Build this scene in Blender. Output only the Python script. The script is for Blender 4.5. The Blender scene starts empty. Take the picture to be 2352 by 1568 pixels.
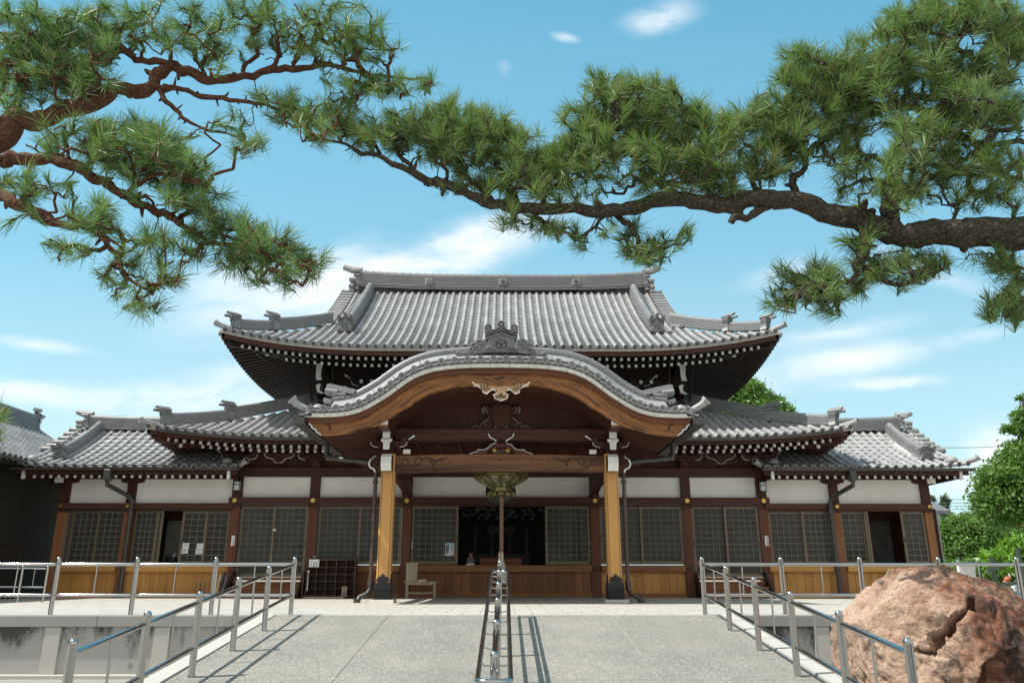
import bpy, math, random
import numpy as np
from mathutils import Vector as V, Matrix, noise as mnoise
random.seed(7); RNG = np.random.default_rng(11)
R = math.radians
sc = bpy.context.scene
COL = sc.collection
pi = math.pi
# ------------------------------------------------------------------ camera model (measured from the photograph)
CAM = V((0.12, 0.0, 0.6)); PITCH = R(16.7); YAW = R(0.54); FOC = 1800.0
_F = V((math.sin(YAW)*math.cos(PITCH), math.cos(YAW)*math.cos(PITCH), math.sin(PITCH)))
_R = V((math.cos(YAW), -math.sin(YAW), 0)); _U = _R.cross(_F)
def at(px, py, Y):
    d = _F + _R*((px-1176)/FOC) + _U*(-(py-784)/FOC)
    return CAM + d*((Y-CAM.y)/d.y)
def zat(py, Y): return at(1159, py, Y).z
def xat(px, py, Y): return at(px, py, Y).x

# ------------------------------------------------------------------ mesh helper
class MB:
    def __init__(s): s.v=[]; s.f=[]; s.m=[]; s.s=[]; s.M=None; s.uv={}
    def add(s, vs, fs, m=0, sm=False, uv=None):
        o=len(s.v)
        if s.M is not None: vs=[s.M@V(p) for p in vs]
        s.v.extend([tuple(p) for p in vs])
        if uv is not None:
            for i,q in enumerate(uv): s.uv[o+i]=q
        for f in fs:
            s.f.append([o+i for i in f]); s.m.append(m); s.s.append(sm)
    def box(s,x0,x1,y0,y1,z0,z1,m=0,b=0.0):
        if b>0:
            e=b
            vs=[];
            for z,i in ((z0,e),(z0+e,0),(z1-e,0),(z1,e)):
                a0,a1,b0,b1=x0+i,x1-i,y0+i,y1-i
                vs+= [(a0+ (0 if i else e),b0,z),(a1-(0 if i else e),b0,z),(a1,b0+(0 if i else e),z),(a1,b1-(0 if i else e),z),(a1-(0 if i else e),b1,z),(a0+(0 if i else e),b1,z),(a0,b1-(0 if i else e),z),(a0,b0+(0 if i else e),z)]
            fs=[tuple(range(7,-1,-1)),tuple(range(24,32))]
            for k in range(3):
                for j in range(8): fs.append((k*8+j,k*8+(j+1)%8,(k+1)*8+(j+1)%8,(k+1)*8+j))
            s.add(vs,fs,m); return
        vs=[(x0,y0,z0),(x1,y0,z0),(x1,y1,z0),(x0,y1,z0),(x0,y0,z1),(x1,y0,z1),(x1,y1,z1),(x0,y1,z1)]
        s.add(vs,[(3,2,1,0),(4,5,6,7),(0,1,5,4),(1,2,6,5),(2,3,7,6),(3,0,4,7)],m)
    def beam(s,p,q,w,h,m=0,up=V((0,0,1))):
        p=V(p);q=V(q);d=(q-p).normalized();l=d.cross(up).normalized();u=l.cross(d)
        vs=[]
        for c in (p,q):
            for a,b in ((-1,-1),(1,-1),(1,1),(-1,1)): vs.append(c+l*(a*w/2)+u*(b*h/2))
        s.add(vs,[(0,1,2,3),(7,6,5,4),(0,4,5,1),(1,5,6,2),(2,6,7,3),(3,7,4,0)],m)
    def prism(s,poly,y0,y1,m=0,ax='xz',sm=False,mside=None):
        n=len(poly)
        a=sum(poly[i][0]*poly[(i+1)%n][1]-poly[(i+1)%n][0]*poly[i][1] for i in range(n))
        if a<0: poly=poly[::-1]
        if ax=='xz': g=lambda p,y:(p[0],y,p[1])
        elif ax=='yz': g=lambda p,y:(y,p[0],p[1])
        else: g=lambda p,y:(p[0],p[1],y)
        vs=[g(p,y0) for p in poly]+[g(p,y1) for p in poly]
        fr=tuple(range(n)); bk=tuple(range(2*n-1,n-1,-1)); sd=[((i+1)%n,i,n+i,n+(i+1)%n) for i in range(n)]
        if ax!='xz':
            fr=fr[::-1]; bk=bk[::-1]; sd=[q[::-1] for q in sd]
        s.add(vs,[fr,bk],m,sm); 
        s.add(vs,sd,m if mside is None else mside,sm)
    def tube(s,pts,rad,n=8,m=0,caps=True,sm=True):
        pts=[V(p) for p in pts]; k=len(pts)
        if not hasattr(rad,'__len__'): rad=[rad]*k
        t=(pts[1]-pts[0]).normalized(); a=t.orthogonal().normalized(); vs=[]
        for i in range(k):
            t2=(pts[min(i+1,k-1)]-pts[max(i-1,0)])
            if t2.length>1e-9: t2.normalize()
            else: t2=t
            a=(a-t2*a.dot(t2)); a=a.normalized() if a.length>1e-6 else t2.orthogonal().normalized()
            b=t2.cross(a); t=t2
            for j in range(n):
                c,d=math.cos(2*pi*j/n),math.sin(2*pi*j/n); vs.append(pts[i]+(a*c+b*d)*rad[i])
        fs=[(i*n+j,i*n+(j+1)%n,(i+1)*n+(j+1)%n,(i+1)*n+j) for i in range(k-1) for j in range(n)]
        s.add(vs,fs,m,sm)
        if caps: s.add(vs,[tuple(range(n-1,-1,-1)),tuple(range((k-1)*n,k*n))],m)
    def lathe(s,prof,c,n=16,m=0,sm=True,ang0=0.0):
        c=V(c); vs=[]
        for r,z in prof:
            for j in range(n):
                a=ang0+2*pi*j/n; vs.append(c+V((r*math.cos(a),r*math.sin(a),z)))
        k=len(prof)
        fs=[(i*n+j,i*n+(j+1)%n,(i+1)*n+(j+1)%n,(i+1)*n+j) for i in range(k-1) for j in range(n)]
        s.add(vs,fs,m,sm); s.add(vs,[tuple(range(n-1,-1,-1)),tuple(range((k-1)*n,k*n))],m)
    def grid(s,P,m=0,sm=True,uv=None,flip=False):
        r,c=len(P),len(P[0]); vs=[p for row in P for p in row]
        fs=[(i*c+j,i*c+j+1,(i+1)*c+j+1,(i+1)*c+j) for i in range(r-1) for j in range(c-1)]
        if flip: fs=[f[::-1] for f in fs]
        s.add(vs,fs,m,sm,None if uv is None else [q for row in uv for q in row])
    def sweep(s,path,prof,lat,up,m=0,caps=True,sm=False,uvs=False):
        # prof: closed polygon (u lateral, w up); lat/up: vectors or functions of index
        n=len(prof); vs=[]; uv=[]; L=0
        for i,p in enumerate(path):
            l=lat(i) if callable(lat) else lat; u=up(i) if callable(up) else up
            if i: L+=(V(path[i])-V(path[i-1])).length
            for k,q in enumerate(prof): vs.append(V(p)+l*q[0]+u*q[1]); uv.append((L,k*0.07+q[1]))
        fs=[(i*n+j,(i+1)*n+j,(i+1)*n+(j+1)%n,i*n+(j+1)%n) for i in range(len(path)-1) for j in range(n)]
        s.add(vs,fs,m,sm,uv if uvs else None)
        if caps: s.add(vs,[tuple(range(n)),tuple(range(len(path)*n-1,(len(path)-1)*n-1,-1))],m)
    def build(s,name,mats,parent=None,base=None):
        me=bpy.data.meshes.new(name)
        o=bpy.data.objects.new(name,me); COL.objects.link(o)
        off=V((0,0,0))
        if parent is not None: off=V(parent.get('_w',(0,0,0))); o.parent=parent; o['_w']=tuple(off)
        elif base is not None: off=V(base); o.location=off; o['_w']=tuple(off)
        else: o['_w']=(0,0,0)
        vv=np.array(s.v,dtype=np.float32).reshape(-1,3)-np.array(off,dtype=np.float32)
        me.from_pydata(vv.tolist(),[],s.f)
        if not isinstance(mats,(list,tuple)): mats=[mats]
        for mt in mats: me.materials.append(mt)
        me.polygons.foreach_set('material_index',s.m); me.polygons.foreach_set('use_smooth',s.s)
        if s.uv:
            ul=me.uv_layers.new(name='UVMap'); idx=np.empty(len(me.loops),dtype=np.int32); me.loops.foreach_get('vertex_index',idx)
            ar=np.zeros((len(s.v),2),dtype=np.float32)
            for i,q in s.uv.items(): ar[i]=q
            ul.data.foreach_set('uv',ar[idx].ravel())
        me.update(); return o
def thing(name,label,cat,base,group=None):
    o=bpy.data.objects.new(name,None); COL.objects.link(o); o.location=base; o.empty_display_size=.2
    o['_w']=tuple(base); o['label']=label; o['category']=cat
    if group: o['group']=group
    return o
def tag(o,label,cat,group=None):
    o['label']=label; o['category']=cat
    if group: o['group']=group
    return o
def struct(o): o['kind']='structure'; return o
def copy_tree(o,parent=None):
    c=o.copy(); COL.objects.link(c); c.parent=parent
    for ch in o.children: copy_tree(ch,c)
    return c
def cyl_y(mb,c,r,y0,y1,n=14,m=0,ring=True,mi=None):
    # short cylinder facing -Y with raised ring and recessed disc
    x,z=c
    pr=[(r,y1),(r,y0),(r*.78,y0),(r*.74,y0+.012)] if ring else [(r,y1),(r,y0)]
    vs=[(x+q*math.cos(2*pi*j/n),y,z+q*math.sin(2*pi*j/n)) for q,y in pr for j in range(n)]
    k=len(pr); fs=[(i*n+j,(i+1)*n+j,(i+1)*n+(j+1)%n,i*n+(j+1)%n) for i in range(k-1) for j in range(n)]
    mb.add(vs,fs,m,False); mb.add(vs,[tuple(range((k-1)*n,k*n))],m if mi is None else mi)
def textmesh(mb,ch,x,y,z,size,m=0,depth=.004):
    # one character centred at (x,z) on the plane y, facing -Y
    c=bpy.data.curves.new('glyph','FONT'); c.body=ch; c.size=size; c.align_x='CENTER'; c.align_y='CENTER'; c.extrude=depth; c.resolution_u=2
    o=bpy.data.objects.new('glyph',c); COL.objects.link(o)
    dg=bpy.context.evaluated_depsgraph_get(); me=bpy.data.meshes.new_from_object(o.evaluated_get(dg))
    if len(me.vertices):
        xs=[v.co.x for v in me.vertices]; ys=[v.co.y for v in me.vertices]
        cx=(min(xs)+max(xs))/2; cy=(min(ys)+max(ys))/2
        mb.add([(x+v.co.x-cx,y-v.co.z,z+v.co.y-cy) for v in me.vertices],[tuple(p.vertices) for p in me.polygons],m)
    bpy.data.objects.remove(o); bpy.data.curves.remove(c); bpy.data.meshes.remove(me)

# ------------------------------------------------------------------ materials
def nd(nt,t,**kw):
    n=nt.nodes.new(t)
    for k,v in kw.items():
        if k.startswith('i_'): n.inputs[k[2:].replace('_',' ')].default_value=v
        else: setattr(n,k,v)
    return n
def mathn(nt,op,a,b=None,c=None):
    n=nt.nodes.new('ShaderNodeMath'); n.operation=op
    for i,x in enumerate((a,b,c)):
        if x is None: continue
        if hasattr(x,'is_linked'): nt.links.new(x,n.inputs[i])
        else: n.inputs[i].default_value=x
    return n.outputs[0]
def mixc(nt,f,a,b,bt='MIX'):
    n=nt.nodes.new('ShaderNodeMix'); n.data_type='RGBA'; n.blend_type=bt
    for s,x in ((n.inputs[0],f),(n.inputs[6],a),(n.inputs[7],b)):
        if hasattr(x,'is_linked'): nt.links.new(x,s)
        elif isinstance(x,(int,float)): s.default_value=x
        else: s.default_value=(*x[:3],1)
    return n.outputs[2]
def ramp(nt,f,stops):
    n=nt.nodes.new('ShaderNodeValToRGB'); nt.links.new(f,n.inputs[0])
    e=n.color_ramp.elements
    while len(e)<len(stops): e.new(.5)
    for i,(p,c) in enumerate(stops):
        e[i].position=p; e[i].color=(c,c,c,1) if isinstance(c,(int,float)) else (*c,1)
    return n.outputs[0]
def noisen(nt,vec,scale,detail=4,rough=.55,dist=0):
    n=nd(nt,'ShaderNodeTexNoise'); n.inputs['Scale'].default_value=scale; n.inputs['Detail'].default_value=detail
    n.inputs['Roughness'].default_value=rough; n.inputs['Distortion'].default_value=dist
    nt.links.new(vec,n.inputs['Vector']); return n.outputs['Fac']
def mapn(nt,vec,scale=(1,1,1),rot=(0,0,0),loc=(0,0,0)):
    n=nd(nt,'ShaderNodeMapping'); nt.links.new(vec,n.inputs[0]); n.inputs['Scale'].default_value=scale; n.inputs['Rotation'].default_value=rot; n.inputs['Location'].default_value=loc
    return n.outputs[0]
def base_mat(name):
    m=bpy.data.materials.new(name); m.use_nodes=True; nt=m.node_tree
    b=nt.nodes['Principled BSDF']; tc=nd(nt,'ShaderNodeTexCoord')
    return m,nt,b,tc
def bumpn(nt,b,h,strength=.3,dist=.01):
    n=nd(nt,'ShaderNodeBump'); n.inputs['Strength'].default_value=strength; n.inputs['Distance'].default_value=dist
    nt.links.new(h,n.inputs['Height']); nt.links.new(n.outputs[0],b.inputs['Normal'])
def simple(name,col,rough=.6,metal=0,spec=.5,var=.25,scale=4.,bump=.15,bscale=40.,island=0.,dirt=None,stretch=(1,1,1)):
    m,nt,b,tc=base_mat(name); v=mapn(nt,tc.outputs['Object'],stretch)
    f=noisen(nt,v,scale,5,.6)
    c=mixc(nt,ramp(nt,f,[(.3,0.),(.7,1.)]),[x*(1-var) for x in col],[min(1,x*(1+var)) for x in col])
    if dirt:
        g=noisen(nt,v,scale*.35,6,.7); c=mixc(nt,ramp(nt,g,[(.45,0.),(.75,.85)]),c,dirt)
    if island:
        gi=nd(nt,'ShaderNodeNewGeometry'); k=mathn(nt,'MULTIPLY_ADD',gi.outputs['Random Per Island'],island*2,1-island)
        c=mixc(nt,1.,c,nt.nodes.new('ShaderNodeCombineColor').outputs[0],'MULTIPLY')
        cc=[n for n in nt.nodes if n.bl_idname=='ShaderNodeCombineColor'][-1]
        for i in range(3): nt.links.new(k,cc.inputs[i])
    nt.links.new(c,b.inputs['Base Color'])
    b.inputs['Roughness'].default_value=rough; b.inputs['Metallic'].default_value=metal; b.inputs['Specular IOR Level'].default_value=spec
    if bump: bumpn(nt,b,noisen(nt,v,bscale,4,.6),bump,.006)
    return m
def wood(name,ca,cb,axis='Z',rough=.6,fine=22.,island=0.,uv=False,streak=None,spec=.35):
    m,nt,b,tc=base_mat(name)
    k={'X':(.06,1,1),'Y':(1,.06,1),'Z':(1,1,.06),'U':(.5,6,1)}[axis]
    v=mapn(nt,tc.outputs['UV' if uv else 'Object'],k)
    f=noisen(nt,v,fine,6,.65,.6); g=noisen(nt,v,3.2,4,.6,.4)
    c=mixc(nt,ramp(nt,f,[(.32,0.),(.68,1.)]),ca,cb)
    c=mixc(nt,ramp(nt,g,[(.4,0.),(.75,.55)]),c,[x*.55 for x in ca])
    if streak:
        h=noisen(nt,mapn(nt,v,(1,.5,1)),2.3,6,.7,.8); c=mixc(nt,ramp(nt,h,[(.5,0.),(.62,.9)]),c,streak)
    if island:
        gi=nd(nt,'ShaderNodeNewGeometry'); kk=mathn(nt,'MULTIPLY_ADD',gi.outputs['Random Per Island'],island*2,1-island)
        cc=nt.nodes.new('ShaderNodeCombineColor')
        for i in range(3): nt.links.new(kk,cc.inputs[i])
        c=mixc(nt,1.,c,cc.outputs[0],'MULTIPLY')
    nt.links.new(c,b.inputs['Base Color']); b.inputs['Roughness'].default_value=rough; b.inputs['Specular IOR Level'].default_value=spec
    bumpn(nt,b,f,.25,.004); return m
MT={}
MT['tile']=simple('silver_roof_tile',(.315,.316,.316),.52,0,.4,.14,2.2,.12,30,.11,(.235,.237,.235))
def ridgemat():
    m,nt,b,tc=base_mat('ridge_tile'); o=tc.outputs['Object']; s=nd(nt,'ShaderNodeSeparateXYZ'); nt.links.new(o,s.inputs[0]); cb=nd(nt,'ShaderNodeCombineXYZ')
    nt.links.new(mathn(nt,'ADD',s.outputs[0],s.outputs[1]),cb.inputs[0]); nt.links.new(s.outputs[2],cb.inputs[1])
    br=nd(nt,'ShaderNodeTexBrick',offset=.5); nt.links.new(cb.outputs[0],br.inputs['Vector']); br.inputs['Scale'].default_value=1; br.inputs['Brick Width'].default_value=.30; br.inputs['Row Height'].default_value=.055; br.inputs['Mortar Size'].default_value=.007
    br.inputs['Color1'].default_value=(.27,.272,.275,1); br.inputs['Color2'].default_value=(.22,.222,.226,1); br.inputs['Mortar'].default_value=(.07,.07,.072,1)
    f=noisen(nt,o,3,5,.65); c=mixc(nt,ramp(nt,f,[(.4,0.),(.75,.6)]),br.outputs['Color'],(.15,.152,.155)); nt.links.new(c,b.inputs['Base Color']); b.inputs['Roughness'].default_value=.5; return m
MT['tile_ridge']=ridgemat(); MT['tile_plain']=simple('ridge_tile',(.25,.253,.26),.5,0,.5,.2,3,.2,30,.1,(.16,.163,.168))
MT['tile_dark']=simple('disc_tile',(.075,.077,.08),.5,0,.5,.25,5,.2,40,.25)
MT['tile_dull']=simple('shaded_pantile',(.20,.203,.207),.5,0,.4,.2,2.2,.2,30,.2,(.13,.132,.135))  # tile copy with the shade of the averted slope put into its colour
MT['pale']=simple('pale_eave_board',(.62,.61,.57),.7,0,.3,.08,3,.05,40,.05)
MT['white']=simple('white_paint',(.80,.80,.78),.6,0,.3,.05,6,.05,40,.0,(.6,.59,.55))
MT['plaster']=simple('white_plaster',(.84,.82,.78),.85,0,.2,.04,1.2,.08,60,.0,(.68,.655,.60))
for ax in 'XYZ':
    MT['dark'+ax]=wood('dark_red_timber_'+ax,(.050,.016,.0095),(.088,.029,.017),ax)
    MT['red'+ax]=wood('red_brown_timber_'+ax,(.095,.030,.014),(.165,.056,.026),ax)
    MT['black'+ax]=wood('black_timber_'+ax,(.020,.012,.009),(.034,.020,.014),ax)  # plain near-black brown, the darkest of the timber tones
    MT['gold'+ax]=wood('honey_timber_'+ax,(.42,.195,.048),(.55,.28,.08),ax,.55,16,.14)
    MT['mid'+ax]=wood('brown_timber_'+ax,(.14,.055,.023),(.25,.105,.044),ax,.6,20,.22)
    MT['sill'+ax]=wood('sill_timber_'+ax,(.19,.075,.027),(.31,.135,.048),ax)
MT['barge']=wood('weathered_bargeboard',(.17,.060,.020),(.42,.18,.056),'U',.55,7,0,True,(.05,.021,.012))
MT['rainbow']=wood('weathered_beam',(.10,.04,.019),(.26,.12,.05),'X',.6,12,0,False,(.042,.02,.013))
MT['carve']=simple('carved_groove',(.045,.022,.014),.7,bump=0)
MT['pendant']=wood('pale_carved_wood',(.34,.20,.10),(.50,.33,.18),'X')
MT['oldwood']=wood('bleached_wood',(.32,.26,.19),(.46,.39,.30),'Z')
MT['rackwood']=wood('rack_wood',(.07,.04,.026),(.13,.08,.052),'Z')
MT['rackdark']=wood('rack_inside',(.035,.02,.015),(.055,.032,.022),'Z')
MT['frame']=simple('bronze_door_frame',(.145,.115,.078),.45,.3,.5,.1,3,.05)
MT['lattice']=simple('grey_lattice',(.14,.132,.118),.5,0,.4,.1,3,0)
MT['metal_black']=simple('black_iron',(.02,.021,.022),.42,.3,.5,.3,8,.2,60)
MT['gutter']=simple('brown_black_gutter',(.062,.058,.054),.42,.2,.5,.25,4,.1)
MT['pipe']=simple('brown_downpipe',(.085,.058,.052),.45,.1,.5,.2,4,.05)
MT['gold']=simple('gilt_metal',(.62,.42,.12),.35,.9,.5,.25,20,.2)
MT['brass']=simple('aged_brass',(.22,.205,.085),.42,.75,.5,.4,9,.25,50,0,(.12,.125,.05))
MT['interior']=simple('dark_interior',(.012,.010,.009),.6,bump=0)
MT['lacquer']=simple('black_lacquer',(.007,.007,.008),.34,0,.25,.2,5,.3,14)
MT['ink']=simple('ink',(.02,.02,.02),.7,bump=0)
MT['paper']=simple('paper',(.76,.77,.78),.7,var=.03,bump=0)
MT['rope']=simple('brown_rope',(.20,.12,.085),.85,0,.2,.3,30,.4,120)
def glassmat():
    m,nt,b,tc=base_mat('dark_door_glass')
    f=noisen(nt,tc.outputs['Object'],1.1,4); c=mixc(nt,ramp(nt,f,[(.35,0.),(.7,1.)]),(.042,.040,.035),(.060,.057,.050))
    nt.links.new(c,b.inputs['Base Color']); b.inputs['Roughness'].default_value=.10; b.inputs['Specular IOR Level'].default_value=.16
    return m
MT['glass']=glassmat()
def steelmat():
    m,nt,b,tc=base_mat('polished_steel')
    f=noisen(nt,mapn(nt,tc.outputs['Object'],(1,1,1)),60,3); nt.links.new(ramp(nt,f,[(.3,.13),(.7,.22)]),b.inputs['Roughness'])
    b.inputs['Base Color'].default_value=(.47,.466,.455,1); b.inputs['Metallic'].default_value=1; return m
MT['steel']=steelmat()
def pillarmat():
    m,nt,b,tc=base_mat('cathedral_grain_pillar')
    v=mapn(nt,tc.outputs['Object'],(5.5,5.5,.62),(R(7),R(5),0))
    w=nd(nt,'ShaderNodeTexWave',wave_type='RINGS',rings_direction='Z'); nt.links.new(v,w.inputs[0])
    w.inputs['Scale'].default_value=3.2; w.inputs['Distortion'].default_value=2.2; w.inputs['Detail'].default_value=2; w.inputs['Detail Scale'].default_value=.7
    c=mixc(nt,ramp(nt,w.outputs['Fac'],[(.0,1.),(.30,0.),(.9,0.),(1,.8)]),(.68,.38,.115),(.38,.165,.04))
    g=noisen(nt,mapn(nt,tc.outputs['Object'],(8,8,.5)),4,5); c=mixc(nt,ramp(nt,g,[(.3,0.),(.8,.45)]),c,(.52,.27,.08))
    nt.links.new(c,b.inputs['Base Color']); b.inputs['Roughness'].default_value=.5; return m
MT['pillar']=pillarmat()
def aggregate():
    m,nt,b,tc=base_mat('washed_aggregate'); o=tc.outputs['Object']
    vo=nd(nt,'ShaderNodeTexVoronoi'); vo.inputs['Scale'].default_value=105; nt.links.new(o,vo.inputs['Vector'])
    sep=nd(nt,'ShaderNodeSeparateColor'); nt.links.new(vo.outputs['Color'],sep.inputs[0])
    c=ramp(nt,sep.outputs[0],[(0,(.055,.054,.052)),(.35,(.175,.17,.153)),(.7,(.275,.265,.232)),(1,(.62,.59,.53))])
    f=noisen(nt,o,30,5,.8); c=mixc(nt,ramp(nt,f,[(.42,0.),(.6,.8)]),c,(.12,.117,.108))
    g=noisen(nt,o,.9,5,.6); c=mixc(nt,ramp(nt,g,[(.35,0.),(.75,.4)]),c,(.40,.36,.285))
    h=noisen(nt,mapn(nt,o,(1,.35,1)),.55,6,.7); c=mixc(nt,ramp(nt,h,[(.46,0.),(.68,.6)]),c,(.19,.18,.15))
    nt.links.new(c,b.inputs['Base Color']); b.inputs['Roughness'].default_value=.85
    bumpn(nt,b,vo.outputs['Distance'],.4,.004); return m
MT['aggregate']=aggregate()
def granite(name,col,speck=.3,scale=160,stain=None):
    m,nt,b,tc=base_mat(name); o=tc.outputs['Object']
    f=noisen(nt,o,scale,3,.7); c=mixc(nt,ramp(nt,f,[(.35,0.),(.65,1.)]),[x*(1-speck) for x in col],[x*(1+speck*.6) for x in col])
    g=noisen(nt,o,1.3,6,.65); c=mixc(nt,ramp(nt,g,[(.4,0.),(.8,.5)]),c,[x*.72 for x in col])
    if stain:
        # mossy run-off stains, strongest near the top of the wall
        sx=nd(nt,'ShaderNodeSeparateXYZ'); nt.links.new(o,sx.inputs[0])
        h=noisen(nt,mapn(nt,o,(1,1,.45)),1.25,7,.72)
        hh=mathn(nt,'ADD',h,mathn(nt,'MULTIPLY_ADD',sx.outputs[2],.30,-.13))
        c=mixc(nt,ramp(nt,hh,[(.50,0.),(.62,.92)]),c,stain)
    nt.links.new(c,b.inputs['Base Color']); b.inputs['Roughness'].default_value=.8
    bumpn(nt,b,f,.15,.003); return m
MT['granite']=granite('pale_granite',(.50,.485,.45)); MT['granite_dark']=granite('grey_granite',(.33,.325,.31))
MT['wallstone']=granite('stained_wall',(.40,.395,.38),.25,150,(.035,.036,.034))
MT['kerb']=granite('kerb_stone',(.45,.435,.395),.12,120)
def paving():
    m,nt,b,tc=base_mat('pale_stone_paving'); o=tc.outputs['Object']
    br=nd(nt,'ShaderNodeTexBrick',offset=.5); nt.links.new(o,br.inputs['Vector'])
    br.inputs['Color1'].default_value=(.405,.385,.345,1); br.inputs['Color2'].default_value=(.455,.435,.39,1); br.inputs['Mortar'].default_value=(.12,.115,.10,1)
    br.inputs['Scale'].default_value=1; br.inputs['Mortar Size'].default_value=.013; br.inputs['Brick Width'].default_value=.6; br.inputs['Row Height'].default_value=.6
    f=noisen(nt,o,90,3,.7); c=mixc(nt,ramp(nt,f,[(.3,.35),(.7,0.)]),br.outputs['Color'],(.44,.42,.385))
    g=noisen(nt,o,.8,5); c=mixc(nt,ramp(nt,g,[(.4,0.),(.75,.5)]),c,(.36,.335,.29))
    nt.links.new(c,b.inputs['Base Color']); b.inputs['Roughness'].default_value=.75; return m
MT['paving']=paving()
MT['ground']=granite('ground_gravel',(.30,.285,.255),.3,60)
def leafmat(name,ca,cb,trans=.35,gloss=.35,dead=None):
    m=bpy.data.materials.new(name); m.use_nodes=True; nt=m.node_tree; nt.nodes.clear()
    out=nd(nt,'ShaderNodeOutputMaterial'); gi=nd(nt,'ShaderNodeNewGeometry'); tc=nd(nt,'ShaderNodeTexCoord')
    f=noisen(nt,tc.outputs['Object'],1.7,3); k=mathn(nt,'ADD',mathn(nt,'MULTIPLY',gi.outputs['Random Per Island'],.6),mathn(nt,'MULTIPLY',f,.5))
    c=ramp(nt,k,[(.1,ca),(.55,[(x+y)/2 for x,y in zip(ca,cb)]),(1.,cb)])
    if dead:
        wn=nd(nt,'ShaderNodeTexWhiteNoise',noise_dimensions='1D'); nt.links.new(gi.outputs['Random Per Island'],wn.inputs['W']); c=mixc(nt,mathn(nt,'LESS_THAN',wn.outputs['Value'],.055),c,dead)
    p=nd(nt,'ShaderNodeBsdfPrincipled'); p.inputs['Roughness'].default_value=gloss; p.inputs['Specular IOR Level'].default_value=.4; nt.links.new(c,p.inputs['Base Color'])
    t=nd(nt,'ShaderNodeBsdfTranslucent'); nt.links.new(mixc(nt,1.,c,(1.,1.15,.55),'MULTIPLY'),t.inputs[0])
    mx=nd(nt,'ShaderNodeMixShader'); mx.inputs[0].default_value=trans
    nt.links.new(p.outputs[0],mx.inputs[1]); nt.links.new(t.outputs[0],mx.inputs[2]); nt.links.new(mx.outputs[0],out.inputs[0]); return m
MT['leaf_cam']=leafmat('camphor_leaf',(.07,.15,.032),(.22,.36,.09))
MT['leaf_bright']=leafmat('fresh_leaf',(.11,.24,.03),(.24,.42,.07))
MT['leaf_far']=leafmat('far_leaf',(.06,.10,.045),(.12,.17,.08))
MT['needle_l']=leafmat('pine_needle_left',(.05,.12,.045),(.27,.40,.16),.34,.45,(.26,.16,.08))
MT['needle_r']=leafmat('pine_needle_right',(.06,.118,.038),(.28,.39,.145),.34,.45,(.26,.17,.08))
def barkmat(name,ca,cb,cc):
    m,nt,b,tc=base_mat(name); o=tc.outputs['Object']
    vo=nd(nt,'ShaderNodeTexVoronoi',feature='DISTANCE_TO_EDGE'); vo.inputs['Scale'].default_value=34
    dn=nd(nt,'ShaderNodeTexNoise'); dn.inputs['Scale'].default_value=16; dn.inputs['Detail'].default_value=5; nt.links.new(o,dn.inputs['Vector'])
    vm=nd(nt,'ShaderNodeVectorMath',operation='MULTIPLY_ADD'); vm.inputs[1].default_value=(.10,.10,.10); nt.links.new(dn.outputs['Color'],vm.inputs[0]); nt.links.new(o,vm.inputs[2]); nt.links.new(mapn(nt,vm.outputs[0],(.55,1,1)),vo.inputs['Vector'])
    f=noisen(nt,o,42,6,.75); c=mixc(nt,ramp(nt,f,[(.35,0.),(.68,1.)]),ca,cb)
    c=mixc(nt,ramp(nt,vo.outputs['Distance'],[(0,.7),(.22,0.)]),c,cc)
    nt.links.new(c,b.inputs['Base Color']); b.inputs['Roughness'].default_value=.9; b.inputs['Specular IOR Level'].default_value=.2
    bumpn(nt,b,mathn(nt,'ADD',vo.outputs['Distance'],mathn(nt,'MULTIPLY',f,.35)),.9,.02); return m
MT['bark_red']=barkmat('red_pine_bark',(.10,.045,.029),(.24,.115,.07),(.05,.025,.018))
MT['bark_black']=barkmat('black_pine_bark',(.045,.037,.028),(.16,.135,.10),(.018,.015,.012))
MT['bark_grey']=barkmat('grey_bark',(.12,.10,.08),(.2,.17,.14),(.05,.04,.03))
# ------------------------------------------------------------------ tiled roofs
UP=V((0,0,1))
def frame_at(surf,a,t):
    p=surf(a,t); l=(surf(a+.02,t)-surf(a-.02,t)).normalized(); s=(surf(a,t+.02)-surf(a,t-.02)).normalized()
    n=l.cross(s)
    if n.z<0: n=-n
    return p,l,s,n.normalized()
def disc_end(mb,c,l,u,out,r,m,mi,tomoe=False):
    n=12; pr=[(r,0),(r,.05),(r*.80,.05),(r*.76,.036)]
    vs=[c+(l*math.cos(2*pi*j/n)+u*math.sin(2*pi*j/n))*q+out*o for q,o in pr for j in range(n)]
    mb.add(vs,[(i*n+j,(i+1)*n+j,(i+1)*n+(j+1)%n,i*n+(j+1)%n) for i in range(3) for j in range(n)],m)
    mb.add(vs[36:],[tuple(range(n))],mi)
    if tomoe:
        for k in range(3):
            a0=2*pi*k/3; pp=[]
            for q in range(6):
                a=a0+q*.42; rr=r*(.30+.075*q); w=r*(.17-.028*q)
                for sgn in (-1,1): pp.append(c+(l*math.cos(a)+u*math.sin(a))*(rr+sgn*w)+out*.05)
            mb.add(pp,[(2*i,2*i+1,2*i+3,2*i+2) for i in range(5)],m)
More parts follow.
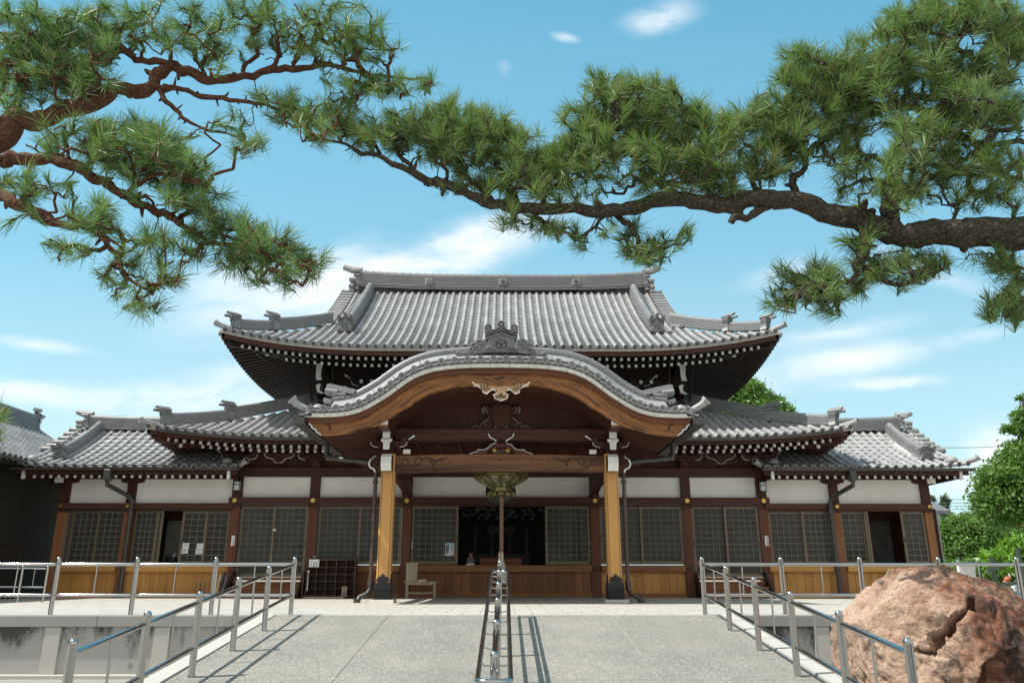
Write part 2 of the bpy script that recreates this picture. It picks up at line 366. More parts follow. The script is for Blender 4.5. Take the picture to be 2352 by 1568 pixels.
def tiled(mb,surf,rows,r=.068,m=0,seg=.30,step=.17,md=1,pan=True,disc=True,nseg=6,tomoe=False,over=.06):
    for a,t0,t1 in rows:
        L=t1-t0
        if L<.05: continue
        n=max(1,round(L/seg))
        for i in range(n):
            ta=t0+L*i/n-(over if i==0 else 0); tb=t0+L*(i+1)/n
            vs=[]
            for t,rr in ((ta,r*.86),(ta,r*1.05),(tb,r*.94)):
                p,l,s,nn=frame_at(surf,a,t)
                for j in range(nseg+1):
                    an=pi*j/nseg; vs.append(p+l*(math.cos(an)*rr)+nn*(math.sin(an)*rr*.88+.010))
            k=nseg+1
            fs=[(j,j+1,k+j+1,k+j) for j in range(nseg)]+[(k+j,k+j+1,2*k+j+1,2*k+j) for j in range(nseg)]
            mb.add(vs[k:],[(j,j+1,k+j+1,k+j) for j in range(nseg)],m,True)
            mb.add(vs[:2*k],[(j,j+1,k+j+1,k+j) for j in range(nseg)],m,False)
        if disc:
            p,l,s,nn=frame_at(surf,a,t0-over); disc_end(mb,p+nn*.025-s*.0,l,nn,-s,r*1.24,m,md,tomoe)
    if not pan: return
    for (a,t0,t1),(b,u0,u1) in zip(rows[:-1],rows[1:]):
        if b-a>r*8: continue
        L=max(t1,u1)-min(t0,u0); n=max(1,round(L/step)); base=min(t0,u0)-.05
        fa=[a+r*.55+(b-a-r*1.1)*q for q in (0,.5,1)]; tm=[t1+(u1-t1)*q for q in (.1,.5,.9)]; sag=(0,-.018,0)
        for i in range(n):
            ts=base+(L+.05)*i/n; te=base+(L+.05)*(i+1)/n+.012
            if ts>=max(tm)-.02: break
            lo=[];hi=[];dn=[]
            for k in range(3):
                t_s=min(ts,tm[k]); t_e=min(te,tm[k])
                p,l,s,nn=frame_at(surf,fa[k],t_s); lo.append(p+nn*(.030+sag[k])); dn.append(p+nn*(sag[k]-(.03 if i==0 else .018)))
                p,l,s,nn=frame_at(surf,fa[k],t_e); hi.append(p+nn*(-.008+sag[k]))
            mb.add(lo+hi,[(0,1,4,3),(1,2,5,4)],m); mb.add(dn+lo,[(0,1,4,3),(1,2,5,4)],m)
def courses(w,h,n,lift=0.0):
    pts=[]; ch=h/n
    for k in range(n):
        z0=lift+k*ch; ww=w/2*(1-.10*k/n)
        pts+= [(ww,z0),(ww,z0+ch*.80),(ww-.016,z0+ch*.80),(ww-.016,z0+ch)]
    rc=w*.36; top=[(rc*math.cos(pi*j/8),lift+h+rc*.9*math.sin(pi*j/8)) for j in range(9)]
    return pts+top+[(-x,z) for x,z in pts[::-1]]
def xform(pos,yaw=0.,tilt=0.): return Matrix.Translation(V(pos))@Matrix.Rotation(yaw,4,'Z')@Matrix.Rotation(tilt,4,'X')
def oni(mb,pos,yaw,w,h,m=0,md=1,tilt=0.,depth=None,crest=True,cyls=True,reach=.3):
    """ridge-end ornament facing -Y (before yaw)"""
    mb.M=xform(pos,yaw,tilt); d=depth or .3*w
    S=lambda pts:[(x*w,z*h) for x,z in pts]
    mb.prism(S([(-.55,0),(-.5,.1),(-.42,.2),(-.41,.6),(0,.78),(.41,.6),(.42,.2),(.5,.1),(.55,0)]),0,d,m)
    mb.prism(S([(-.47,.50),(0,.70),(.47,.50),(.47,.57),(0,.77),(-.47,.57)]),-.05*w,d,m)
    mb.prism(S([(-.50,.62),(0,.82),(.50,.62),(.50,.70),(0,.90),(-.50,.70)]),-.10*w,d,m)
    if cyls:
        mb.prism(S([(-.5,.76),(-.2,.76),(0,.9),(.2,.76),(.5,.76),(.42,.84),(.2,.86),(0,.98),(-.2,.86),(-.42,.84)]),-.10*w,d,m)
        for x,z in ((-.40,.86),(0,1.0),(.40,.86)):
            cyl_y(mb,(x*w,z*h),.125*w,-(reach+.02)*w,d,12,m,True,md); cyl_y(mb,(x*w,z*h),.05*w,-(reach+.03)*w,-(reach-.05)*w,8,m,False)
    if crest:
        n=18
        vs=[(q*w*math.cos(2*pi*j/n),y*w,.29*h+q*h*1.0*math.sin(2*pi*j/n)) for q,y in ((.25,0),(.25,-.03),(.20,-.03),(.20,0)) for j in range(n)]
        mb.add(vs,[(i*n+j,(i+1)*n+j,(i+1)*n+(j+1)%n,i*n+(j+1)%n) for i in range(3) for j in range(n)],m)
        mb.prism(S([(.19*math.cos(a*pi/8),.29+.19*math.sin(a*pi/8)) for a in range(16)]),-.005*w,.01,md)
        for an in (-55,0,55):      # three leaves below, three flower spikes above
            a=R(an); lf=[(0,0),(.055,.05),(.05,.11),(0,.16),(-.05,.11),(-.055,.05)]
            mb.prism(S([(x*math.cos(a)+z*math.sin(a),.29+(x*math.sin(a)-z*math.cos(a))) for x,z in lf]),-.035*w,0,m)
            sp=[(.02,0),(.03,.13),(0,.16),(-.03,.13),(-.02,0)]
            mb.prism(S([(x*math.cos(a*.6)+z*math.sin(a*.6),.30+(-x*math.sin(a*.6)+z*math.cos(a*.6))) for x,z in sp]),-.03*w,0,m)
        for sx in (-1,1):
            for x,z,r in ((.36,.10,.085),(.25,.06,.06),(.44,.05,.06)): cyl_y(mb,(sx*x*w,z*h),r*w,-.04*w,.01,10,m,True,md)
    mb.M=None
def hipcap(mb,p,dirv,r,m=0,md=1):
    # upturned round corner tile
    d=V(dirv).normalized(); s=V(p)
    pts=[s-d*.35-UP*.02,s-d*.15,s+d*.02+UP*.025,s+d*.15+UP*.06]
    mb.tube(pts,[r*.9,r,r,r*1.05],10,m)
    l=d.cross(UP).normalized(); dd=(pts[-1]-pts[-2]).normalized(); disc_end(mb,pts[-1],l,l.cross(dd),dd,r*1.2,m,md)

HALLMATS=[MT['tile'],MT['tile_dark'],MT['tile_ridge']]
hall=thing('temple_hall','large timber temple hall with two tiers of grey tiled roof and a curved entrance porch','temple',(0,24.9,0))

def eave_lift(c,amt,run): return amt*max(0.,1-c/run)**2.2
class HipRoof:
    """hip roof skirt: front/back eaves along X, side eaves along Y, corners lifted"""
    def __init__(s,W,Y0,Y1,ze,prof,lift,run): s.W=W;s.Y0=Y0;s.Y1=Y1;s.ze=ze;s.prof=prof;s.lift=lift;s.run=run;s.yc=(Y0+Y1)/2;s.D=(Y1-Y0)/2
    def z(s,t,c): return s.ze+s.prof(t)+eave_lift(max(c,0),s.lift,s.run)*max(0.,1-max(t,0)/(s.run*.9))
    def front(s,a,t): return V((a,s.Y0+t,s.z(t,s.W-abs(a))))
    def back(s,a,t): return V((a,s.Y1-t,s.z(t,s.W-abs(a))))
    def left(s,a,t): return V((-s.W+t,a,s.z(t,s.D-abs(a-s.yc))))
    def right(s,a,t): return V((s.W-t,a,s.z(t,s.D-abs(a-s.yc))))
PIT=.279
# ---------------- upper roof (hip-and-gable)
HU=4.25; TU=6.45
def prof_u(t):
    s=t/TU; return HU*(.72*s+.28*s*abs(s))
UR=HipRoof(8.88,23.6,36.5,7.50,prof_u,.60,5.2)
GX=6.1
mb=MB(); rows=[]
k=int(UR.W/PIT)
for i in range(-k,k+1):
    x=i*PIT+.0
    if abs(x)>UR.W-.12: continue
    rows.append((x,0,TU-.15 if abs(x)<GX else max(.12,UR.W-abs(x)-.12)))
tiled(mb,UR.front,rows)
for sd in (UR.left,UR.right):
    rs=[]
    for i in range(-22,23):
        y=UR.yc+i*PIT; c=UR.D-abs(y-UR.yc)
        rs.append((y,0,max(.1,min(UR.W-GX+.15,c-.12))))
    tiled(mb,sd,rs,step=.3,seg=.45,nseg=4)
# rear slope as one sheet
mb.grid([[UR.back(q*max(GX,UR.W-t),t) for q in np.linspace(-1,1,30)] for t in np.linspace(0,TU,8)],0)
roof_u=mb.build('upper_roof',HALLMATS,hall)
# verge tiles along both gables
for sx in (-1,1):
    mb=MB()
    for side in (UR.front,UR.back):
        for i in range(15):
            t=2.55+i*.265
            if t>TU-.1: break
            p,l,s,n=frame_at(side,sx*GX,t)
            mb.tube([p-V((sx*.15,0,0))+n*.05,p+V((sx*.32,0,0))+n*.05+UP*-.015],[.085,.095],8,0); disc_end(mb,p+V((sx*.32,0,0))+n*.045,V((0,1,0)),UP,V((sx,0,0)),.105,0,1)
    mb.prism([(UR.Y0+2.5,UR.front(GX,2.5).z-.1),(UR.yc,UR.front(GX,TU).z-.1),(UR.Y1-2.5,UR.front(GX,2.5).z-.1)],sx*(GX-.35),sx*(GX-.25),0,'yz')
    mb.build('gable_verge',[MT['tile'],MT['tile_dark']],roof_u)
# main ridge with raised ends
mb=MB()
def ridge_path(hx,y,z,lift,n=25,p=3.2): return [V((x,y,z+lift*(abs(x)/hx)**p)) for x in np.linspace(-hx,hx,n)]
mb.sweep(ridge_path(5.95,30.05,11.70,.17),courses(.52,.60,11),V((0,1,0)),UP,0)
for z in (11.70,11.78): mb.sweep(ridge_path(5.95,30.05,z,.17),[(-.34,0),(.34,0),(.34,.05),(-.34,.05)],V((0,1,0)),UP,0)
for i in range(40):
    x=-5.9+i*.303; z=12.30+.17*(abs(x)/5.95)**3.2
    mb.tube([(x,30.05,z),(x+.03,30.05,z)],.194,12,0)
mb.build('main_ridge',[MT['tile_ridge']],roof_u)
for sx in (-1,1):
    mb=MB()
    oni(mb,(sx*5.93,30.05,11.72),sx*pi/2,.62,.95,0,1,0,.14)
    # stepped scroll outline of the end tile and the projecting bird-perch tile
    for z,w,dx in ((11.30,.40,.20),(11.48,.44,.23),(11.66,.46,.27),(11.86,.48,.30),(12.14,.50,.30)):
        mb.tube([(sx*6.0,30.05-w*.6,z),(sx*(6.0+dx*.62),30.05-w*.6,z)],.095,10,0); mb.box(min(sx*5.98,sx*(6.0+dx*.6)),max(sx*5.98,sx*(6.0+dx*.6)),30.05-w*.6,30.05+w*.6,z-.09,z+.07,0)
    mb.tube([(sx*5.75,30.05,12.62),(sx*6.15,30.05,12.66),(sx*6.50,30.05,12.78)],[.15,.15,.12],10,0)
    mb.build('ridge_end_tile',[MT['tile'],MT['tile_dark']],roof_u)
# kanji plaques on the ridge
for ch,px in (('山',985.5),('海',1154.5),('浄',1323)):
    x=xat(px,650,29.75); z=zat(648,29.75)
    mb=MB(); mb.box(x-.15,x+.15,29.70,29.80,z-.135,z+.135,0,.012)
    textmesh(mb,ch,x,29.695,z,.24,1,.012); mb.tube([(x-.1,29.76,z+.12),(x-.1,29.80,z+.28)],.008,5,1); mb.tube([(x+.1,29.76,z+.12),(x+.1,29.80,z+.28)],.008,5,1)
    mb.build('kanji_plaque',[MT['tile'],MT['tile_dark']],roof_u)
# descending ridges
for sx in (-1,1):
    mb=MB(); ts=np.linspace(1.95,6.2,18); path=[];nn=[]
    for t in ts:
        p,l,s,n=frame_at(UR.front,sx*(5.30-.0*t),t); path.append(p+n*.06); nn.append(n)
    mb.sweep(path,courses(.30,.30,6),V((1,0,0)),lambda i:nn[i],0)
    for i in range(13):
        p,l,s,n=frame_at(UR.front,sx*5.30,2.05+i*.32); mb.tube([p+n*.36,p+n*.36+s*.03],.112,12,0)
    mb.build('descending_ridge',[MT['tile_ridge']],roof_u)
    mb=MB(); p=UR.front(sx*5.32,1.78); oni(mb,p+UP*.10-V((0,.0,0)),0,.50,.58,0,1,R(-4),.25); mb.build('ridge_end_tile',[MT['tile_ridge'],MT['tile_dark']],roof_u)
def hip(RF,parent,sx,tiers,w=.26):
    f=RF.front
    for (c0,c1,h,nc) in tiers:
        mb=MB(); cs=np.linspace(c0,c1,10); path=[f(sx*(RF.W-c),c)+UP*.05 for c in cs]
        lat=V((1,sx,0)).normalized() if True else None
        mb.sweep(path,courses(w,h,nc),V((sx*1,1,0)).normalized()*1.0 if False else V((1,sx*1.0,0)).normalized(),UP,0)
        mb.build('hip_ridge',[MT['tile_ridge']],parent)
        mb=MB(); c=c0; p=f(sx*(RF.W-c),c)+UP*.0
        oni(mb,p+UP*.04,sx*R(45),w*1.35,h+.24,0,1,0,.2,True,True,.62); mb.build('ridge_end_tile',[MT['tile_ridge'],MT['tile_dark']],parent)
    mb=MB(); p=f(sx*(RF.W-.03),.03); hipcap(mb,p+UP*.07,V((sx,-1,0)),.085); mb.build('corner_tile',[MT['tile'],MT['tile_dark']],parent)
for sx in (-1,1): hip(UR,roof_u,sx,[(.30,1.25,.26,5),(1.25,2.85,.36,7)])
# eave boards: pale strip of short pieces, dark fascia below, all following the lifted eave
def eave_strip(RF,parent,name,mats,dz0,dz1,inset,th,gap,xs=None,sides=True,seglen=1.0):
    mb=MB()
    def run(f,lo,hi,outv):
        n=max(1,int((hi-lo)/seglen))
        for i in range(n):
            a0=lo+(hi-lo)*i/n+gap/2; a1=lo+(hi-lo)*(i+1)/n-gap/2; P=[]
            for a in np.linspace(a0,a1,5):
                p=f(a,inset); P.append([p+UP*dz0,p+UP*dz1,p+UP*dz1-outv*th,p+UP*dz0-outv*th])
            vs=[q for r in P for q in r]
            fs=[(4*j+k,4*j+4+k,4*j+4+(k+1)%4,4*j+(k+1)%4) for j in range(4) for k in range(4)]+[(0,1,2,3),(19,18,17,16)]
            mb.add(vs,fs,0)
    x0,x1=xs or (-RF.W+inset,RF.W-inset); run(RF.front,x0,x1,V((0,-1,0)))
    if sides:
        run(RF.left,RF.Y0+inset,RF.Y1-inset,V((-1,0,0))); run(RF.right,RF.Y0+inset,RF.Y1-inset,V((1,0,0)))
    return mb.build(name,mats,parent)
eave_strip(UR,roof_u,'pale_eave_board',[MT['pale']],-.125,-.045,.02,.12,.007,seglen=1.05)
eave_strip(UR,roof_u,'fascia_board',[MT['darkX']],-.30,-.128,.07,.10,0,seglen=3)
# rafters with white painted ends
def rafter_mesh(L,w,h,slope):
    mb=MB(); dz=L*slope
    vs=[(-w/2,0,-h),(w/2,0,-h),(w/2,0,0),(-w/2,0,0),(-w/2,L,dz-h),(w/2,L,dz-h),(w/2,L,dz),(-w/2,L,dz)]
    mb.add(vs,[(7,6,5,4),(0,4,5,1),(1,5,6,2),(2,6,7,3),(3,7,4,0)],0)
    e=.004
    mb.add([(-w/2-e,-.003,-h-e),(w/2+e,-.003,-h-e),(w/2+e,-.003,e),(-w/2-e,-.003,e),(-w/2-e,.03,-h-e),(w/2+e,.03,-h-e),(w/2+e,.03,e),(-w/2-e,.03,e)],[(0,1,2,3),(0,4,5,1),(1,5,6,2),(2,6,7,3),(3,7,4,0)],1)
    return mb
def rafter_row(RF,parent,y,zoff,L,slope,xs,w=.074,h=.085,individual=True,dark='blackY'):
    """rafters whose white ends lie y inside the eave; zoff below the tile line at that row"""
    off=V(parent['_w'])
    if individual:
        src=None
        for x in xs:
            p=V((x,RF.Y0+y,RF.ze+zoff+eave_lift(RF.W-abs(x),RF.lift,RF.run)*.9))
            if src is None:
                src=rafter_mesh(L,w,h,slope).build('rafter',[MT[dark],MT['white']],None); src.parent=parent; src['_w']=tuple(off); src.location=p-off
            else:
                c=src.copy(); COL.objects.link(c); c.parent=parent; c.location=p-off
    else:
        mb=MB()
        for x in xs:
            p=V((x,RF.Y0+y,RF.ze+zoff+eave_lift(RF.W-abs(x),RF.lift,RF.run)*.9)); mb.M=Matrix.Translation(p); q=rafter_mesh(L,w,h,slope)
            for f,mi in zip(q.f,q.m): mb.add([q.v[i] for i in f],[tuple(range(len(f)))],mi)
            mb.M=None
        o=mb.build('rafter',[MT[dark],MT['white']],parent); o['kind']='stuff'
xs=[(i+.5)*.232 for i in range(-36,36)]
rafter_row(UR,roof_u,.40,-.235,1.3,.10,xs)
xs=[(i+.5)*.232+.1 for i in range(-31,31)]
rafter_row(UR,roof_u,1.02,-.295,2.4,.30,xs,individual=False)
# boards between the two rafter rows, soffits, side rafters
def soffit(RF,parent,wx,wy,zed,zwall,mat,mat2,sp=.24,sidestart=.3):
    mb=MB()
    # sloping soffit planes up to the wall
    def zz(t,c): return RF.ze+zed+ (zwall-RF.ze-zed)*t/(wy-RF.Y0)+eave_lift(c,RF.lift,RF.run)*max(0,1-t/(wy-RF.Y0))
    n=24; T=[.1,.8,1.6,wy-RF.Y0]
    P=[]
    for t in T: P.append([V((x*(RF.W-t),RF.Y0+t,zz(t,(RF.W-abs(x*(RF.W-t)))))) for x in np.linspace(-1,1,n)])
    mb.grid(P,0,False)
    for sx in (-1,1):
        P=[]
        for t in T: P.append([V((sx*(RF.W-t),RF.yc+y*(RF.D-t),zz(t,RF.D-abs(y*(RF.D-t))))) for y in np.linspace(-1,1,n)])
        mb.grid(P,0,False)
    mb.build('soffit',[MT[mat]],parent)
    mb=MB()
    for sx in (-1,1):
        y=RF.Y0+sidestart
        while y<RF.Y1-sidestart:
            c=RF.D-abs(y-RF.yc); tmax=min(wy-RF.Y0,c)
            a=V((sx*(RF.W-.12),y,zz(.12,c)-.05)); b=V((sx*(RF.W-tmax),y,zz(tmax,c)-.05))
            mb.beam(a,b,.085,.10,0); y+=sp
        # hip rafter with white end
        a=V((sx*(RF.W-.25),RF.Y0+.25,zz(.2,0)-.12)); b=V((sx*(RF.W-(wy-RF.Y0)),wy,zz(wy-RF.Y0,5)-.12)); mb.beam(a,b,.16,.24,0)
        d=(b-a); a2=a+d*.30-UP*.12; mb.beam(a2,a2+d*.02,.14,.20,1); mb.beam(a+d*.3-UP*.1,b-UP*.1,.13,.2,0)
        # purlin parallel to the side eave
        for q in (.95,):
            mb.beam(V((sx*(RF.W-q),RF.Y0+q,zz(q,q)-.14)),V((sx*(RF.W-q),RF.Y1-q,zz(q,q)-.14)),.08,.09,0)
    mb.beam(V((-RF.W+.95,RF.Y0+.95,zz(.95,.95)-.10)),V((RF.W-.95,RF.Y0+.95,zz(.95,.95)-.10)),.09,.10,0)
    mb.build('side_rafter',[MT[mat2],MT['white']],parent)['kind']='stuff'
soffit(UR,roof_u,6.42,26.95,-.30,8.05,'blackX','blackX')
# ---------------- lower roof (skirt round the hall)
HL=1.85; TL=4.05
def prof_l(t):
    s=t/TL; return HL*(.80*s+.20*s*abs(s))
LR=HipRoof(10.47,22.9,37.2,4.55,prof_l,.32,4.5)
mb=MB(); rows=[]
k=int(LR.W/PIT)
for i in range(-k,k+1):
    x=i*PIT
    if abs(x)>LR.W-.12 or abs(x)<4.2: continue
    rows.append((x,0,min(TL,max(.12,LR.W-abs(x)-.12))))
tiled(mb,LR.front,rows,step=.26)
for sd in (LR.left,LR.right):
    rs=[]
    for i in range(-24,25):
        y=LR.yc+i*PIT; c=LR.D-abs(y-LR.yc); rs.append((y,0,max(.1,min(TL,c-.12))))
    tiled(mb,sd,rs,step=.4,seg=.5,nseg=4)
mb.grid([[LR.front(x,t)-UP*.02 for x in np.linspace(-4.4,4.4,8)] for t in np.linspace(0,TL,5)],0)
roof_l=mb.build('lower_roof',HALLMATS,hall)
for sx in (-1,1): hip(LR,roof_l,sx,[(.33,1.75,.26,5),(1.75,4.0,.34,7)])
eave_strip(LR,roof_l,'pale_eave_board',[MT['pale']],-.10,-.045,.02,.1,.006)
eave_strip(LR,roof_l,'fascia_board',[MT['darkX']],-.24,-.102,.07,.08,0,seglen=3)
xl=[(i+.5)*.245 for i in range(-41,41) if abs((i+.5)*.245)>4.35]
rafter_row(LR,roof_l,.42,-.20,1.0,.10,[x for x in xl if abs(x)<10.0],individual=True,dark='darkY')
rafter_row(LR,roof_l,1.0,-.235,1.2,.25,[x+.1 for x in xl if abs(x)<9.2],individual=False,dark='darkY')
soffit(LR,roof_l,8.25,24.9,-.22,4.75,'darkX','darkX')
# box gutters along the lower eave
for sx in (-1,1):
    mb=MB(); a,b=(4.6,10.1); pts=[V((sx*x,LR.Y0-.06,LR.ze-.13+eave_lift(LR.W-x,LR.lift,LR.run))) for x in np.linspace(a,b,12)]
    mb.sweep(pts,[(-.05,0),(-.06,.07),(-.045,.07),(-.04,.01),(.04,.01),(.045,.07),(.06,.07),(.05,0)],V((0,1,0)),UP,0)
    for i in range(7):
        x=sx*(a+.4+i*.78); z=LR.ze-.14+eave_lift(LR.W-abs(x),LR.lift,LR.run); mb.tube([(x,LR.Y0+.05,z-.10),(x,LR.Y0-.05,z-.09),(x,LR.Y0-.13,z-.03),(x,LR.Y0-.12,z+.08)],.009,5,0)
    mb.build('gutter',[MT['gutter']],roof_l)
# upper storey wall with its brackets
mb=MB(); mb.box(-6.42,6.42,26.95,33.2,5.6,8.3,0)
for x in (-6.2,-2.9,2.9,6.2): mb.box(x-.16,x+.16,26.80,26.95,6.0,8.2,0)
for z in (6.5,7.0,7.95): mb.box(-6.45,6.45,26.84,26.95,z,z+.16,0)
mb.build('upper_wall',[MT['blackX']],hall)
def bracket(parent,x,y,z,s,cap=True,wm='white',dk='blackX',tips=True):
    mb=MB()
    mb.box(x-.16*s,x+.16*s,y-.10,y+.2,z,z+.18*s,0,.02); mb.box(x-.22*s,x+.22*s,y-.12,y+.2,z+.18*s,z+.28*s,0)
    mb.prism([(x-.75*s,z+.46*s),(x-.62*s,z+.30*s),(x-.4*s,z+.24*s),(x+.4*s,z+.24*s),(x+.62*s,z+.30*s),(x+.75*s,z+.46*s)],y-.06,y+.1,0)
    for q in (-.6,0,.6): mb.prism([(x+q*s-.09*s,z+.46*s),(x+q*s+.09*s,z+.46*s),(x+q*s+.14*s,z+.60*s),(x+q*s-.14*s,z+.60*s)],y-.09,y+.12,0)
    if tips:
        for sx in (-1,1):
            mb.tube([(x+sx*q*s,y-.075,z+w*s) for q,w in ((.42,.235),(.60,.27),(.68,.34),(.70,.44))],[.010*s+.003]*4,6,1)
            mb.prism([(x+sx*q*s,z+w*s) for q,w in ((1.0,.70),(.95,.61),(.90,.615),(.76,.51),(.74,.53),(.86,.635),(.90,.68))],y-.085,y-.05,1)
    return mb.build('bracket_set',[MT[dk],MT[wm]],parent)
for sx in (-1,1):
    mb=MB(); x=sx*6.2; y=26.2
    for z0,z1,w in ((7.66,7.80,.14),(7.34,7.62,.19)): mb.box(x-w,x+w,y,y+.7,z0,z1,0); 
    mb.box(x-.11,x+.11,y-.03,y,7.66,7.80,1); mb.box(x-.10,x+.10,y-.33,y-.30,7.38,7.62,1); mb.box(x-.17,x+.17,y-.34,y-.30,7.60,7.68,1); mb.box(x-.09,x+.09,y-.3,y+.7,7.38,7.62,0)
    mb.prism([(x-.09,7.37),(x+.09,7.37),(x+.07,7.16),(x+.12,6.98),(x-.06,6.98),(x-.09,7.16)],y-.36,y-.32,1)
    mb.prism([(x-.12,6.86),(x,6.92),(x+.05,6.86),(x+.0,6.78),(x+.02,6.68),(x+.16,6.58),(x+.10,6.56),(x-.06,6.62),(x-.10,6.74)],y-.1,y-.07,1); mb.box(x-.12,x+.12,y-.07,y+.7,6.55,6.9,0)
    for q in (-.42,.42): mb.beam((x+q,y-.2,7.75),(x+q*.8,y+.4,6.4),.05,.05,0)
    q=sx*-.75; mb.box(x+q-.09,x+q+.09,y+.3,y+.34,6.74,6.92,1)
    mb.build('corner_bracket',[MT['blackX'],MT['white']],hall)
    for xx in (sx*4.6,): bracket(hall,xx,26.72,6.75,.9)
mb=MB()
for i in range(-3,4):
    if i: 
        for q in (0,.36): mb.box(i*1.62+q-.055,i*1.62+q+.055,26.50,26.8,7.03,7.15,0); mb.box(i*1.62+q-.057,i*1.62+q+.057,26.485,26.5,7.028,7.152,1)
mb.build('beam_end',[MT['blackX'],MT['white']],hall)
# ------------------------------------------------------------------ entrance porch with its curved gable
PY=18.4
_ap=[(702,957),(735,958),(763.6,957.1),(792,955),(812,951),(836,943.3),(858,932),(875.7,921.3),(895.5,909),(913,896),(930.7,882.4),(950.5,869.7),(976,858.3),(1002,851),(1040,846),(1084,843.4),(1151,842.6)]
PCX=xat(1151,843,PY)
_ax=[xat(p[0],p[1],PY)-PCX for p in _ap]; _az=[zat(p[1],PY) for p in _ap]
def _smooth(xs,zs,n=160,it=10):
    X=np.linspace(xs[0],0,n); Z=np.interp(X,xs,zs)
    for _ in range(it): Z[1:-1]=(Z[:-2]+2*Z[1:-1]+Z[2:])/4; Z[-1]=Z[-2]
    return X,Z
_sx,_sz=_smooth(_ax,_az)
def zarch(x): return float(np.interp(-abs(x),_sx,_sz))
XE=-_ax[0]
def arch_pts(x0,x1,n,y,off=0.0):
    """points on the arch between two x, shifted along the outward normal"""
    out=[];
    for x in np.linspace(x0,x1,n):
        dz=(zarch(x+.03)-zarch(x-.03))/.06; nv=V((-dz,0,1)).normalized(); out.append((V((x,y,zarch(x)))+nv*off,nv))
    return out
def arc_even(x0,x1,sp):
    xs=np.linspace(x0,x1,600); zs=[zarch(x) for x in xs]; L=np.concatenate([[0],np.cumsum(np.hypot(np.diff(xs),np.diff(zs)))])
    n=int(L[-1]/sp); return [float(np.interp(L[-1]/2+(i-n/2)*sp,L,xs)) for i in range(n+1)]
def arch_band(mb,x0,x1,y0,o0,y1,o1,m=0,n=80,uv=False):
    a=arch_pts(x0,x1,n,y0,o0); b=arch_pts(x0,x1,n,y1,o1); L=0; U=[]
    for i in range(n):
        if i: L+=(a[i][0]-a[i-1][0]).length
        U.append(L)
    mb.grid([[p for p,_ in a],[p for p,_ in b]],m,True,[[(u,0) for u in U],[(u,.4) for u in U]] if uv else None)
# roof skin
mb=MB()
arch_band(mb,-XE,XE,PY+.02,.10,PY+.02,.02,0); arch_band(mb,-XE,XE,PY+.06,.22,PY+.06,.10,0)
arch_band(mb,-XE,XE,PY+.04,.235,PY+.62,.36,0); arch_band(mb,-XE,XE,PY+.62,.36,26.6,.36,0)
for x in arc_even(-XE+.12,XE-.12,.31):
    (p,n),=arch_pts(x,x,1,PY,.20); l=V((0,1,0)).cross(n); disc_end(mb,p+V((0,.0,0)),l,n,V((0,-1,0)),.086,0,1,True)
    vs=[]
    for yy in (PY,PY+.22):
        for j in range(9): an=2*pi*j/8; vs.append(p+V((0,yy-PY,.03 if yy>PY else 0))+l*(.07*math.cos(an))+n*(.07*math.sin(an)))
    mb.add(vs,[(j,j+1,9+j+1,9+j) for j in range(8)],0,True)
xs=arc_even(-XE+.12,XE-.12,.31)
for xa,xb in zip(xs[:-1],xs[1:]):     # concave lips of the pan tiles between the discs
    P=arch_pts(xa+(xb-xa)*.22,xa+(xb-xa)*.78,5,PY-.01,0); q=[.150,.128,.120,.128,.150]
    mb.grid([[p+n*(q[i]+.035) for i,(p,n) in enumerate(P)],[p+n*q[i] for i,(p,n) in enumerate(P)]],0,False)
    mb.grid([[p+n*(q[i]+.035) for i,(p,n) in enumerate(P)],[p+n*(q[i]+.06)+V((0,.12,0)) for i,(p,n) in enumerate(P)]],0,False)
y=PY+1.0
while y<25:
    for sx in (-1,1):
        P=arch_pts(sx*.3,sx*(XE-.05),30,y,.38); mb.tube([p for p,_ in P],.075,8,0)
    y+=.31
porch=mb.build('porch_roof',HALLMATS,hall)
# smooth flashing tiles with joints
mb=MB()
xs=arc_even(-XE+.55,XE-.55,.62)
for xa,xb in zip(xs[:-1],xs[1:]):
    a=arch_pts(xa+.006,xb-.006,6,PY+.05,.265); b=arch_pts(xa+.006,xb-.006,6,PY+.52,.50); c=arch_pts(xa+.006,xb-.006,6,PY+.05,.235)
    mb.grid([[p for p,_ in c],[p for p,_ in a],[p for p,_ in b]],0,False)
mb.build('verge_tile',[MT['tile']],porch)
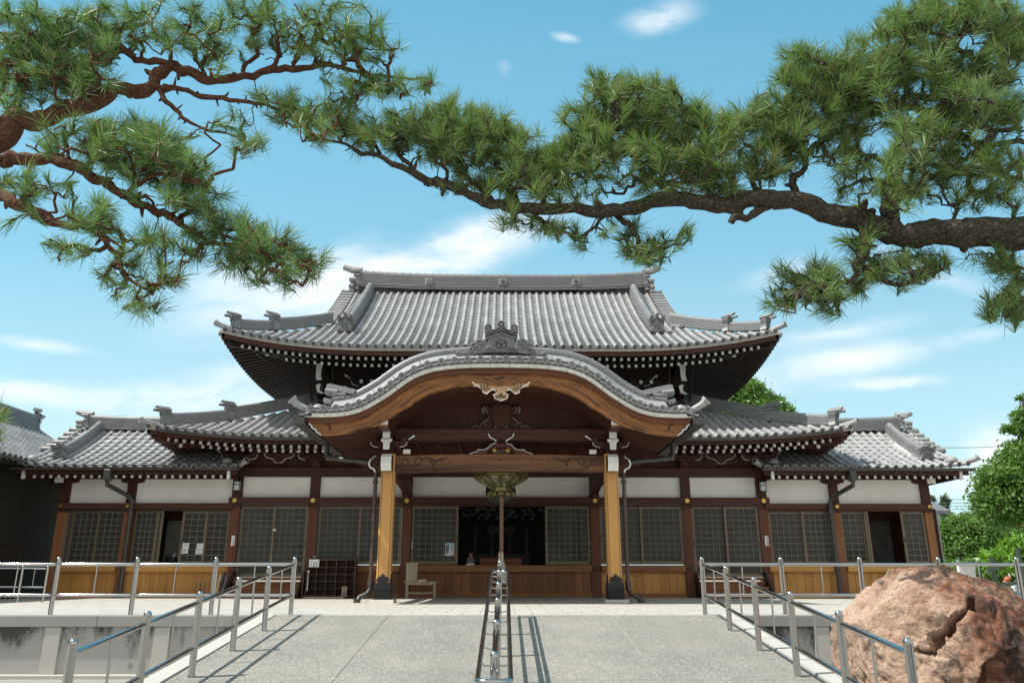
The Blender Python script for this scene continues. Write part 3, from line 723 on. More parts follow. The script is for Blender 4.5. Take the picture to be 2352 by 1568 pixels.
# ridge following the arch
mb=MB(); P=arch_pts(-3.85,3.85,90,PY+.72,.44)
mb.sweep([p for p,_ in P],courses(.32,.18,3),V((0,1,0)),lambda i:P[i][1],0)
for x in arc_even(-3.8,3.8,.33):
    (p,n),=arch_pts(x,x,1,PY+.72,.62); l=V((0,1,0)).cross(n); mb.tube([p-l*.012,p+l*.012],.120,12,0)
mb.build('arched_ridge',[MT['tile_ridge']],porch)
for sx in (-1,1):
    mb=MB(); (p,n),=arch_pts(sx*3.85,sx*3.85,1,PY+.56,.38)
    ang=sx*.22
    mb.M=Matrix.Translation(p)@Matrix.Rotation(-ang,4,'Y')
    g=lambda pts:[(sx*x,z) for x,z in pts]
    mb.prism(g([(-.16,-.02),(.22,-.05),(.30,.10),(.24,.26),(-.12,.26)]),0,.30,0); mb.prism(g([(.0,.18),(.26,.08),(.30,.14),(.0,.25)]),-.05,.32,0); mb.prism(g([(-.02,.27),(.30,.18),(.33,.24),(.0,.33)]),-.07,.34,0)
    mb.prism(g([(-.2,.33),(.50,.33),(.52,.42),(.45,.46),(-.2,.46)]),-.03,.30,0); mb.box(min(sx*.28,sx*.52),max(sx*.28,sx*.52),.02,.28,.20,.33,0); mb.tube([(sx*.2,-.06,.29),(sx*.5,-.06,.27)],.05,8,0); mb.box(min(sx*.3,sx*.5),max(sx*.3,sx*.5),.02,.28,.0,.10,0)
    mb.M=None; mb.build('ridge_end_tile',[MT['tile'],MT['tile_dark']],porch)
    # corner tiles at the eave tips
    mb=MB(); (p,n),=arch_pts(sx*(XE-.18),sx*(XE-.18),1,PY+.10,.16)
    mb.tube([p+V((sx*.0,.12,.03)),p+V((sx*.20,.06,.05)),p+V((sx*.42,-.02,.17)),p+V((sx*.50,-.05,.25))],[.075,.08,.085,.10],12,0)
    d=V((sx*.55,-.3,.5)).normalized(); l=d.cross(UP).normalized(); disc_end(mb,p+V((sx*.50,-.05,.25)),l,l.cross(d),d,.125,0,1,True)
    mb.lathe([(.16,-.05),(.17,.02),(.12,.11),(.04,.15)],p+V((-sx*.05,.22,.06)),14,0)
    for q,zz in ((.10,.0),(.2,-.05),(.3,-.03)): mb.box(min(p.x+sx*.02,p.x+sx*q),max(p.x+sx*.02,p.x+sx*q),PY-.02,PY+.3,p.z-.10+zz,p.z-.05+zz,0)
    mb.build('corner_tile',[MT['tile'],MT['tile_dark']],porch)
# pale strip in short pieces
mb=MB(); xs=arc_even(-XE,XE,.47); xs=[-XE]+xs[1:-1]+[XE]
for xa,xb in zip(xs[:-1],xs[1:]):
    g=.004; a=arch_pts(xa+g,xb-g,6,PY,.085); b=arch_pts(xa+g,xb-g,6,PY,0); c=arch_pts(xa+g,xb-g,6,PY+.14,0); d=arch_pts(xa+g,xb-g,6,PY+.14,.085)
    mb.grid([[p for p,_ in q] for q in (d,a,b,c)],0,False)
mb.build('pale_eave_board',[MT['pale']],porch)
# bargeboard
_lp=[(742.8,1000.5),(770,999.3),(803,995),(836,986),(862.5,978.5),(880,969.7),(902,957.6),(924,942),(946,932),(950,926),(979,909),(1005,899.5),(1040,890),(1084,884.5),(1125,888),(1151,894.5)]
BY=18.52
_lx=[xat(p[0],p[1],BY)-PCX for p in _lp]; _lz=[zat(p[1],BY) for p in _lp]
NB=70; XU=XE-.10; XL=-_lx[0]
def bl(f):   # lower edge, f 0..1 from tip to crown
    x=-XL*(1-f); return x,float(np.interp(x,_lx,_lz))
def bu(f):
    x=-XU*(1-f); return x,zarch(x)-.13
def brow(f,v): a=bu(f); b=bl(f); return a[0]+(b[0]-a[0])*v,a[1]+(b[1]-a[1])*v
mb=MB(); fs=np.linspace(0,1,NB)
for sx in (-1,1):
    def strip(v0,v1,y0,y1):
        mb.grid([[(-sx*brow(f,v)[0],y,brow(f,v)[1]) for f in fs] for v,y in ((v0,y0),(v1,y1))],0,True,[[(f*5.2,v0*.5+.02*sx) for f in fs],[(f*5.2,v1*.5+.02*sx) for f in fs]])
    strip(0,.62,BY,BY); strip(.62,.62,BY,BY-.030); strip(.62,.76,BY-.03,BY-.03); strip(.76,.76,BY-.03,BY-.05); strip(.76,.98,BY-.05,BY-.05); strip(.98,1.,BY-.05,BY-.05); strip(1,1,BY-.05,BY+.12); strip(0,0,BY,BY+.12); strip(0,1,BY+.12,BY+.12)
mb.build('bargeboard',[MT['barge']],porch)
for sx in (-1,1):
    mb=MB()
    # white painted wavy end grain and the incised curl
    P=[brow(0,v) for v in (0,.12,.22,.30,.42,.52,.62,.72,.85,1.)]; w=[.0,.03,.0,.035,.05,.01,.03,.045,.02,.02]
    for (a,wa),(b,wb) in zip(zip(P[:-1],w[:-1]),zip(P[1:],w[1:])): mb.tube([(-sx*a[0]*1.0+sx*wa,BY-.03,a[1]),(-sx*b[0]+sx*wb,BY-.03,b[1])],.018,6,0)
    c=brow(.055,.5); pts=[(-sx*(c[0]+.10*math.cos(t)+.0),BY-.008,c[1]+.12*math.sin(t)) for t in np.linspace(-2.2,1.9,12)]; mb.tube(pts,.018,6,1)
    mb.build('bargeboard_tip',[MT['white'],MT['carve']],porch)
# dark board above the bargeboard
mb=MB(); a=arch_pts(-XE+.08,XE-.08,80,BY-.05,-.005)
mb.grid([[p for p,_ in a],[p-UP*.14 for p,_ in a]],0,True); mb.grid([[p-UP*.14 for p,_ in a],[p-UP*.14+V((0,.15,0)) for p,_ in a]],0,True)
mb.build('fascia_board',[MT['redX']],porch)
# underside: arched ribs and boards
mb=MB()
def soff(x,k=1.0): return zarch(x)-.40-.06*max(0,1-abs(x)/3.)
X=np.linspace(-XE+.35,XE-.35,70)
mb.grid([[V((x,y,soff(x)+.02)) for x in X] for y in (18.62,21,24.6)],0,True)
mb.build('porch_soffit',[MT['darkX']],porch)
mb=MB()
for i,y in enumerate(np.arange(18.78,23.2,.27)):
    P=[V((x,y,soff(x)-.02)) for x in np.linspace(-XE+.42,XE-.42,60)]
    mb.sweep(P,[(-.04,-.05),(.04,-.05),(.04,.05),(-.04,.05)],V((0,1,0)),UP,0)
mb.build('arched_rafter',[MT['darkX']],porch)['kind']='stuff'
# gable wall behind the arch
mb=MB(); poly=[(-2.95,4.2)]+[(x,soff(x)-.02) for x in np.linspace(-2.95,2.95,40)]+[(2.95,4.2)]
mb.prism(poly,20.30,20.42,0)
for x in np.linspace(-2.6,2.6,14): mb.box(x-.006,x+.006,20.292,20.30,4.2,4.9,0)
mb.build('gable_wall',[MT['darkZ']],porch)
mb=MB(); mb.box(-2.72,2.72,19.98,20.24,3.96,4.26,0,.02); mb.box(-3.3,3.3,20.24,20.40,3.95,4.22,0); mb.build('upper_beam',[MT['darkX']],porch)
# coffered ceiling
mb=MB(); mb.box(-2.8,2.8,20.3,24.7,4.02,4.06,0)
for i in range(11): x=-2.75+i*.55; mb.box(x-.03,x+.03,20.3,24.7,3.95,4.02,1)
for i in range(9): y=20.45+i*.5; mb.box(-2.8,2.8,y-.025,y+.025,3.955,4.018,1)
mb.build('coffered_ceiling',[MT['redX'],MT['darkX']],porch)
# struts and carvings in the gable
def cloud(mb,pts,y,th,m=0,me=1,edge=.012,sym=True,closed=True):
    for sx in ((-1,1) if sym else (1,)):
        q=[(PCX+sx*x,z) for x,z in pts]; mb.prism(q,y,y+th,m)
        if me is not None:
            for a,b in zip(q[:-1],q[1:]): mb.tube([(a[0],y-.004,a[1]),(b[0],y-.004,b[1])],edge,6,me)
mb=MB(); S=.0106
def pz(py,Y): return zat(py,Y)
Yg=20.18; k=20.0/1800*.99
z0=pz(985,Yg)
# lower winged strut
cloud(mb,[(0,z0+.02),(.78,z0+.0),(.62,z0+.12),(.50,z0+.06),(.46,z0+.18),(.30,z0+.28),(.34,z0+.42),(.48,z0+.50),(.40,z0+.62),(.26,z0+.58),(.12,z0+.62),(0,z0+.62)],Yg,.10,0,None)
for sx in (-1,1):
    for pts,r in (([(.46,.42),(.50,.50),(.45,.58)],.014),([(.78,.0),(.66,.10),(.55,.05),(.48,.18)],.008),([(.34,.42),(.44,.50),(.36,.56)],.008),([(.3,.3),(.45,.18),(.4,.1)],.008),([(.22,.68),(.14,.74),(.10,.80)],.012),([(.30,.98),(.28,.84),(.14,.74),(.08,.66)],.014)):
        mb.tube([(PCX+sx*x,Yg-.01,z0+z) for x,z in pts],r*.65,6,1)
mb.prism([(PCX-.22,z0+.62),(PCX+.22,z0+.62),(PCX+.22,z0+.2),(PCX+.14,z0-.02),(PCX,z0-.14),(PCX-.14,z0-.02),(PCX-.22,z0+.2)],Yg-.10,Yg,0)
mb.tube([(PCX-.15,Yg-.11,z0+.04),(PCX-.12,Yg-.11,z0-.06),(PCX,Yg-.11,z0-.15),(PCX+.12,Yg-.11,z0-.06),(PCX+.15,Yg-.11,z0+.04)],.010,6,1)
mb.box(PCX-.10,PCX+.10,Yg-.55,Yg,z0+.80,z0+1.06,0); mb.box(PCX-.10,PCX+.10,Yg-.56,Yg-.55,z0+.80,z0+1.06,1)
for sx in (-1,1): mb.prism([(PCX+sx*.1,z0+.64),(PCX+sx*.34,z0+.90),(PCX+sx*.36,z0+1.06),(PCX+sx*.22,z0+1.10),(PCX+sx*.1,z0+.95)],Yg-.02,Yg+.08,0)
mb.build('gable_strut',[MT['darkX'],MT['pale']],porch)
# pendant carving under the crown of the arch
mb=MB(); Yp=18.42; zp=pz(889,Yp)
G=[(0,.02),(.34,.04),(.40,.10),(.66,.10),(.74,.15),(.70,.02),(.60,.03),(.48,-.05),(.46,-.14),(.36,-.18),(.30,-.10),(.24,-.06),(.12,-.05),(.10,-.16),(.19,-.20),(.16,-.30),(0,-.36)]
for sx in (-1,1): mb.prism([(PCX+sx*x*.95,zp+z*.92) for x,z in G],Yp,Yp+.09,0)
for sx in (-1,1):
    for pts in ([(.74,.15),(.66,.06),(.60,.03),(.48,-.05),(.46,-.14),(.36,-.18)],[(.36,-.18),(.28,-.10),(.20,-.06),(.13,-.10)],[(.10,-.16),(.19,-.20),(.15,-.30),(0,-.36)]):
        mb.tube([(PCX+sx*x*.95,Yp-.005,zp+z*.92) for x,z in pts],.009,6,1)
    for x0 in (.30,.38,.46): mb.tube([(PCX+sx*x0,Yp-.006,zp+.09),(PCX+sx*(x0+.04),Yp-.006,zp+.0),(PCX+sx*(x0-.03),Yp-.006,zp-.07)],.012,6,2)
    mb.tube([(PCX+sx*.02,Yp-.006,zp-.25),(PCX+sx*.09,Yp-.006,zp-.22),(PCX+sx*.12,Yp-.006,zp-.27)],.014,6,2)
mb.prism([(PCX-.06,zp-.22),(PCX,zp-.13),(PCX+.06,zp-.22)],Yp-.008,Yp,2)
mb.build('gable_pendant',[MT['pendant'],MT['white'],MT['carve']],porch)
# crown ornament with cloud wings and paulownia crest
mb=MB(); zc=zarch(0)+.46
oni(mb,(PCX,PY+.22,zc-.02),0,.80,.66,0,1,0,.3,True,True,.22)
for sx in (-1,1):
    K_=1.14; g=lambda pts:[(PCX+sx*x*K_,zc+z*K_) for x,z in pts]
    mb.prism(g([(.34,.0),(.40,-.03),(.62,-.06),(.80,-.10),(.96,-.10),(1.0,-.05),(.95,.0),(.86,.0),(.72,.06),(.66,.14),(.60,.24),(.50,.30),(.40,.26),(.34,.30)]),PY+.26,PY+.42,0)
    for cx,cz,r in ((.46,.20,.10),(.58,.13,.085),(.50,.07,.075),(.64,.05,.06),(.92,-.05,.05)):
        pts=[(PCX+sx*K_*(cx+(r*(1-.09*i))*math.cos(i*.55)),PY+.245,zc+K_*(cz+(r*(1-.09*i))*math.sin(i*.55))) for i in range(10)]
        mb.tube(pts,.022,6,0)
    for dz in (0,.035): mb.tube([(PCX+sx*x*K_,PY+.25,zc+z*K_+dz) for x,z in ((.60,-.03),(.72,-.03),(.82,-.065),(.93,-.07))],.016,6,0)
mb.build('crown_ornament',[MT['tile_ridge'],MT['tile_dark']],porch)
# box gutters along the porch eaves with swan-neck pipes to the pillars
for sx in (-1,1):
    mb=MB(); x=sx*(XE+.10); z=zarch(XE)-.02
    mb.sweep([V((x,PY-.10,z)),V((x,23.0,z-.05))],[(-.13,-.17),(.13,-.17),(.13,0),(.115,0),(.115,-.155),(-.115,-.155),(-.115,0),(-.13,0)],V((1,0,0)),UP,0)
    mb.box(x-.125,x+.125,PY-.095,PY-.08,z-.165,z-.01,0)
    zt=3.62; xx=sx*(XE-.02)
    mb.tube([(xx,20.9,z-.12),(xx,20.9,zt+.10),(xx-sx*.03,20.88,zt+.02),(xx-sx*.12,20.85,zt-.01),(sx*3.45,20.3,zt-.17),(sx*3.20,20.22,zt-.26),(sx*3.17,20.2,zt-.40)],.062,8,0)
    mb.build('gutter',[MT['gutter']],porch)
    mb=MB(); xp=sx*3.17
    mb.tube([(xp,20.2,3.24),(xp,20.2,.42)],.048,8,0); mb.tube([(xp,20.2,2.95),(xp,20.2,2.90)],.07,8,0); mb.tube([(xp,20.2,.5),(xp,20.2,.42)],.075,8,0); mb.box(xp-.02,xp+.16,20.18,20.22,2.25,2.27,0); mb.box(xp-.02,xp+.16,20.18,20.22,.92,.94,0)
    mb.tube([(xp,20.2,.44),(xp,20.2,.30),(xp+sx*.06,20.15,.20),(xp+sx*.22,20.0,.12),(xp+sx*.27,19.97,.0)],.062,8,1); mb.tube([(xp+sx*.27,19.97,.09),(xp+sx*.27,19.97,.0)],.085,8,1)
    mb.build('downpipe',[MT['pipe'],MT['gutter']],porch)
# pillars
for sx in (-1,1):
    x=sx*2.83; y=20.1
    mb=MB(); w=.17; c=.045
    poly=[(x-w,y-w+c),(x-w+c,y-w),(x+w-c,y-w),(x+w,y-w+c),(x+w,y+w-c),(x+w-c,y+w),(x-w+c,y+w),(x-w,y+w-c)]
    mb.prism(poly,.08,3.60,0,'xy'); 
    for q in (-1,1): mb.box(x+q*(w-c)-.006,x+q*(w-c)+.006,y-w-.004,y-w+.01,.1,3.55,1)
    mb.lathe([(.013,0),(.013,.006)],(x,y-w-.004,3.0),8,1)
    pl=mb.build('porch_pillar',[MT['pillar'],MT['sillZ']],hall)
    mb=MB(); a=w+.035
    mb.box(x-a,x+a,y-a,y+a,.06,.34,0,.015)
    for i in range(8): q=x-a+.03+i*(2*a-.06)/7; mb.tube([(q,y-a-.005,.09),(q,y-a-.005,.31)],.016,6,0)
    mb.box(x-a-.012,x+a+.012,y-a-.012,y+a+.012,.33,.37,0)
    for f in ('f',):
        mb.prism([(x-.20,.37),(x+.20,.37),(x+.19,.45),(x+.13,.46),(x+.16,.54),(x+.11,.60),(x+.06,.61),(x,.68),(x-.06,.61),(x-.11,.60),(x-.16,.54),(x-.13,.46),(x-.19,.45)],y-w-.02,y-w-.004,0)
        for q in (-1,1): mb.prism([(y-.18,.37),(y+.18,.37),(y+.17,.45),(y+.1,.56),(y,.66),(y-.1,.56),(y-.17,.45)],x+q*(w+.004),x+q*(w+.02),0,'yz')
    cyl_y(mb,(x,.52),.045,y-w-.026,y-w-.01,10,0,True,1)
    mb.build('iron_shoe',[MT['metal_black'],MT['oldwood']],pl)
    mb=MB(); mb.prism([(y-.31,0),(y+.31,0),(y+.26,.075),(y-.26,.075)],x-.29,x+.29,0,'yz'); mb.build('base_stone',[MT['granite']],pl)
    # painted nosings: white front, dark carved side
    mb=MB(); xn=x-sx*.0
    mb.prism([(19.60,3.22),(19.56,3.32),(19.58,3.46),(19.70,3.54),(19.93,3.54),(19.93,3.14),(19.66,3.14)],xn-.125,xn+.125,0,'yz'); 
    P=[(19.655,3.125),(19.60,3.19),(19.552,3.31),(19.572,3.47),(19.66,3.545)]
    mb.grid([[V((xn-.13,a-.004,b)) for a,b in P],[V((xn,a-.028,b)) for a,b in P],[V((xn+.13,a-.004,b)) for a,b in P]],1,False)
    mb.build('white_nosing',[MT['darkX'],MT['white']],pl)
    mb=MB(); g=lambda pts:[(x+sx*q,z) for q,z in pts]
    O=[(.17,3.56),(.34,3.55),(.46,3.46),(.50,3.36),(.46,3.26),(.36,3.22),(.33,3.14),(.17,3.12)]
    mb.prism(g(O),20.02,20.18,0)
    for a,b in zip(O[1:6],O[2:7]): mb.tube([(x+sx*a[0],20.0,a[1]),(x+sx*b[0],20.0,b[1])],.026 if a[1]<3.5 else .012,6,1)
    mb.tube([(x+sx*(.33+.07*math.cos(t)),20.01,3.36+.07*math.sin(t)) for t in np.linspace(0,4.4,9)],.016,6,2)
    mb.build('side_nosing',[MT['darkX'],MT['white'],MT['carve']],pl)
    # bracket over the pillar
    bracket(pl,x,19.96,3.60,.66,dk='darkX')
    mb=MB(); 
    mb.box(x-.085,x+.085,19.50,19.95,3.66,3.86,0); mb.prism([(x-.075,3.64),(x+.075,3.64),(x+.08,3.80),(x+.14,3.85),(x+.14,3.90),(x-.14,3.90),(x-.14,3.85),(x-.08,3.80)],19.47,19.50,1); mb.box(x-.09,x+.09,19.42,19.95,3.90,4.06,0); mb.box(x-.092,x+.092,19.405,19.42,3.91,4.065,1)
    mb.build('beam_end',[MT['darkX'],MT['white']],pl)
    mb=MB(); mb.box(x-.13,x+.13,18.70,24.6,4.06,4.32,0); mb.box(x-.135,x+.135,18.66,18.70,4.10,4.325,1); mb.box(x-.135,x+.135,18.66,18.70,4.055,4.10,2); mb.build('purlin',[MT['darkY'],MT['white'],MT['sillX']],porch)
    mb=MB(); q=x-sx*.46; mb.box(q-.085,q+.085,19.9,20.05,3.60,3.70,1); mb.build('white_block',[MT['white'],MT['white']],pl)
    # curved tie beam back to the hall wall
    mb=MB(); ys=np.linspace(20.2,24.75,16); path=[V((sx*2.86,yy,3.24+.16*math.sin((yy-20.2)/4.55*pi)+ (yy-20.2)*-.02)) for yy in ys]
    mb.sweep(path,[(-.11,-.20),(-.06,-.22),(.06,-.22),(.11,-.20),(.11,.16),(-.11,.16)],V((1,0,0)),UP,0); mb.box(sx*2.9-.10,sx*2.9+.10,24.2,24.76,2.95,3.12,0); mb.build('tie_beam',[MT['darkY']],hall)
# main rainbow beam
mb=MB(); xs=np.linspace(-2.66,2.66,31); up=.05
top=[(x,3.545+up*math.cos(x/2.66*pi/2)) for x in xs]; bot=[(x,3.145+(.0 if abs(x)>2.0 else .012)) for x in xs]
mb.prism(top+bot[::-1],19.97,20.23,0)
mb.prism([(x,z) for x,z in [(-1.75,3.20),(-1.55,3.27),(-1.3,3.285),(1.3,3.285),(1.55,3.27),(1.75,3.20)]],19.955,19.975,0); mb.prism([(-1.7,3.16),(-1.45,3.23),(1.45,3.23),(1.7,3.16)],19.94,19.96,0)
for sx in (-1,1):
    def T(pts,r=.013): mb.tube([(sx*x,19.962,z) for x,z in pts],[r]*(len(pts)-1)+[r*.5],6,1)
    sp=[(2.10+.16*(1-.07*i)*math.cos(1.2+i*.55),3.40+.13*(1-.07*i)*math.sin(1.2+i*.55)) for i in range(12)]; T(sp)
    T([(2.48,3.42),(2.40,3.47),(2.32,3.43),(2.34,3.34),(2.26,3.30),(2.12,3.28)]); T([(2.50,3.36),(2.44,3.30),(2.36,3.32)]); T([(2.25,3.25),(2.1,3.20),(1.9,3.17)])
    T([(1.98,3.46),(1.86,3.50),(1.76,3.44),(1.72,3.34),(1.70,3.26)]); T([(1.78,3.50),(1.66,3.42),(1.52,3.44),(1.46,3.50)]); T([(1.56,3.44),(1.44,3.46),(1.34,3.52)]); T([(1.72,3.30),(1.60,3.38),(1.66,3.46)],.008)
for x in (-1.25,0,1.25): mb.tube([(x,19.965,3.42),(x,19.95,3.42)],.02,8,1)
mb.build('rainbow_beam',[MT['rainbow'],MT['carve']],hall)
# frog-leg strut with gilt flowers
mb=MB(); z=3.60; yk=19.98
K=[(0,.28),(.14,.27),(.26,.22),(.36,.12),(.48,.085),(.60,.10),(.66,.02),(.78,.0),(.40,.0),(.34,.05),(.28,.10),(.18,.17),(0,.17)]
for sx in (-1,1):
    mb.prism([(PCX+sx*a,z+b) for a,b in K],yk,yk+.14,0)
    E=[(.13,.285),(.26,.235),(.36,.135),(.48,.10),(.58,.115),(.62,.06),(.70,.04),(.80,.0)]
    for a,b in zip(E[:-1],E[1:]): mb.tube([(PCX+sx*a[0],yk-.006,z+a[1]),(PCX+sx*b[0],yk-.006,z+b[1])],.008,6,1)
    mb.prism([(PCX+sx*a,z+b) for a,b in [(.10,.31),(.17,.34),(.20,.41),(.30,.46),(.33,.52),(.26,.50),(.16,.42),(.08,.36)]],yk-.03,yk+.05,0)
    for a,b in (((.12,.325),(.20,.38)),((.20,.38),(.29,.43)),((.29,.43),(.33,.52))): mb.tube([(PCX+sx*a[0],yk-.035,z+a[1]),(PCX+sx*b[0],yk-.035,z+b[1])],.015,6,1)
    for q in range(5): an=q*1.257; mb.lathe([(.001,-.028),(.03,0),(.001,.028)],(PCX+sx*.17+.035*math.cos(an),yk+.03,z+.10+.032*math.sin(an)),8,2)
    mb.tube([(PCX+sx*(.0+.30*math.cos(t)),yk+.05,z+.02+.13*math.sin(t)) for t in np.linspace(.1,1.5,7)],.012,6,3)
mb.prism([(PCX+.25*math.cos(t),z+.06+.07*math.sin(t)) for t in np.linspace(0,2*pi,14)[:-1]],yk+.02,yk+.08,3)
mb.build('frog_leg_strut',[MT['darkX'],MT['white'],MT['gold'],MT['carve']],hall)
# hanging fire-lantern and rope are things of their own (see below)

# ------------------------------------------------------------------ hall facade
YW=24.9
def XW(px,py=1180): return xat(px,py,YW-.1)
POSTS=[-8.2,-5.79,-2.9,2.92,5.78,8.16]
def hexflower(mb,x,y,z,r=.075,m=0):
    cyl_y(mb,(x,z),r*.8,y-.015,y+.01,6,m,False)
    for k in range(6): a=k*pi/3+pi/6; cyl_y(mb,(x+r*.62*math.cos(a),z+r*.62*math.sin(a)),r*.36,y-.025,y,7,m,False)
    cyl_y(mb,(x,z),r*.25,y-.035,y,7,m,False)
for i,x in enumerate(POSTS):
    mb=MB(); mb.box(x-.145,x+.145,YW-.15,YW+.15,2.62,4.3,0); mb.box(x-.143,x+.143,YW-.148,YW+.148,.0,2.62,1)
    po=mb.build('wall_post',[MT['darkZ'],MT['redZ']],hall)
    mb=MB(); hexflower(mb,x,YW-.26,2.86); 
    mb.build('nail_cover',[MT['gold']],po)
mb=MB(); mb.box(-8.4,8.36,YW-.24,YW-.10,2.76,2.96,0,.012); mb.box(-8.3,8.3,YW-.16,YW+.1,2.70,2.755,0); mb.build('head_beam',[MT['darkX']],hall)
mb=MB(); mb.box(-8.3,8.3,YW-.18,YW+.1,3.60,3.88,0,.01); mb.box(-8.3,8.3,YW+.02,YW+.1,3.88,4.85,0)
for x in [(-8.2-5.79)/2,(5.78+8.16)/2]: mb.box(x-.06,x+.06,YW-.06,YW+.02,3.88,4.2,0)
mb.box(-8.6,8.6,YW-.30,YW-.12,4.42,4.58,0); mb.build('upper_tie_beam',[MT['darkX']],hall)
for a,b in zip(POSTS[:-1],POSTS[1:]):
    mb=MB(); mb.box(a+.146,b-.146,YW-.02,YW+.08,2.96,3.60,0); mb.build('plaster_panel',[MT['plaster']],hall)
for x in POSTS: bracket(hall,x,YW-.18,3.92,.80,dk='darkX')
for x in [(-8.2-5.79)/2,(-5.79-2.9)/2,(5.78+8.16)/2,(2.92+5.78)/2]:
    mb=MB()
    for sx in (-1,1):
        mb.prism([(x,4.02),(x+sx*.12,4.04),(x+sx*.2,4.14),(x+sx*.42,4.22),(x+sx*.46,4.34),(x,4.34)],YW-.10,YW+.02,0)
        mb.tube([(x+sx*q,YW-.11,w) for q,w in ((.02,4.03),(.12,4.05),(.18,4.14),(.26,4.175),(.36,4.19),(.44,4.24),(.47,4.33))],[.011]*7,6,1)
    mb.build('bracket_arm',[MT['darkX'],MT['white']],hall)
def door(parent,x0,x1,z0,z1,y,nc,nr,lower=None,handle=None):
    """sliding lattice door: frame, lattice, dark pane"""
    fw=.075; zl=z0 if lower is None else lower
    mb=MB(); mb.box(x0,x0+fw,y,y+.05,z0,z1,0); mb.box(x1-fw,x1,y,y+.05,z0,z1,0); mb.box(x0+fw,x1-fw,y+.002,y+.048,z1-fw,z1,0); mb.box(x0+fw,x1-fw,y+.002,y+.048,z0,z0+fw*1.3,0)
    if lower is not None: mb.box(x0+fw,x1-fw,y+.002,y+.048,zl-.06,zl+.06,0)
    d=mb.build('sliding_door',[MT['frame']],parent)
    mb=MB(); mb.box(x0+fw,x1-fw,y+.026,y+.034,z0+fw,z1-fw,0); mb.build('pane',[MT['glass']],d)
    mb=MB(); b=.0095; zb=zl+(.06 if lower is not None else fw*1.3); zt=z1-fw
    for i in range(1,nc): q=x0+fw+(x1-x0-2*fw)*i/nc; mb.box(q-b,q+b,y+.004,y+.024,zb,zt,0)
    for j in range(1,nr): q=zb+(zt-zb)*j/nr; mb.box(x0+fw,x1-fw,y+.006,y+.022,q-b,q+b,0)
    mb.build('lattice',[MT['lattice']],d)
    hs={'l':x0+.02,'r':x1-.045,None:None}[handle]
    if hs is not None:
        zc=z0+(z1-z0)*.45; mb=MB(); mb.box(hs,hs+.025,y-.006,y,zc-.10,zc+.10,0); mb.build('handle',[MT['metal_black']],d)
    return d
ZB=.96; ZT=2.70
def bay(parent,a,b,nc,nr,z0=ZB,lower=None,zt=ZT):
    m=(a+b)/2
    door(parent,a,m+.035,z0,zt,YW-.02,nc,nr,lower,'l'); door(parent,m-.035,b,z0,zt,YW-.08,nc,nr,lower,'r')
bay(hall,-8.04,-5.95,5,9,.60,.98); bay(hall,-5.63,-3.06,6,9); bay(hall,3.08,5.62,6,9); bay(hall,5.94,8.0,5,9,.60,.98)
door(hall,-2.74,XW(1053),ZB,ZT,YW-.06,7,9,None,'r'); door(hall,XW(1252),2.76,ZB,ZT,YW-.06,7,9,None,'l')
door(hall,-2.5,XW(1053)-.1,ZB,ZT,YW+.02,7,9); door(hall,XW(1252)+.1,2.6,ZB,ZT,YW+.02,7,9)
# inside of the open middle bay
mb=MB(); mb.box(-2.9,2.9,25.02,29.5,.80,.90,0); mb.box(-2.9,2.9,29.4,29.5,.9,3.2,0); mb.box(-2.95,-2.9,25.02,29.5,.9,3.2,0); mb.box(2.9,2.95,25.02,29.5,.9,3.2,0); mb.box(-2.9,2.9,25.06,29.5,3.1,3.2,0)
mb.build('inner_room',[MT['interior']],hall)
mb=MB(); nx,nz=90,16; P=[]
for j in range(nz):
    row=[]
    for i in range(nx):
        x=-1.5+3*i/(nx-1); z=2.38+.36*j/(nz-1); w=.05*math.sin(x*11+math.sin(z*17)*1.2)+.04*mnoise.noise(V((x*5,z*9,1)))
        row.append(V((x,25.5+w,z-(.05*abs(math.sin(x*5.2)) if j==0 else 0))))
    P.append(row)
mb.grid(P,0,True); mb.build('carved_valance',[MT['lacquer']],hall)
mb=MB()
for x in (-.9,-.3,.3,.9): mb.box(x-.05,x+.05,28.5,28.6,.9,2.4,0)
mb.box(-1.0,1.0,28.3,28.7,.9,1.35,0); mb.box(-.5,.5,28.4,28.6,2.05,2.3,1); 
for k in range(7): mb.tube([(-.42+k*.14,28.4,1.95),(-.42+k*.14,28.4,1.5)],.018,6,1)
mb.build('altar',[MT['lacquer'],simple('dim_gilding',(.03,.024,.01),.5,.3,bump=.3)],hall)
# sill, wainscot, base
def wainscot(parent,a,b,mat,matsill,n):
    mb=MB(); mb.box(a,b,YW-.22,YW+.02,.74,.94,0,.01); mb.build('sill_beam',[MT[matsill]],parent)
    mb=MB(); w=(b-a)/n
    for i in range(n): mb.box(a+i*w+.004,a+(i+1)*w-.004,YW-.08-.004*(i%3),YW,.12,.738,0)
    mb.box(a,b,YW+.004,YW+.05,.0,.9,1); mb.build('wainscot',[MT[mat],MT['blackX']],parent)
    mb=MB(); mb.box(a,b,YW-.14,YW+.02,.0,.12,0); mb.build('base_board',[MT[matsill]],parent)
wainscot(hall,-5.64,-3.05,'midZ','sillX',10); wainscot(hall,-2.75,2.77,'midZ','sillX',21); wainscot(hall,3.07,5.63,'goldZ','sillX',10)
for x in (2.92,5.78):
    mb=MB(); cyl_y(mb,(x,.84),.065,YW-.24,YW-.22,10,0,True); mb.build('nail_cover',[MT['metal_black']],hall)
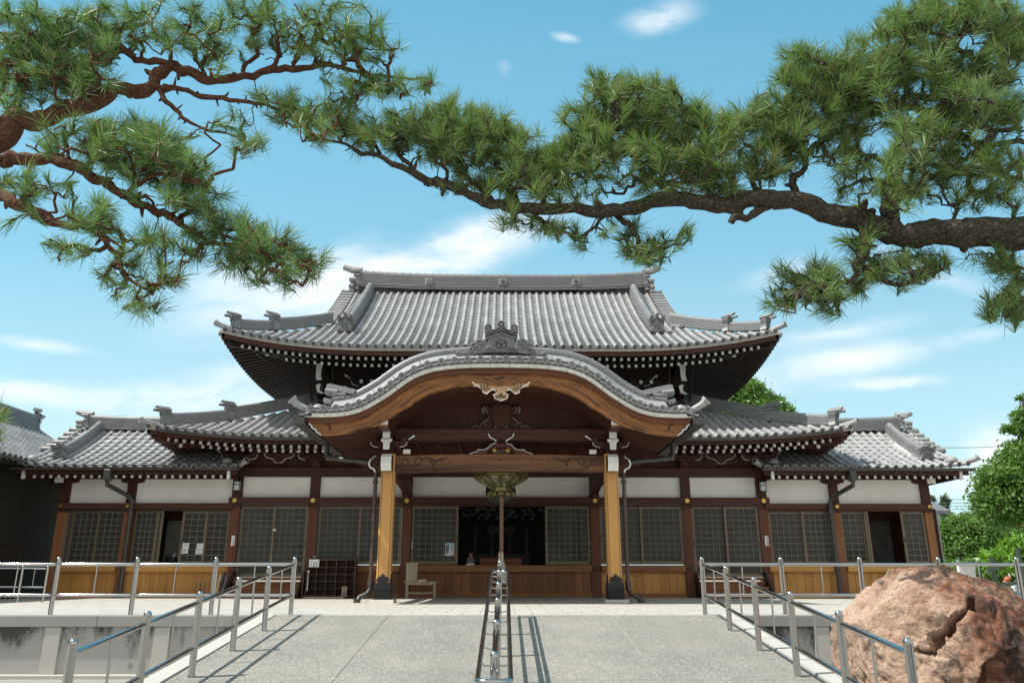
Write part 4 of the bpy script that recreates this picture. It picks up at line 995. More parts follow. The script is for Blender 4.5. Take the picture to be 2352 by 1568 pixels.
# timber steps up to the two side doors
for a,b in ((-8.02,-5.95),(5.96,8.0)):
    mb=MB()
    for i,(z,yy) in enumerate(((.155,24.0),(.31,24.3),(.465,24.6))): mb.box(a,b,yy,24.88,z-.045,z,0); mb.box(a+.02,b-.02,yy+.03,24.88,z-.155,z-.045,1)
    mb.box(a,b,YW-.2,YW,.50,.585,0)
    mb.build('timber_steps',[MT['sillX'],MT['midX']],hall)
    for x in (a-.03,b+.03):
        mb=MB(); mb.prism([(23.95,0),(24.85,0),(24.85,.74),(24.72,.74)],x-.035,x+.035,0,'yz'); mb.build('step_stringer',[MT['blackX']],hall)
    mb=MB(); mb.box(a,b,YW-.22,YW-.16,.585,.605,0); mb.build('door_track',[MT['steel']],hall)
# ------------------------------------------------------------------ side wings
def wing(name,label,sx,xo,xi,xe,xv,xk,posts,pitch,doors,opening,downx):
    """sx: side, xo: outer wall x, xi: inner wall x, xe: eave inner end, xv: outer verge x, xk: descending ridge x"""
    w=thing(name,label,'temple wing',((xo+xi)/2,YW,0),'side wings of the temple')
    ze=3.78; H=1.72; T=3.2
    def prof(t): s=t/T; return H*(.62*s+.38*s*abs(s))
    def front(a,t):
        c=abs(xv-a); return V((a,23.8+t,ze+prof(t)+.13*max(0,1-c/2.2)**2*max(0,1-t/2)))
    lo,hi=min(xe,xv),max(xe,xv); n=int((hi-lo-.2)/pitch)
    mb=MB(); rows=[(lo+.12+i*(hi-lo-.24)/n,0,T-.1) for i in range(n+1)]
    tiled(mb,front,rows,step=.25)
    mb.grid([[V((a,27.0*2-front(a,t).y,front(a,t).z)) for a in np.linspace(lo,hi,6)] for t in np.linspace(0,T,6)],0)
    for i in range(11):
        t=.15+i*.29; p,l,s,nn=frame_at(front,xv,t)
        if t<1.5: continue
        mb.tube([p-V((sx*.2,0,0))+nn*.06,p+V((sx*.12,0,0))+nn*.05],[.08,.09],8,0); disc_end(mb,p+V((sx*.12,0,0))+nn*.045,V((0,1,0)),UP,V((sx,0,0)),.10,0,1)
    for xx,s2 in ((xv,sx),(xe,-sx)):
        p=front(xx-s2*.05,.0)+UP*.06
        mb.tube([p+V((0,.25,.02)),p+V((s2*.10,.10,.03)),p+V((s2*.20,-.02,.06)),p+V((s2*.27,-.05,.11))],[.07,.078,.08,.09],10,0)
        d=V((s2*.6,-.35,.4)).normalized(); l=d.cross(UP).normalized(); disc_end(mb,p+V((s2*.27,-.05,.11)),l,l.cross(d),d,.108,0,1)
        mb.lathe([(.15,-.04),(.16,.02),(.11,.10),(.03,.13)],front(xx-s2*.42,.2)+UP*.10,12,0)
    r=mb.build('wing_roof',HALLMATS,w)
    mb=MB(); xr=sorted((xv-sx*.28,xe)); 
    mb.sweep([V((x,27.0,ze+H-.05+.10*max(0,1-abs(xv-x)/3)**2)) for x in np.linspace(xr[0],xr[1],16)],courses(.36,.36,6),V((0,1,0)),UP,0)
    mb.sweep([V((x,27.0,ze+H-.08+.10*max(0,1-abs(xv-x)/3)**2)) for x in np.linspace(xr[0],xr[1],16)],[(-.27,0),(.27,0),(.27,.05),(-.27,.05)],V((0,1,0)),UP,0)
    mb.build('main_ridge',[MT['tile_ridge']],r)
    mb=MB(); oni(mb,(xv-sx*.30,27.0,ze+H+.0),sx*pi/2,.44,.52,0,1,0,.1)
    zt=ze+H
    for z,ww,dx in ((-.22,.30,.18),(-.08,.33,.20),(.08,.33,.22),(.22,.33,.24)): mb.tube([(xv-sx*.26,27-ww*.6,zt+z),(xv-sx*.26+sx*dx,27-ww*.6,zt+z)],.075,8,0)
    mb.tube([(xv-sx*.45,27,zt+.50),(xv-sx*.1,27,zt+.53),(xv+sx*.12,27,zt+.60)],[.11,.11,.08],8,0)
    mb.build('ridge_end_tile',[MT['tile'],MT['tile_dark']],r)
    mb=MB(); path=[];nn=[]
    for t in np.linspace(.80,3.05,14):
        p,l,s,n_=frame_at(front,xk,t); path.append(p+n_*.05); nn.append(n_)
    mb.sweep(path,courses(.27,.25,5),V((1,0,0)),lambda i:nn[i],0); mb.build('descending_ridge',[MT['tile_ridge']],r)
    mb=MB(); oni(mb,front(xk,.68)+UP*.07,0,.44,.40,0,1); mb.build('ridge_end_tile',[MT['tile_ridge'],MT['tile_dark']],r)
    # eave: fascia, gutter, rafters
    mb=MB(); mb.box(lo+.05,hi-.05,23.86,23.94,ze-.22,ze-.04,0); mb.box(lo+.35 if sx<0 else lo+.3,hi-.3,24.2,24.9,ze-.20,ze-.17,0)
    for s2,xx in ((-1,lo+.30),(1,hi-.30)): mb.box(xx-.03,xx+.03,23.90,30.0,ze-.32,ze-.08,0)
    mb.box(lo+.3,hi-.3,23.9,30,ze-.08,ze-.06,0)
    mb.build('fascia_board',[MT['darkX']],r)
    for xx in (lo+.30,hi-.30): mb=MB(); mb.box(xx-.045,xx+.045,23.84,23.90,ze-.36,ze-.12,0); mb.build('verge_board_end',[MT['white']],r)
    off=V(r['_w']); src=None; x=lo+.55
    while x<hi-.4:
        p=V((x,24.0,ze-.235))
        if src is None:
            src=rafter_mesh(.95,.066,.074,.12).build('rafter',[MT['darkY'],MT['white']],None); src.parent=r; src['_w']=tuple(off); src.location=p-off
        else:
            c=src.copy(); COL.objects.link(c); c.parent=r; c.location=p-off
        x+=.245
    mb=MB(); mb.sweep([V((lo-.05,23.72,ze-.115)),V((hi+.05,23.72,ze-.115))],[(-.05,0),(-.06,.07),(-.045,.07),(-.04,.01),(.04,.01),(.045,.07),(.06,.07),(.05,0)],V((0,1,0)),UP,0)
    k=int((hi-lo)/.72)
    for i in range(k): x=lo+.4+i*.72; mb.tube([(x,23.85,ze-.22),(x,23.72,ze-.20),(x,23.65,ze-.14),(x,23.66,ze-.05)],.009,5,0)
    mb.build('gutter',[MT['gutter']],r)
    # walls
    for x in posts:
        mb=MB(); mb.box(x-.13,x+.13,YW-.13,YW+.13,2.5,3.62,0); mb.box(x-.128,x+.128,YW-.128,YW+.128,0,2.5,1)
        for s2 in (-1,1): mb.prism([(x,3.40),(x+s2*.22,3.40),(x+s2*.34,3.44),(x+s2*.36,3.55),(x,3.55)],YW-.14,YW+.1,0)
        po=mb.build('wall_post',[MT['darkZ'],MT['midZ'] if x!=xo else MT['sillZ']],w)
        mb=MB(); hexflower(mb,x,YW-.235,2.69,.06); mb.build('nail_cover',[MT['gold']],po)
    a,b=min(xo,xi),max(xo,xi)
    mb=MB(); mb.box(a-.1,b+.1,YW-.22,YW-.08,2.60,2.78,0,.01); mb.box(a,b,YW-.15,YW+.08,2.55,2.60,0); mb.build('head_beam',[MT['darkX']],w)
    mb=MB(); mb.box(a-.1,b+.1,YW-.13,YW+.1,3.53,3.72,0); mb.build('upper_tie_beam',[MT['darkX']],w)
    mb=MB(); mb.box(xo-.12-.03,xo+.12+.03,YW-.55,YW-.13,3.50,3.66,0); mb.box(xo-.13,xo+.13,YW-.57,YW-.55,3.36,3.60,1); mb.build('beam_end',[MT['darkY'],MT['white']],w)
    ps=sorted(list(posts)+[xi])
    for p,q in zip(ps[:-1],ps[1:]):
        mb=MB(); pa,qa=p+(.131 if p!=xi else -.12),q-(.131 if q!=xi else -.12); mb.box(pa,qa,YW-.02,YW+.06,2.78,3.53,0); mb.build('plaster_panel',[MT['plaster']],w)
        wainscot(w,pa,qa,'goldZ','goldX',max(6,int((q-p)/.26)))
    mb=MB(); mb.box(xo-.09,xo+.09,YW+.13,29.8,0,3.5,0); mb.build('end_wall',[MT['redZ']],w)
    mb=MB(); mb.prism([(23.95,ze-.1),(30.05,ze-.1),(27,ze+H-.1)],xo-sx*.1-.05,xo-sx*.1+.05,0,'yz'); mb.build('gable_wall',[MT['plaster']],w)
    for (p,q,yy,nc,h) in doors: door(w,p,q,.96,2.55,yy,nc,8,None,h)
    # open doorway shows a plain room
    p,q=opening
    mb=MB(); y1=27.2
    mb.box(p-.8,q+1.2,25.05,y1,.86,.94,0); mb.box(p-.8,q+1.2,y1,y1+.05,.9,2.6,1); mb.box(p-.85,p-.8,25.0,y1,.9,2.6,0); mb.box(q+1.2,q+1.25,25.0,y1,.9,2.6,1); mb.box(p-.8,q+1.2,25.0,y1,2.6,2.65,0)
    mb.box(q-.28 if sx<0 else p+.42,q-.12 if sx<0 else p+.55,26.2,26.35,.9,2.6,2); mb.box(p-.8,q+1.2,26.18,26.36,2.36,2.6,2)
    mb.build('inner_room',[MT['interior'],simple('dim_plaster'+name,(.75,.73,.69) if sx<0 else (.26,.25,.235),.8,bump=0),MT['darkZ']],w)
    # downpipe
    mb=MB(); x0,x1=downx; zt=ze-.12
    mb.box(x0-.10,x0+.10,23.62,23.86,zt-.30,zt+.02,0,.02); mb.tube([(x0,23.74,zt-.28),(x0,23.76,zt-.42),(x1-(x1-x0)*.2,24.45,2.98),(x1,24.60,2.80),(x1,24.60,.12)],.068,8,0,True,False)
    mb.box(x1-.085,x1+.085,24.52,24.70,2.5,2.56,0); mb.build('downpipe',[MT['gutter']],w)
    return w
wl=wing('side_wing','low side wing with honey boarded base, left of the main hall',-1,-13.52,-8.35,-7.9,-14.65,-13.75,[-13.52,-11.48],.288,
  [(XW(165),XW(228)+.03,YW-.02,4,None),(XW(225),XW(291),YW-.08,4,None),(XW(308),XW(363),YW-.02,4,'r'),(XW(361),XW(376),YW-.08,1,None),(XW(420),XW(478),YW-.08,3,'l'),(XW(474),-8.36,YW-.02,3,'r')],(XW(372),XW(424)),(-11.75,-11.33))
wr=wing('side_wing','low side wing with honey boarded base, right of the main hall behind the boulder',1,13.32,8.31,7.95,14.30,13.42,[10.44,13.32],.279,
  [(8.32,XW(1842)+.02,YW-.02,5,None),(XW(1840),XW(1913),YW-.08,5,None),(XW(1930),XW(1986),YW-.02,3,'r'),(XW(1984),XW(1994),YW-.08,1,None),(XW(2068),XW(2122),YW-.08,3,'l')],(XW(1990),XW(2070)),(10.62,10.20))
# ------------------------------------------------------------------ ground, terrace, ramp
GZ=-.95; YE=13.6; SL=.119
def gz_at(x,y):   # the garden beyond the terrace is nearly level
    s=lambda a,b,v:min(1.,max(0.,(v-a)/(b-a)))
    return GZ-.04*s(17.5,19.5,x)*s(22,26,y)
gx_=[-900,-300,-100,-40,0,10,17.5,18,18.5,19,19.5,22,30,60,100,300,900]; gy_=[-300,-100,-30,0,10,20,22,23,24,25,26,30,40,60,120,400,1500]
mb=MB(); mb.grid([[V((x,y,gz_at(x,y))) for x in gx_] for y in gy_],0,False); struct(mb.build('ground',[MT['ground']]))
mb=MB(); mb.box(-17,17,YE,34,-.16,0,0); struct(mb.build('terrace',[MT['paving']]))
def zr(y): return -SL*(YE-y)
YB=YE-.95/SL
mb=MB(); xs=[-3.62,-1.775,-1.765,1.865,1.875,3.68]
def ramp_piece(a,b,y0,y1,m,dz=0):
    mb.add([(a,y0,zr(y0)+dz),(b,y0,zr(y0)+dz),(b,y1,zr(y1)+dz),(a,y1,zr(y1)+dz)],[(0,1,2,3)],m)
for a,b,m in zip(xs[:-1],xs[1:],(0,1,0,2,0)):
    for y0,y1 in ((YB,9.40),(9.405,YE)): ramp_piece(a,b,y0,y1,m,-.004 if m else 0)
    ramp_piece(a,b,9.40,9.405,1,-.004)
mb.add([(-3.62,YB,GZ-.02),(3.68,YB,GZ-.02),(3.68,YE,-.02),(-3.62,YE,-.02),(-3.62,YE,GZ-.02),(3.68,YE,GZ-.02)],[(0,4,3),(1,2,5)],0)
struct(mb.build('ramp',[MT['aggregate'],simple('joint_dark',(.12,.115,.10),bump=0),simple('joint_pale',(.50,.46,.36),bump=0)]))
for a,b in ((-3.85,-3.62),(3.68,3.91)):
    mb=MB(); 
    vs=[(x,y,z) for x in (a,b) for y,z in ((YB-.1,GZ-.02),(YE+.0,GZ-.02),(YE+.0,.015),(YB-.1,zr(YB-.1)+.03))]
    mb.add(vs,[(0,3,2,1),(4,5,6,7),(0,4,7,3),(3,7,6,2),(1,2,6,5)],0); struct(mb.build('ramp_kerb',[MT['kerb']]))
# retaining wall with coping, recessed panels and pilasters
for sx,x0,x1 in ((-1,-17,-3.85),(1,3.91,17)):
    rw=thing('retaining_wall','granite retaining wall with dark weather stains, left of the ramp' if sx<0 else 'grey granite retaining wall behind the boulder, right of the ramp','wall',((x0+x1)/2,YE,GZ),'retaining walls of the terrace')
    mb=MB(); n=5; w=(x1-x0)/n
    for i in range(n): mb.box(x0+i*w+.004,x0+(i+1)*w-.004,YE-.06,YE+.3,-.175,-.004,0,.006)
    mb.build('coping',[MT['granite_dark']],rw)
    mb=MB(); mb.box(x0,x1,YE-.005,YE+.25,GZ-.05,-.18,0); mb.build('panel',[MT['wallstone']],rw)
    p=-5.42 if sx<0 else 5.30
    while x0+.3<p<x1-.3:
        mb=MB(); mb.box(p-.125,p+.125,YE-.045,YE,GZ+.06,-.18,0,.006); mb.build('pilaster',[MT['granite']],rw); p+=sx*1.76
    mb=MB(); mb.box(x0,x1,YE-.15,YE-.007,GZ-.05,GZ+.06,0,.006); mb.build('base_kerb',[MT['granite']],rw)
# ------------------------------------------------------------------ steel railings
def railing(name,label,pts,group,pr=.038,rr=.027,h=.92,top=.80,bot=.31,endpost=True,basez=None,balr=.013):
    """pts: foot points of the posts"""
    t=thing(name,label,'railing',pts[0],group); P=[V(p) for p in pts]
    for p in P:
        mb=MB(); mb.lathe([(pr*1.02,-.02),(pr,0),(pr,h-pr*1.3),(pr*1.02,h-pr*1.25),(pr*.98,h-pr*.7),(pr*.8,h-pr*.28),(pr*.45,h-pr*.06),(.002,h)],p,16,0); mb.build('post',[MT['steel']],t)
    for hh,r in ((top,rr),(bot,rr*.92)):
        for a,b in zip(P[:-1],P[1:]):
            mb=MB(); d=(b-a).normalized(); mb.tube([a+UP*hh+d*pr*.9,a+UP*hh+d*(pr*.9+.05),b+UP*hh-d*(pr*.9+.05),b+UP*hh-d*pr*.9],[r*.72,r,r,r*.72],12,0); mb.build('rail',[MT['steel']],t)
    for a,b in zip(P[:-1],P[1:]):
        m=(a+b)/2; mb=MB(); mb.tube([m+UP*bot,m+UP*top],balr,8,0); mb.build('baluster',[MT['steel']],t)
    return t
G='steel railings of the terrace and ramp'
railing('steel_railing','polished steel railing along the terrace edge, left of the ramp',[(-3.40-1.315*i,YE+.10,0) for i in range(1,9)],G)
railing('steel_railing','polished steel railing along the terrace edge, right of the ramp behind the boulder',[(3.45+1.335*i,YE+.10,0) for i in range(1,9)],G)
def ramp_rail(x,label,first):
    P=[(x,YE+.10,0)]+[(x,YE-1.345*i,zr(YE-1.345*i)) for i in range(1,6)]
    t=railing('steel_railing',label,P,G)
    # horizontal rails tying the top post to the terrace railing
    s=-1 if x<0 else 1
    for hh,r in ((.80,.027),(.31,.025)):
        mb=MB(); mb.tube([(x+s*.036,YE+.1,hh),(first-s*.036,YE+.1,hh)],r,12,0); mb.build('rail',[MT['steel']],t)
    mb=MB(); mb.tube([((x+first)/2,YE+.1,.31),((x+first)/2,YE+.1,.80)],.013,8,0); mb.build('baluster',[MT['steel']],t)
ramp_rail(-3.40,'sloping polished steel railing down the left side of the ramp',-3.40-1.315)
ramp_rail(3.45,'sloping polished steel railing down the right side of the ramp in front of the boulder',3.45+1.335)
# double hand rail down the middle of the ramp
XC=.045; t=thing('steel_railing','double steel handrail running up the middle of the ramp','railing',(XC,10,zr(10)),G)
ys=[6.50+1.36*i for i in range(6)]
for y in ys:
    mb=MB(); pr=.033; h=.90; mb.lathe([(pr,-.02),(pr,h-.05),(pr*1.02,h-.048),(pr*.98,h-.028),(pr*.75,h-.01),(.002,h)],(XC,y,zr(y)),16,0); mb.build('post',[MT['steel']],t)
mb=MB(); mb.tube([(XC,ys[0],zr(ys[0])+.80),(XC,ys[-1],zr(ys[-1])+.80)],.027,12,0); mb.build('rail',[MT['steel']],t)
hs=.72
def loop(hw,hh,r,y0,y1):
    a=[]
    for k in range(9): an=pi/2*k/8; a.append((XC-hw*math.cos(an)**.6 if k<8 else XC,y0-.10*math.sin(an),zr(y0)+hh))
    left=[(XC-hw,y1,zr(y1)+hh),(XC-hw,(y0+y1)/2,zr((y0+y1)/2)+hh)]+a
    return left+[(2*XC-p[0],p[1],p[2]) for p in left[::-1][1:]]
mb=MB(); P=loop(.125,hs,.022,ys[0]-.14,ys[-1]+.05); mb.tube(P,.022,12,0); mb.tube([(XC-.125,ys[-1]+.05,zr(ys[-1]+.05)+hs),(XC-.1,ys[-1]+.13,zr(ys[-1])+hs),(XC+.1,ys[-1]+.13,zr(ys[-1])+hs),(XC+.125,ys[-1]+.05,zr(ys[-1]+.05)+hs)],.022,12,0); mb.build('side_rail',[MT['steel']],t)
for i,y in enumerate(ys):
    for q in (0,.68):
        yy=y+q
        if yy>ys[-1]+.1: continue
        mb=MB(); z=zr(yy)+hs-.07
        mb.tube([(XC-.125,yy,z+.06),(XC-.122,yy,z+.01),(XC-.09,yy,z-.01),(XC+.09,yy,z-.01),(XC+.122,yy,z+.01),(XC+.125,yy,z+.06)],.0075,8,0); mb.build('rail_bracket',[MT['steel']],t)
# railing at the back left of the terrace
railing('steel_railing','thin steel railing far back at the left end of the terrace, in shade',[(-15.6,19.4,0),(-13.7,19.85,0),(-11.8,20.3,0),(-11.25,20.42,0)],G,.03,.022,.86,.80,.36)
# ------------------------------------------------------------------ objects on the terrace
def ptx(px,y,Y): return xat(px,y,Y)
# brass fire-lantern under the porch beam
Yl=21.0; lx=ptx(1151,1100,Yl)
ln=thing('hanging_lantern','large hexagonal brass lantern with openwork panels under the porch beam','lantern',(lx,Yl,2.7))
def openwork():
    m,nt,b,tc=base_mat('openwork_brass'); vo=nd(nt,'ShaderNodeTexVoronoi'); vo.inputs['Scale'].default_value=26; nt.links.new(tc.outputs['Object'],vo.inputs['Vector'])
    c=mixc(nt,ramp(nt,vo.outputs['Distance'],[(.36,0.),(.42,1.)]),(.60,.58,.50),(.11,.10,.04)); nt.links.new(c,b.inputs['Base Color']); b.inputs['Roughness'].default_value=.5; b.inputs['Metallic'].default_value=.2; return m
mb=MB(); mb.lathe([(.70,3.30),(.73,3.24),(.73,3.12),(.70,3.10)],(lx,Yl,0),6,0,False); mb.lathe([(.55,3.45),(.70,3.305),(.69,3.29)],(lx,Yl,0),6,0,False); mb.build('rim',[MT['brass']],ln)
for k in range(6):      # raised cartouches on the rim
    a=pi/6+k*pi/3; mb=MB(); c=V((lx+.645*math.cos(a),Yl+.645*math.sin(a),3.185)); l=V((-math.sin(a),math.cos(a),0)); o=V((math.cos(a),math.sin(a),0))
    mb.sweep([c-l*.17,c-l*.15,c+l*.15,c+l*.17],[(-.0,-.03),(.02,-.035),(.02,.035),(0,.03)],o,UP,0); mb.build('cartouche',[MT['gold'] if k==4 else MT['brass']],ln)
mb=MB(); mb.lathe([(.69,3.10),(.27,2.86)],(lx,Yl,0),6,0,False); mb.build('openwork_panel',[openwork()],ln)
mb=MB()
for k in range(12):
    a=k*pi/6; q=1. if k%2==0 else math.cos(pi/6)
    mb.beam(V((lx+.70*q*math.cos(a),Yl+.70*q*math.sin(a),3.09)),V((lx+.28*q*math.cos(a),Yl+.28*q*math.sin(a),2.85)),.075 if k%2==0 else .09,.03,0)
mb.build('rib',[MT['brass']],ln)
mb=MB(); mb.lathe([(.275,2.865),(.27,2.77),(.29,2.765),(.285,2.74),(.22,2.73)],(lx,Yl,0),6,0,False); 
for k in range(6):
    a=pi/6+k*pi/3; c=V((lx+.19*math.cos(a),Yl+.19*math.sin(a),2.70)); mb.lathe([(.03,.06),(.085,.05),(.115,.0),(.10,-.05),(.05,-.075),(.01,-.085)],c,10,0)
    a=k*pi/3; mb.tube([(lx+.25*math.cos(a),Yl+.25*math.sin(a),2.74),(lx+.32*math.cos(a),Yl+.32*math.sin(a),2.72),(lx+.34*math.cos(a),Yl+.34*math.sin(a),2.66),(lx+.31*math.cos(a),Yl+.31*math.sin(a),2.62)],[.03,.04,.03,.012],8,0)
mb.build('foot',[MT['brass']],ln)
mb=MB(); mb.tube([(lx,Yl,3.4),(lx,Yl,3.96)],.03,8,0); mb.build('hanger',[MT['brass']],ln)
# gong behind, with its pull rope
Yg2=21.9; gx=ptx(1150,1120,Yg2)
gg=thing('gong','dark bronze gong hanging behind the brass lantern','gong',(gx,Yg2,2.6))
mb=MB(); P=[(0.01,-.12),(.10,-.13),(.30,-.10),(.40,-.04),(.42,0),(.40,.04),(.30,.10),(.10,.13),(.01,.12)]
vs=[(gx+r*math.cos(2*pi*j/28),Yg2+y,2.86+r*math.sin(2*pi*j/28)) for r,y in P for j in range(28)]
mb.add(vs,[(i*28+j,i*28+(j+1)%28,(i+1)*28+(j+1)%28,(i+1)*28+j) for i in range(8) for j in range(28)],0,True)
mb.build('gong_body',[simple('dark_bronze',(.035,.04,.03),.45,.6,.5,.3,6)],gg)
mb=MB(); mb.tube([(gx-.25,Yg2,3.2),(gx-.25,Yg2,4.0)],.015,6,0); mb.tube([(gx+.25,Yg2,3.2),(gx+.25,Yg2,4.0)],.015,6,0); mb.build('hanger',[MT['metal_black']],gg)
rx=ptx(1152,1200,20.7); ry=20.7
rp=thing('bell_rope','thick twisted brown pull rope hanging below the brass lantern','rope',(rx,ry,.5))
mb=MB()
for k in range(3):
    pts=[]
    for i in range(150):
        z=2.60-(2.60-1.05)*i/149; a=z*16+k*2*pi/3; pts.append((rx+.026*math.cos(a),ry+.026*math.sin(a),z))
    mb.tube(pts,.029,7,0)
mb.build('twisted_cord',[MT['rope']],rp)
mb=MB(); mb.lathe([(.05,1.20),(.058,1.12),(.055,1.0),(.06,.98)],(rx,ry,0),12,0); mb.box(rx-.075,rx-.02,ry-.09,ry-.03,.97,1.20,0); mb.build('wooden_grip',[MT['oldwood']],rp)
mb=MB(); mb.lathe([(.02,1.0),(.05,.96),(.065,.85),(.085,.55),(.09,.45)],(rx+.02,ry,0),14,0)
for k in range(14): a=2*pi*k/14; mb.tube([(rx+.02+.06*math.cos(a),ry+.06*math.sin(a),.93),(rx+.02+.092*math.cos(a),ry+.092*math.sin(a),.43)],.012,5,0)
mb.build('tassel',[simple('cloth_tassel',(.42,.39,.33),.9)],rp)
# shoe rack
Yr=24.25; x0=ptx(706,1330,Yr); x1=ptx(818,1330,Yr); nc=5; nr=5
rk=thing('shoe_rack','dark wooden pigeonhole shoe rack standing against the hall front','shoe rack',((x0+x1)/2,Yr,0))
zt=1.10
mb=MB(); mb.box(x0,x0+.03,Yr-.16,Yr+.16,0,zt,0); mb.box(x1-.03,x1,Yr-.16,Yr+.16,0,zt,0); mb.box(x0+.03,x1-.03,Yr-.165,Yr+.16,zt-.03,zt,0); mb.build('carcass',[MT['rackwood']],rk)
mb=MB(); mb.box(x0+.03,x1-.03,Yr+.12,Yr+.15,.06,zt-.03,0); mb.build('back_panel',[MT['rackdark']],rk)
for i in range(1,nc): q=x0+(x1-x0)*i/nc; mb=MB(); mb.box(q-.009,q+.009,Yr-.155,Yr+.12,.08,zt-.03,0); mb.build('divider',[MT['rackwood']],rk)
for j in range(nr+1):
    z=.07+(zt-.10)*j/nr
    if j==nr: continue
    mb=MB(); mb.box(x0+.03,x1-.03,Yr-.15,Yr+.12,z-.008,z+.008,0); mb.build('shelf',[MT['rackwood']],rk)
mb=MB(); mb.box(x0-.02,x1-.28,Yr-.30,Yr-.17,.0,.05,0); mb.build('plinth',[MT['oldwood']],rk)
# paper notice on the rack
def notice(name,label,cat,x0,x1,y,z0,z1,cols=(),size=.08,mat='paper',group=None,extra=None,lean=0,th=.006):
    o=thing(name,label,cat,((x0+x1)/2,y,z0),group)
    mb=MB(); mb.box(x0,x1,y,y+th,z0,z1,0); mb.build('sheet',[MT[mat] if isinstance(mat,str) else mat],o)
    if cols or extra:
        mb=MB()
        for x,ztop,txt,s in cols:
            for i,ch in enumerate(txt): textmesh(mb,ch,x,y-.003,ztop-s*1.12*(i+.5),s,0,.001)
        if extra: extra(mb)
        mb.build('lettering',[MT['ink']],o)
    return o
nx0,nx1=ptx(710,1290,Yr-.2),ptx(733,1290,Yr-.2); nz0,nz1=zat(1302,Yr-.2),zat(1284,Yr-.2); w=(nx1-nx0)
notice('paper_notice','white handwritten notice hung on the top left corner of the shoe rack','notice',nx0,nx1,Yr-.20,nz0,nz1,[(nx0+w*.76,nz1-.03,'入堂は',.062),(nx0+w*.5,nz1-.03,'ご遠慮',.062),(nx0+w*.24,nz1-.03,'下さい',.062)])
sx_=ptx(708,1320,Yr-.2)
so=thing('shoehorn','long white shoehorn hanging below the notice on the shoe rack','shoehorn',(sx_,Yr-.2,.4)); mb=MB()
mb.tube([(sx_,Yr-.2,.72),(sx_,Yr-.2,.35),(sx_-.01,Yr-.19,.22)],[.010,.014,.022],8,0); mb.tube([(sx_+.028*math.cos(a),Yr-.2,.755+.028*math.sin(a)) for a in np.linspace(-1.57,4.71,13)],.010,6,0); mb.build('blade',[MT['white']],so)
px0=ptx(784.5,1360,Yr-.2); px1=ptx(796,1360,Yr-.2)
notice('wooden_plaque','small bleached wooden plaque with brush lettering leaning in the shoe rack','plaque',px0,px1,Yr-.19,.05,.33,[((px0+px1)/2,.33,'土足厳禁',.066)],.066,'oldwood',None,None,0,.012)
# offering table with the charm box and tray
Yt=24.05; x0=ptx(931,1340,Yt); x1=ptx(1003.5,1340,Yt)
tb=thing('wooden_table','small plain wooden side table in front of the hall base boards','table',((x0+x1)/2,Yt,0))
mb=MB(); mb.box(x0-.02,x1+.02,Yt-.19,Yt+.19,.44,.47,0,.004); mb.build('tabletop',[MT['oldwood']],tb)
for xx in (x0+.06,x1-.06):
    for yy in (Yt-.15,Yt+.15): mb=MB(); mb.box(xx-.025,xx+.025,yy-.025,yy+.025,0,.44,0); mb.build('leg',[MT['oldwood']],tb)
mb=MB(); mb.box(x0+.085,x1-.085,Yt-.165,Yt-.145,.38,.44,0); mb.box(x0+.085,x1-.085,Yt-.16,Yt-.14,.13,.17,0); mb.build('apron',[MT['oldwood']],tb)
b0=ptx(933,1310,Yt-.1); b1=ptx(958.5,1310,Yt-.1)
bx=thing('charm_return_box','tall weathered wooden box with brush lettering on the side table','box',((b0+b1)/2,Yt,.47))
mb=MB(); mb.box(b0,b1,Yt-.15,Yt+.15,.475,.94,0,.006); mb.box(b0-.012,b1+.012,Yt-.165,Yt+.165,.94,.957,0)
mb.prism([(b0+(b1-b0)*i/12,1.0+.008*math.cos(i*pi/1.5)) for i in range(13)]+[(b1,.957),(b0,.957)],Yt-.15,Yt-.13,0); mb.box(b0+.005,b1-.005,Yt+.1,Yt+.14,.957,1.0,0); mb.build('body',[MT['oldwood']],bx)
mb=MB()
for i,ch in enumerate('古いお札入れ'): textmesh(mb,ch,(b0+b1)/2,Yt-.153,.86-.054*i,.05,0,.001)
mb.build('lettering',[MT['ink']],bx)
t0=ptx(959.5,1330,Yt-.1); t1=ptx(978.5,1330,Yt-.1)
tr=thing('offering_tray','shallow pale wooden tray beside the box on the side table','tray',((t0+t1)/2,Yt,.47)); mb=MB()
mb.box(t0+.01,t1-.01,Yt-.11,Yt+.06,.472,.482,0)
for a,b,c,d in ((t0,t1,Yt-.12,Yt-.108),(t0,t1,Yt+.058,Yt+.07),(t0,t0+.012,Yt-.108,Yt+.058),(t1-.012,t1,Yt-.108,Yt+.058)): mb.box(a,b,c,d,.475,.525,0)
mb.build('body',[simple('pale_cedar',(.52,.45,.35),.6,stretch=(.2,1,1))],tr)
# offertory chest and little stone statue on the sill of the open bay
x0=ptx(1102,1287,24.95); x1=ptx(1198.5,1287,24.95)
oc=thing('offertory_chest','low red-brown wooden offertory chest in the open middle doorway','chest',((x0+x1)/2,25.1,.9)); mb=MB(); mb.box(x0,x1,24.98,25.4,.905,1.13,0,.008); mb.build('body',[MT['redX']],oc)
mb=MB(); mb.box(x0-.01,x1+.01,24.965,25.41,1.13,1.15,0); mb.build('lid',[MT['redX']],oc)
jx=ptx(1081,1285,24.8); 
jz=thing('stone_statue','small stone figure of a standing monk on the doorsill left of the chest','statue',(jx,24.82,.945)); mb=MB()
mb.lathe([(.10,.975),(.115,1.0),(.112,1.08),(.09,1.15),(.05,1.185),(.035,1.195)],(jx,24.84,0),16,0); mb.lathe([(.03,1.185),(.055,1.205),(.064,1.245),(.055,1.285),(.03,1.305),(.004,1.31)],(jx,24.84,0),16,0)
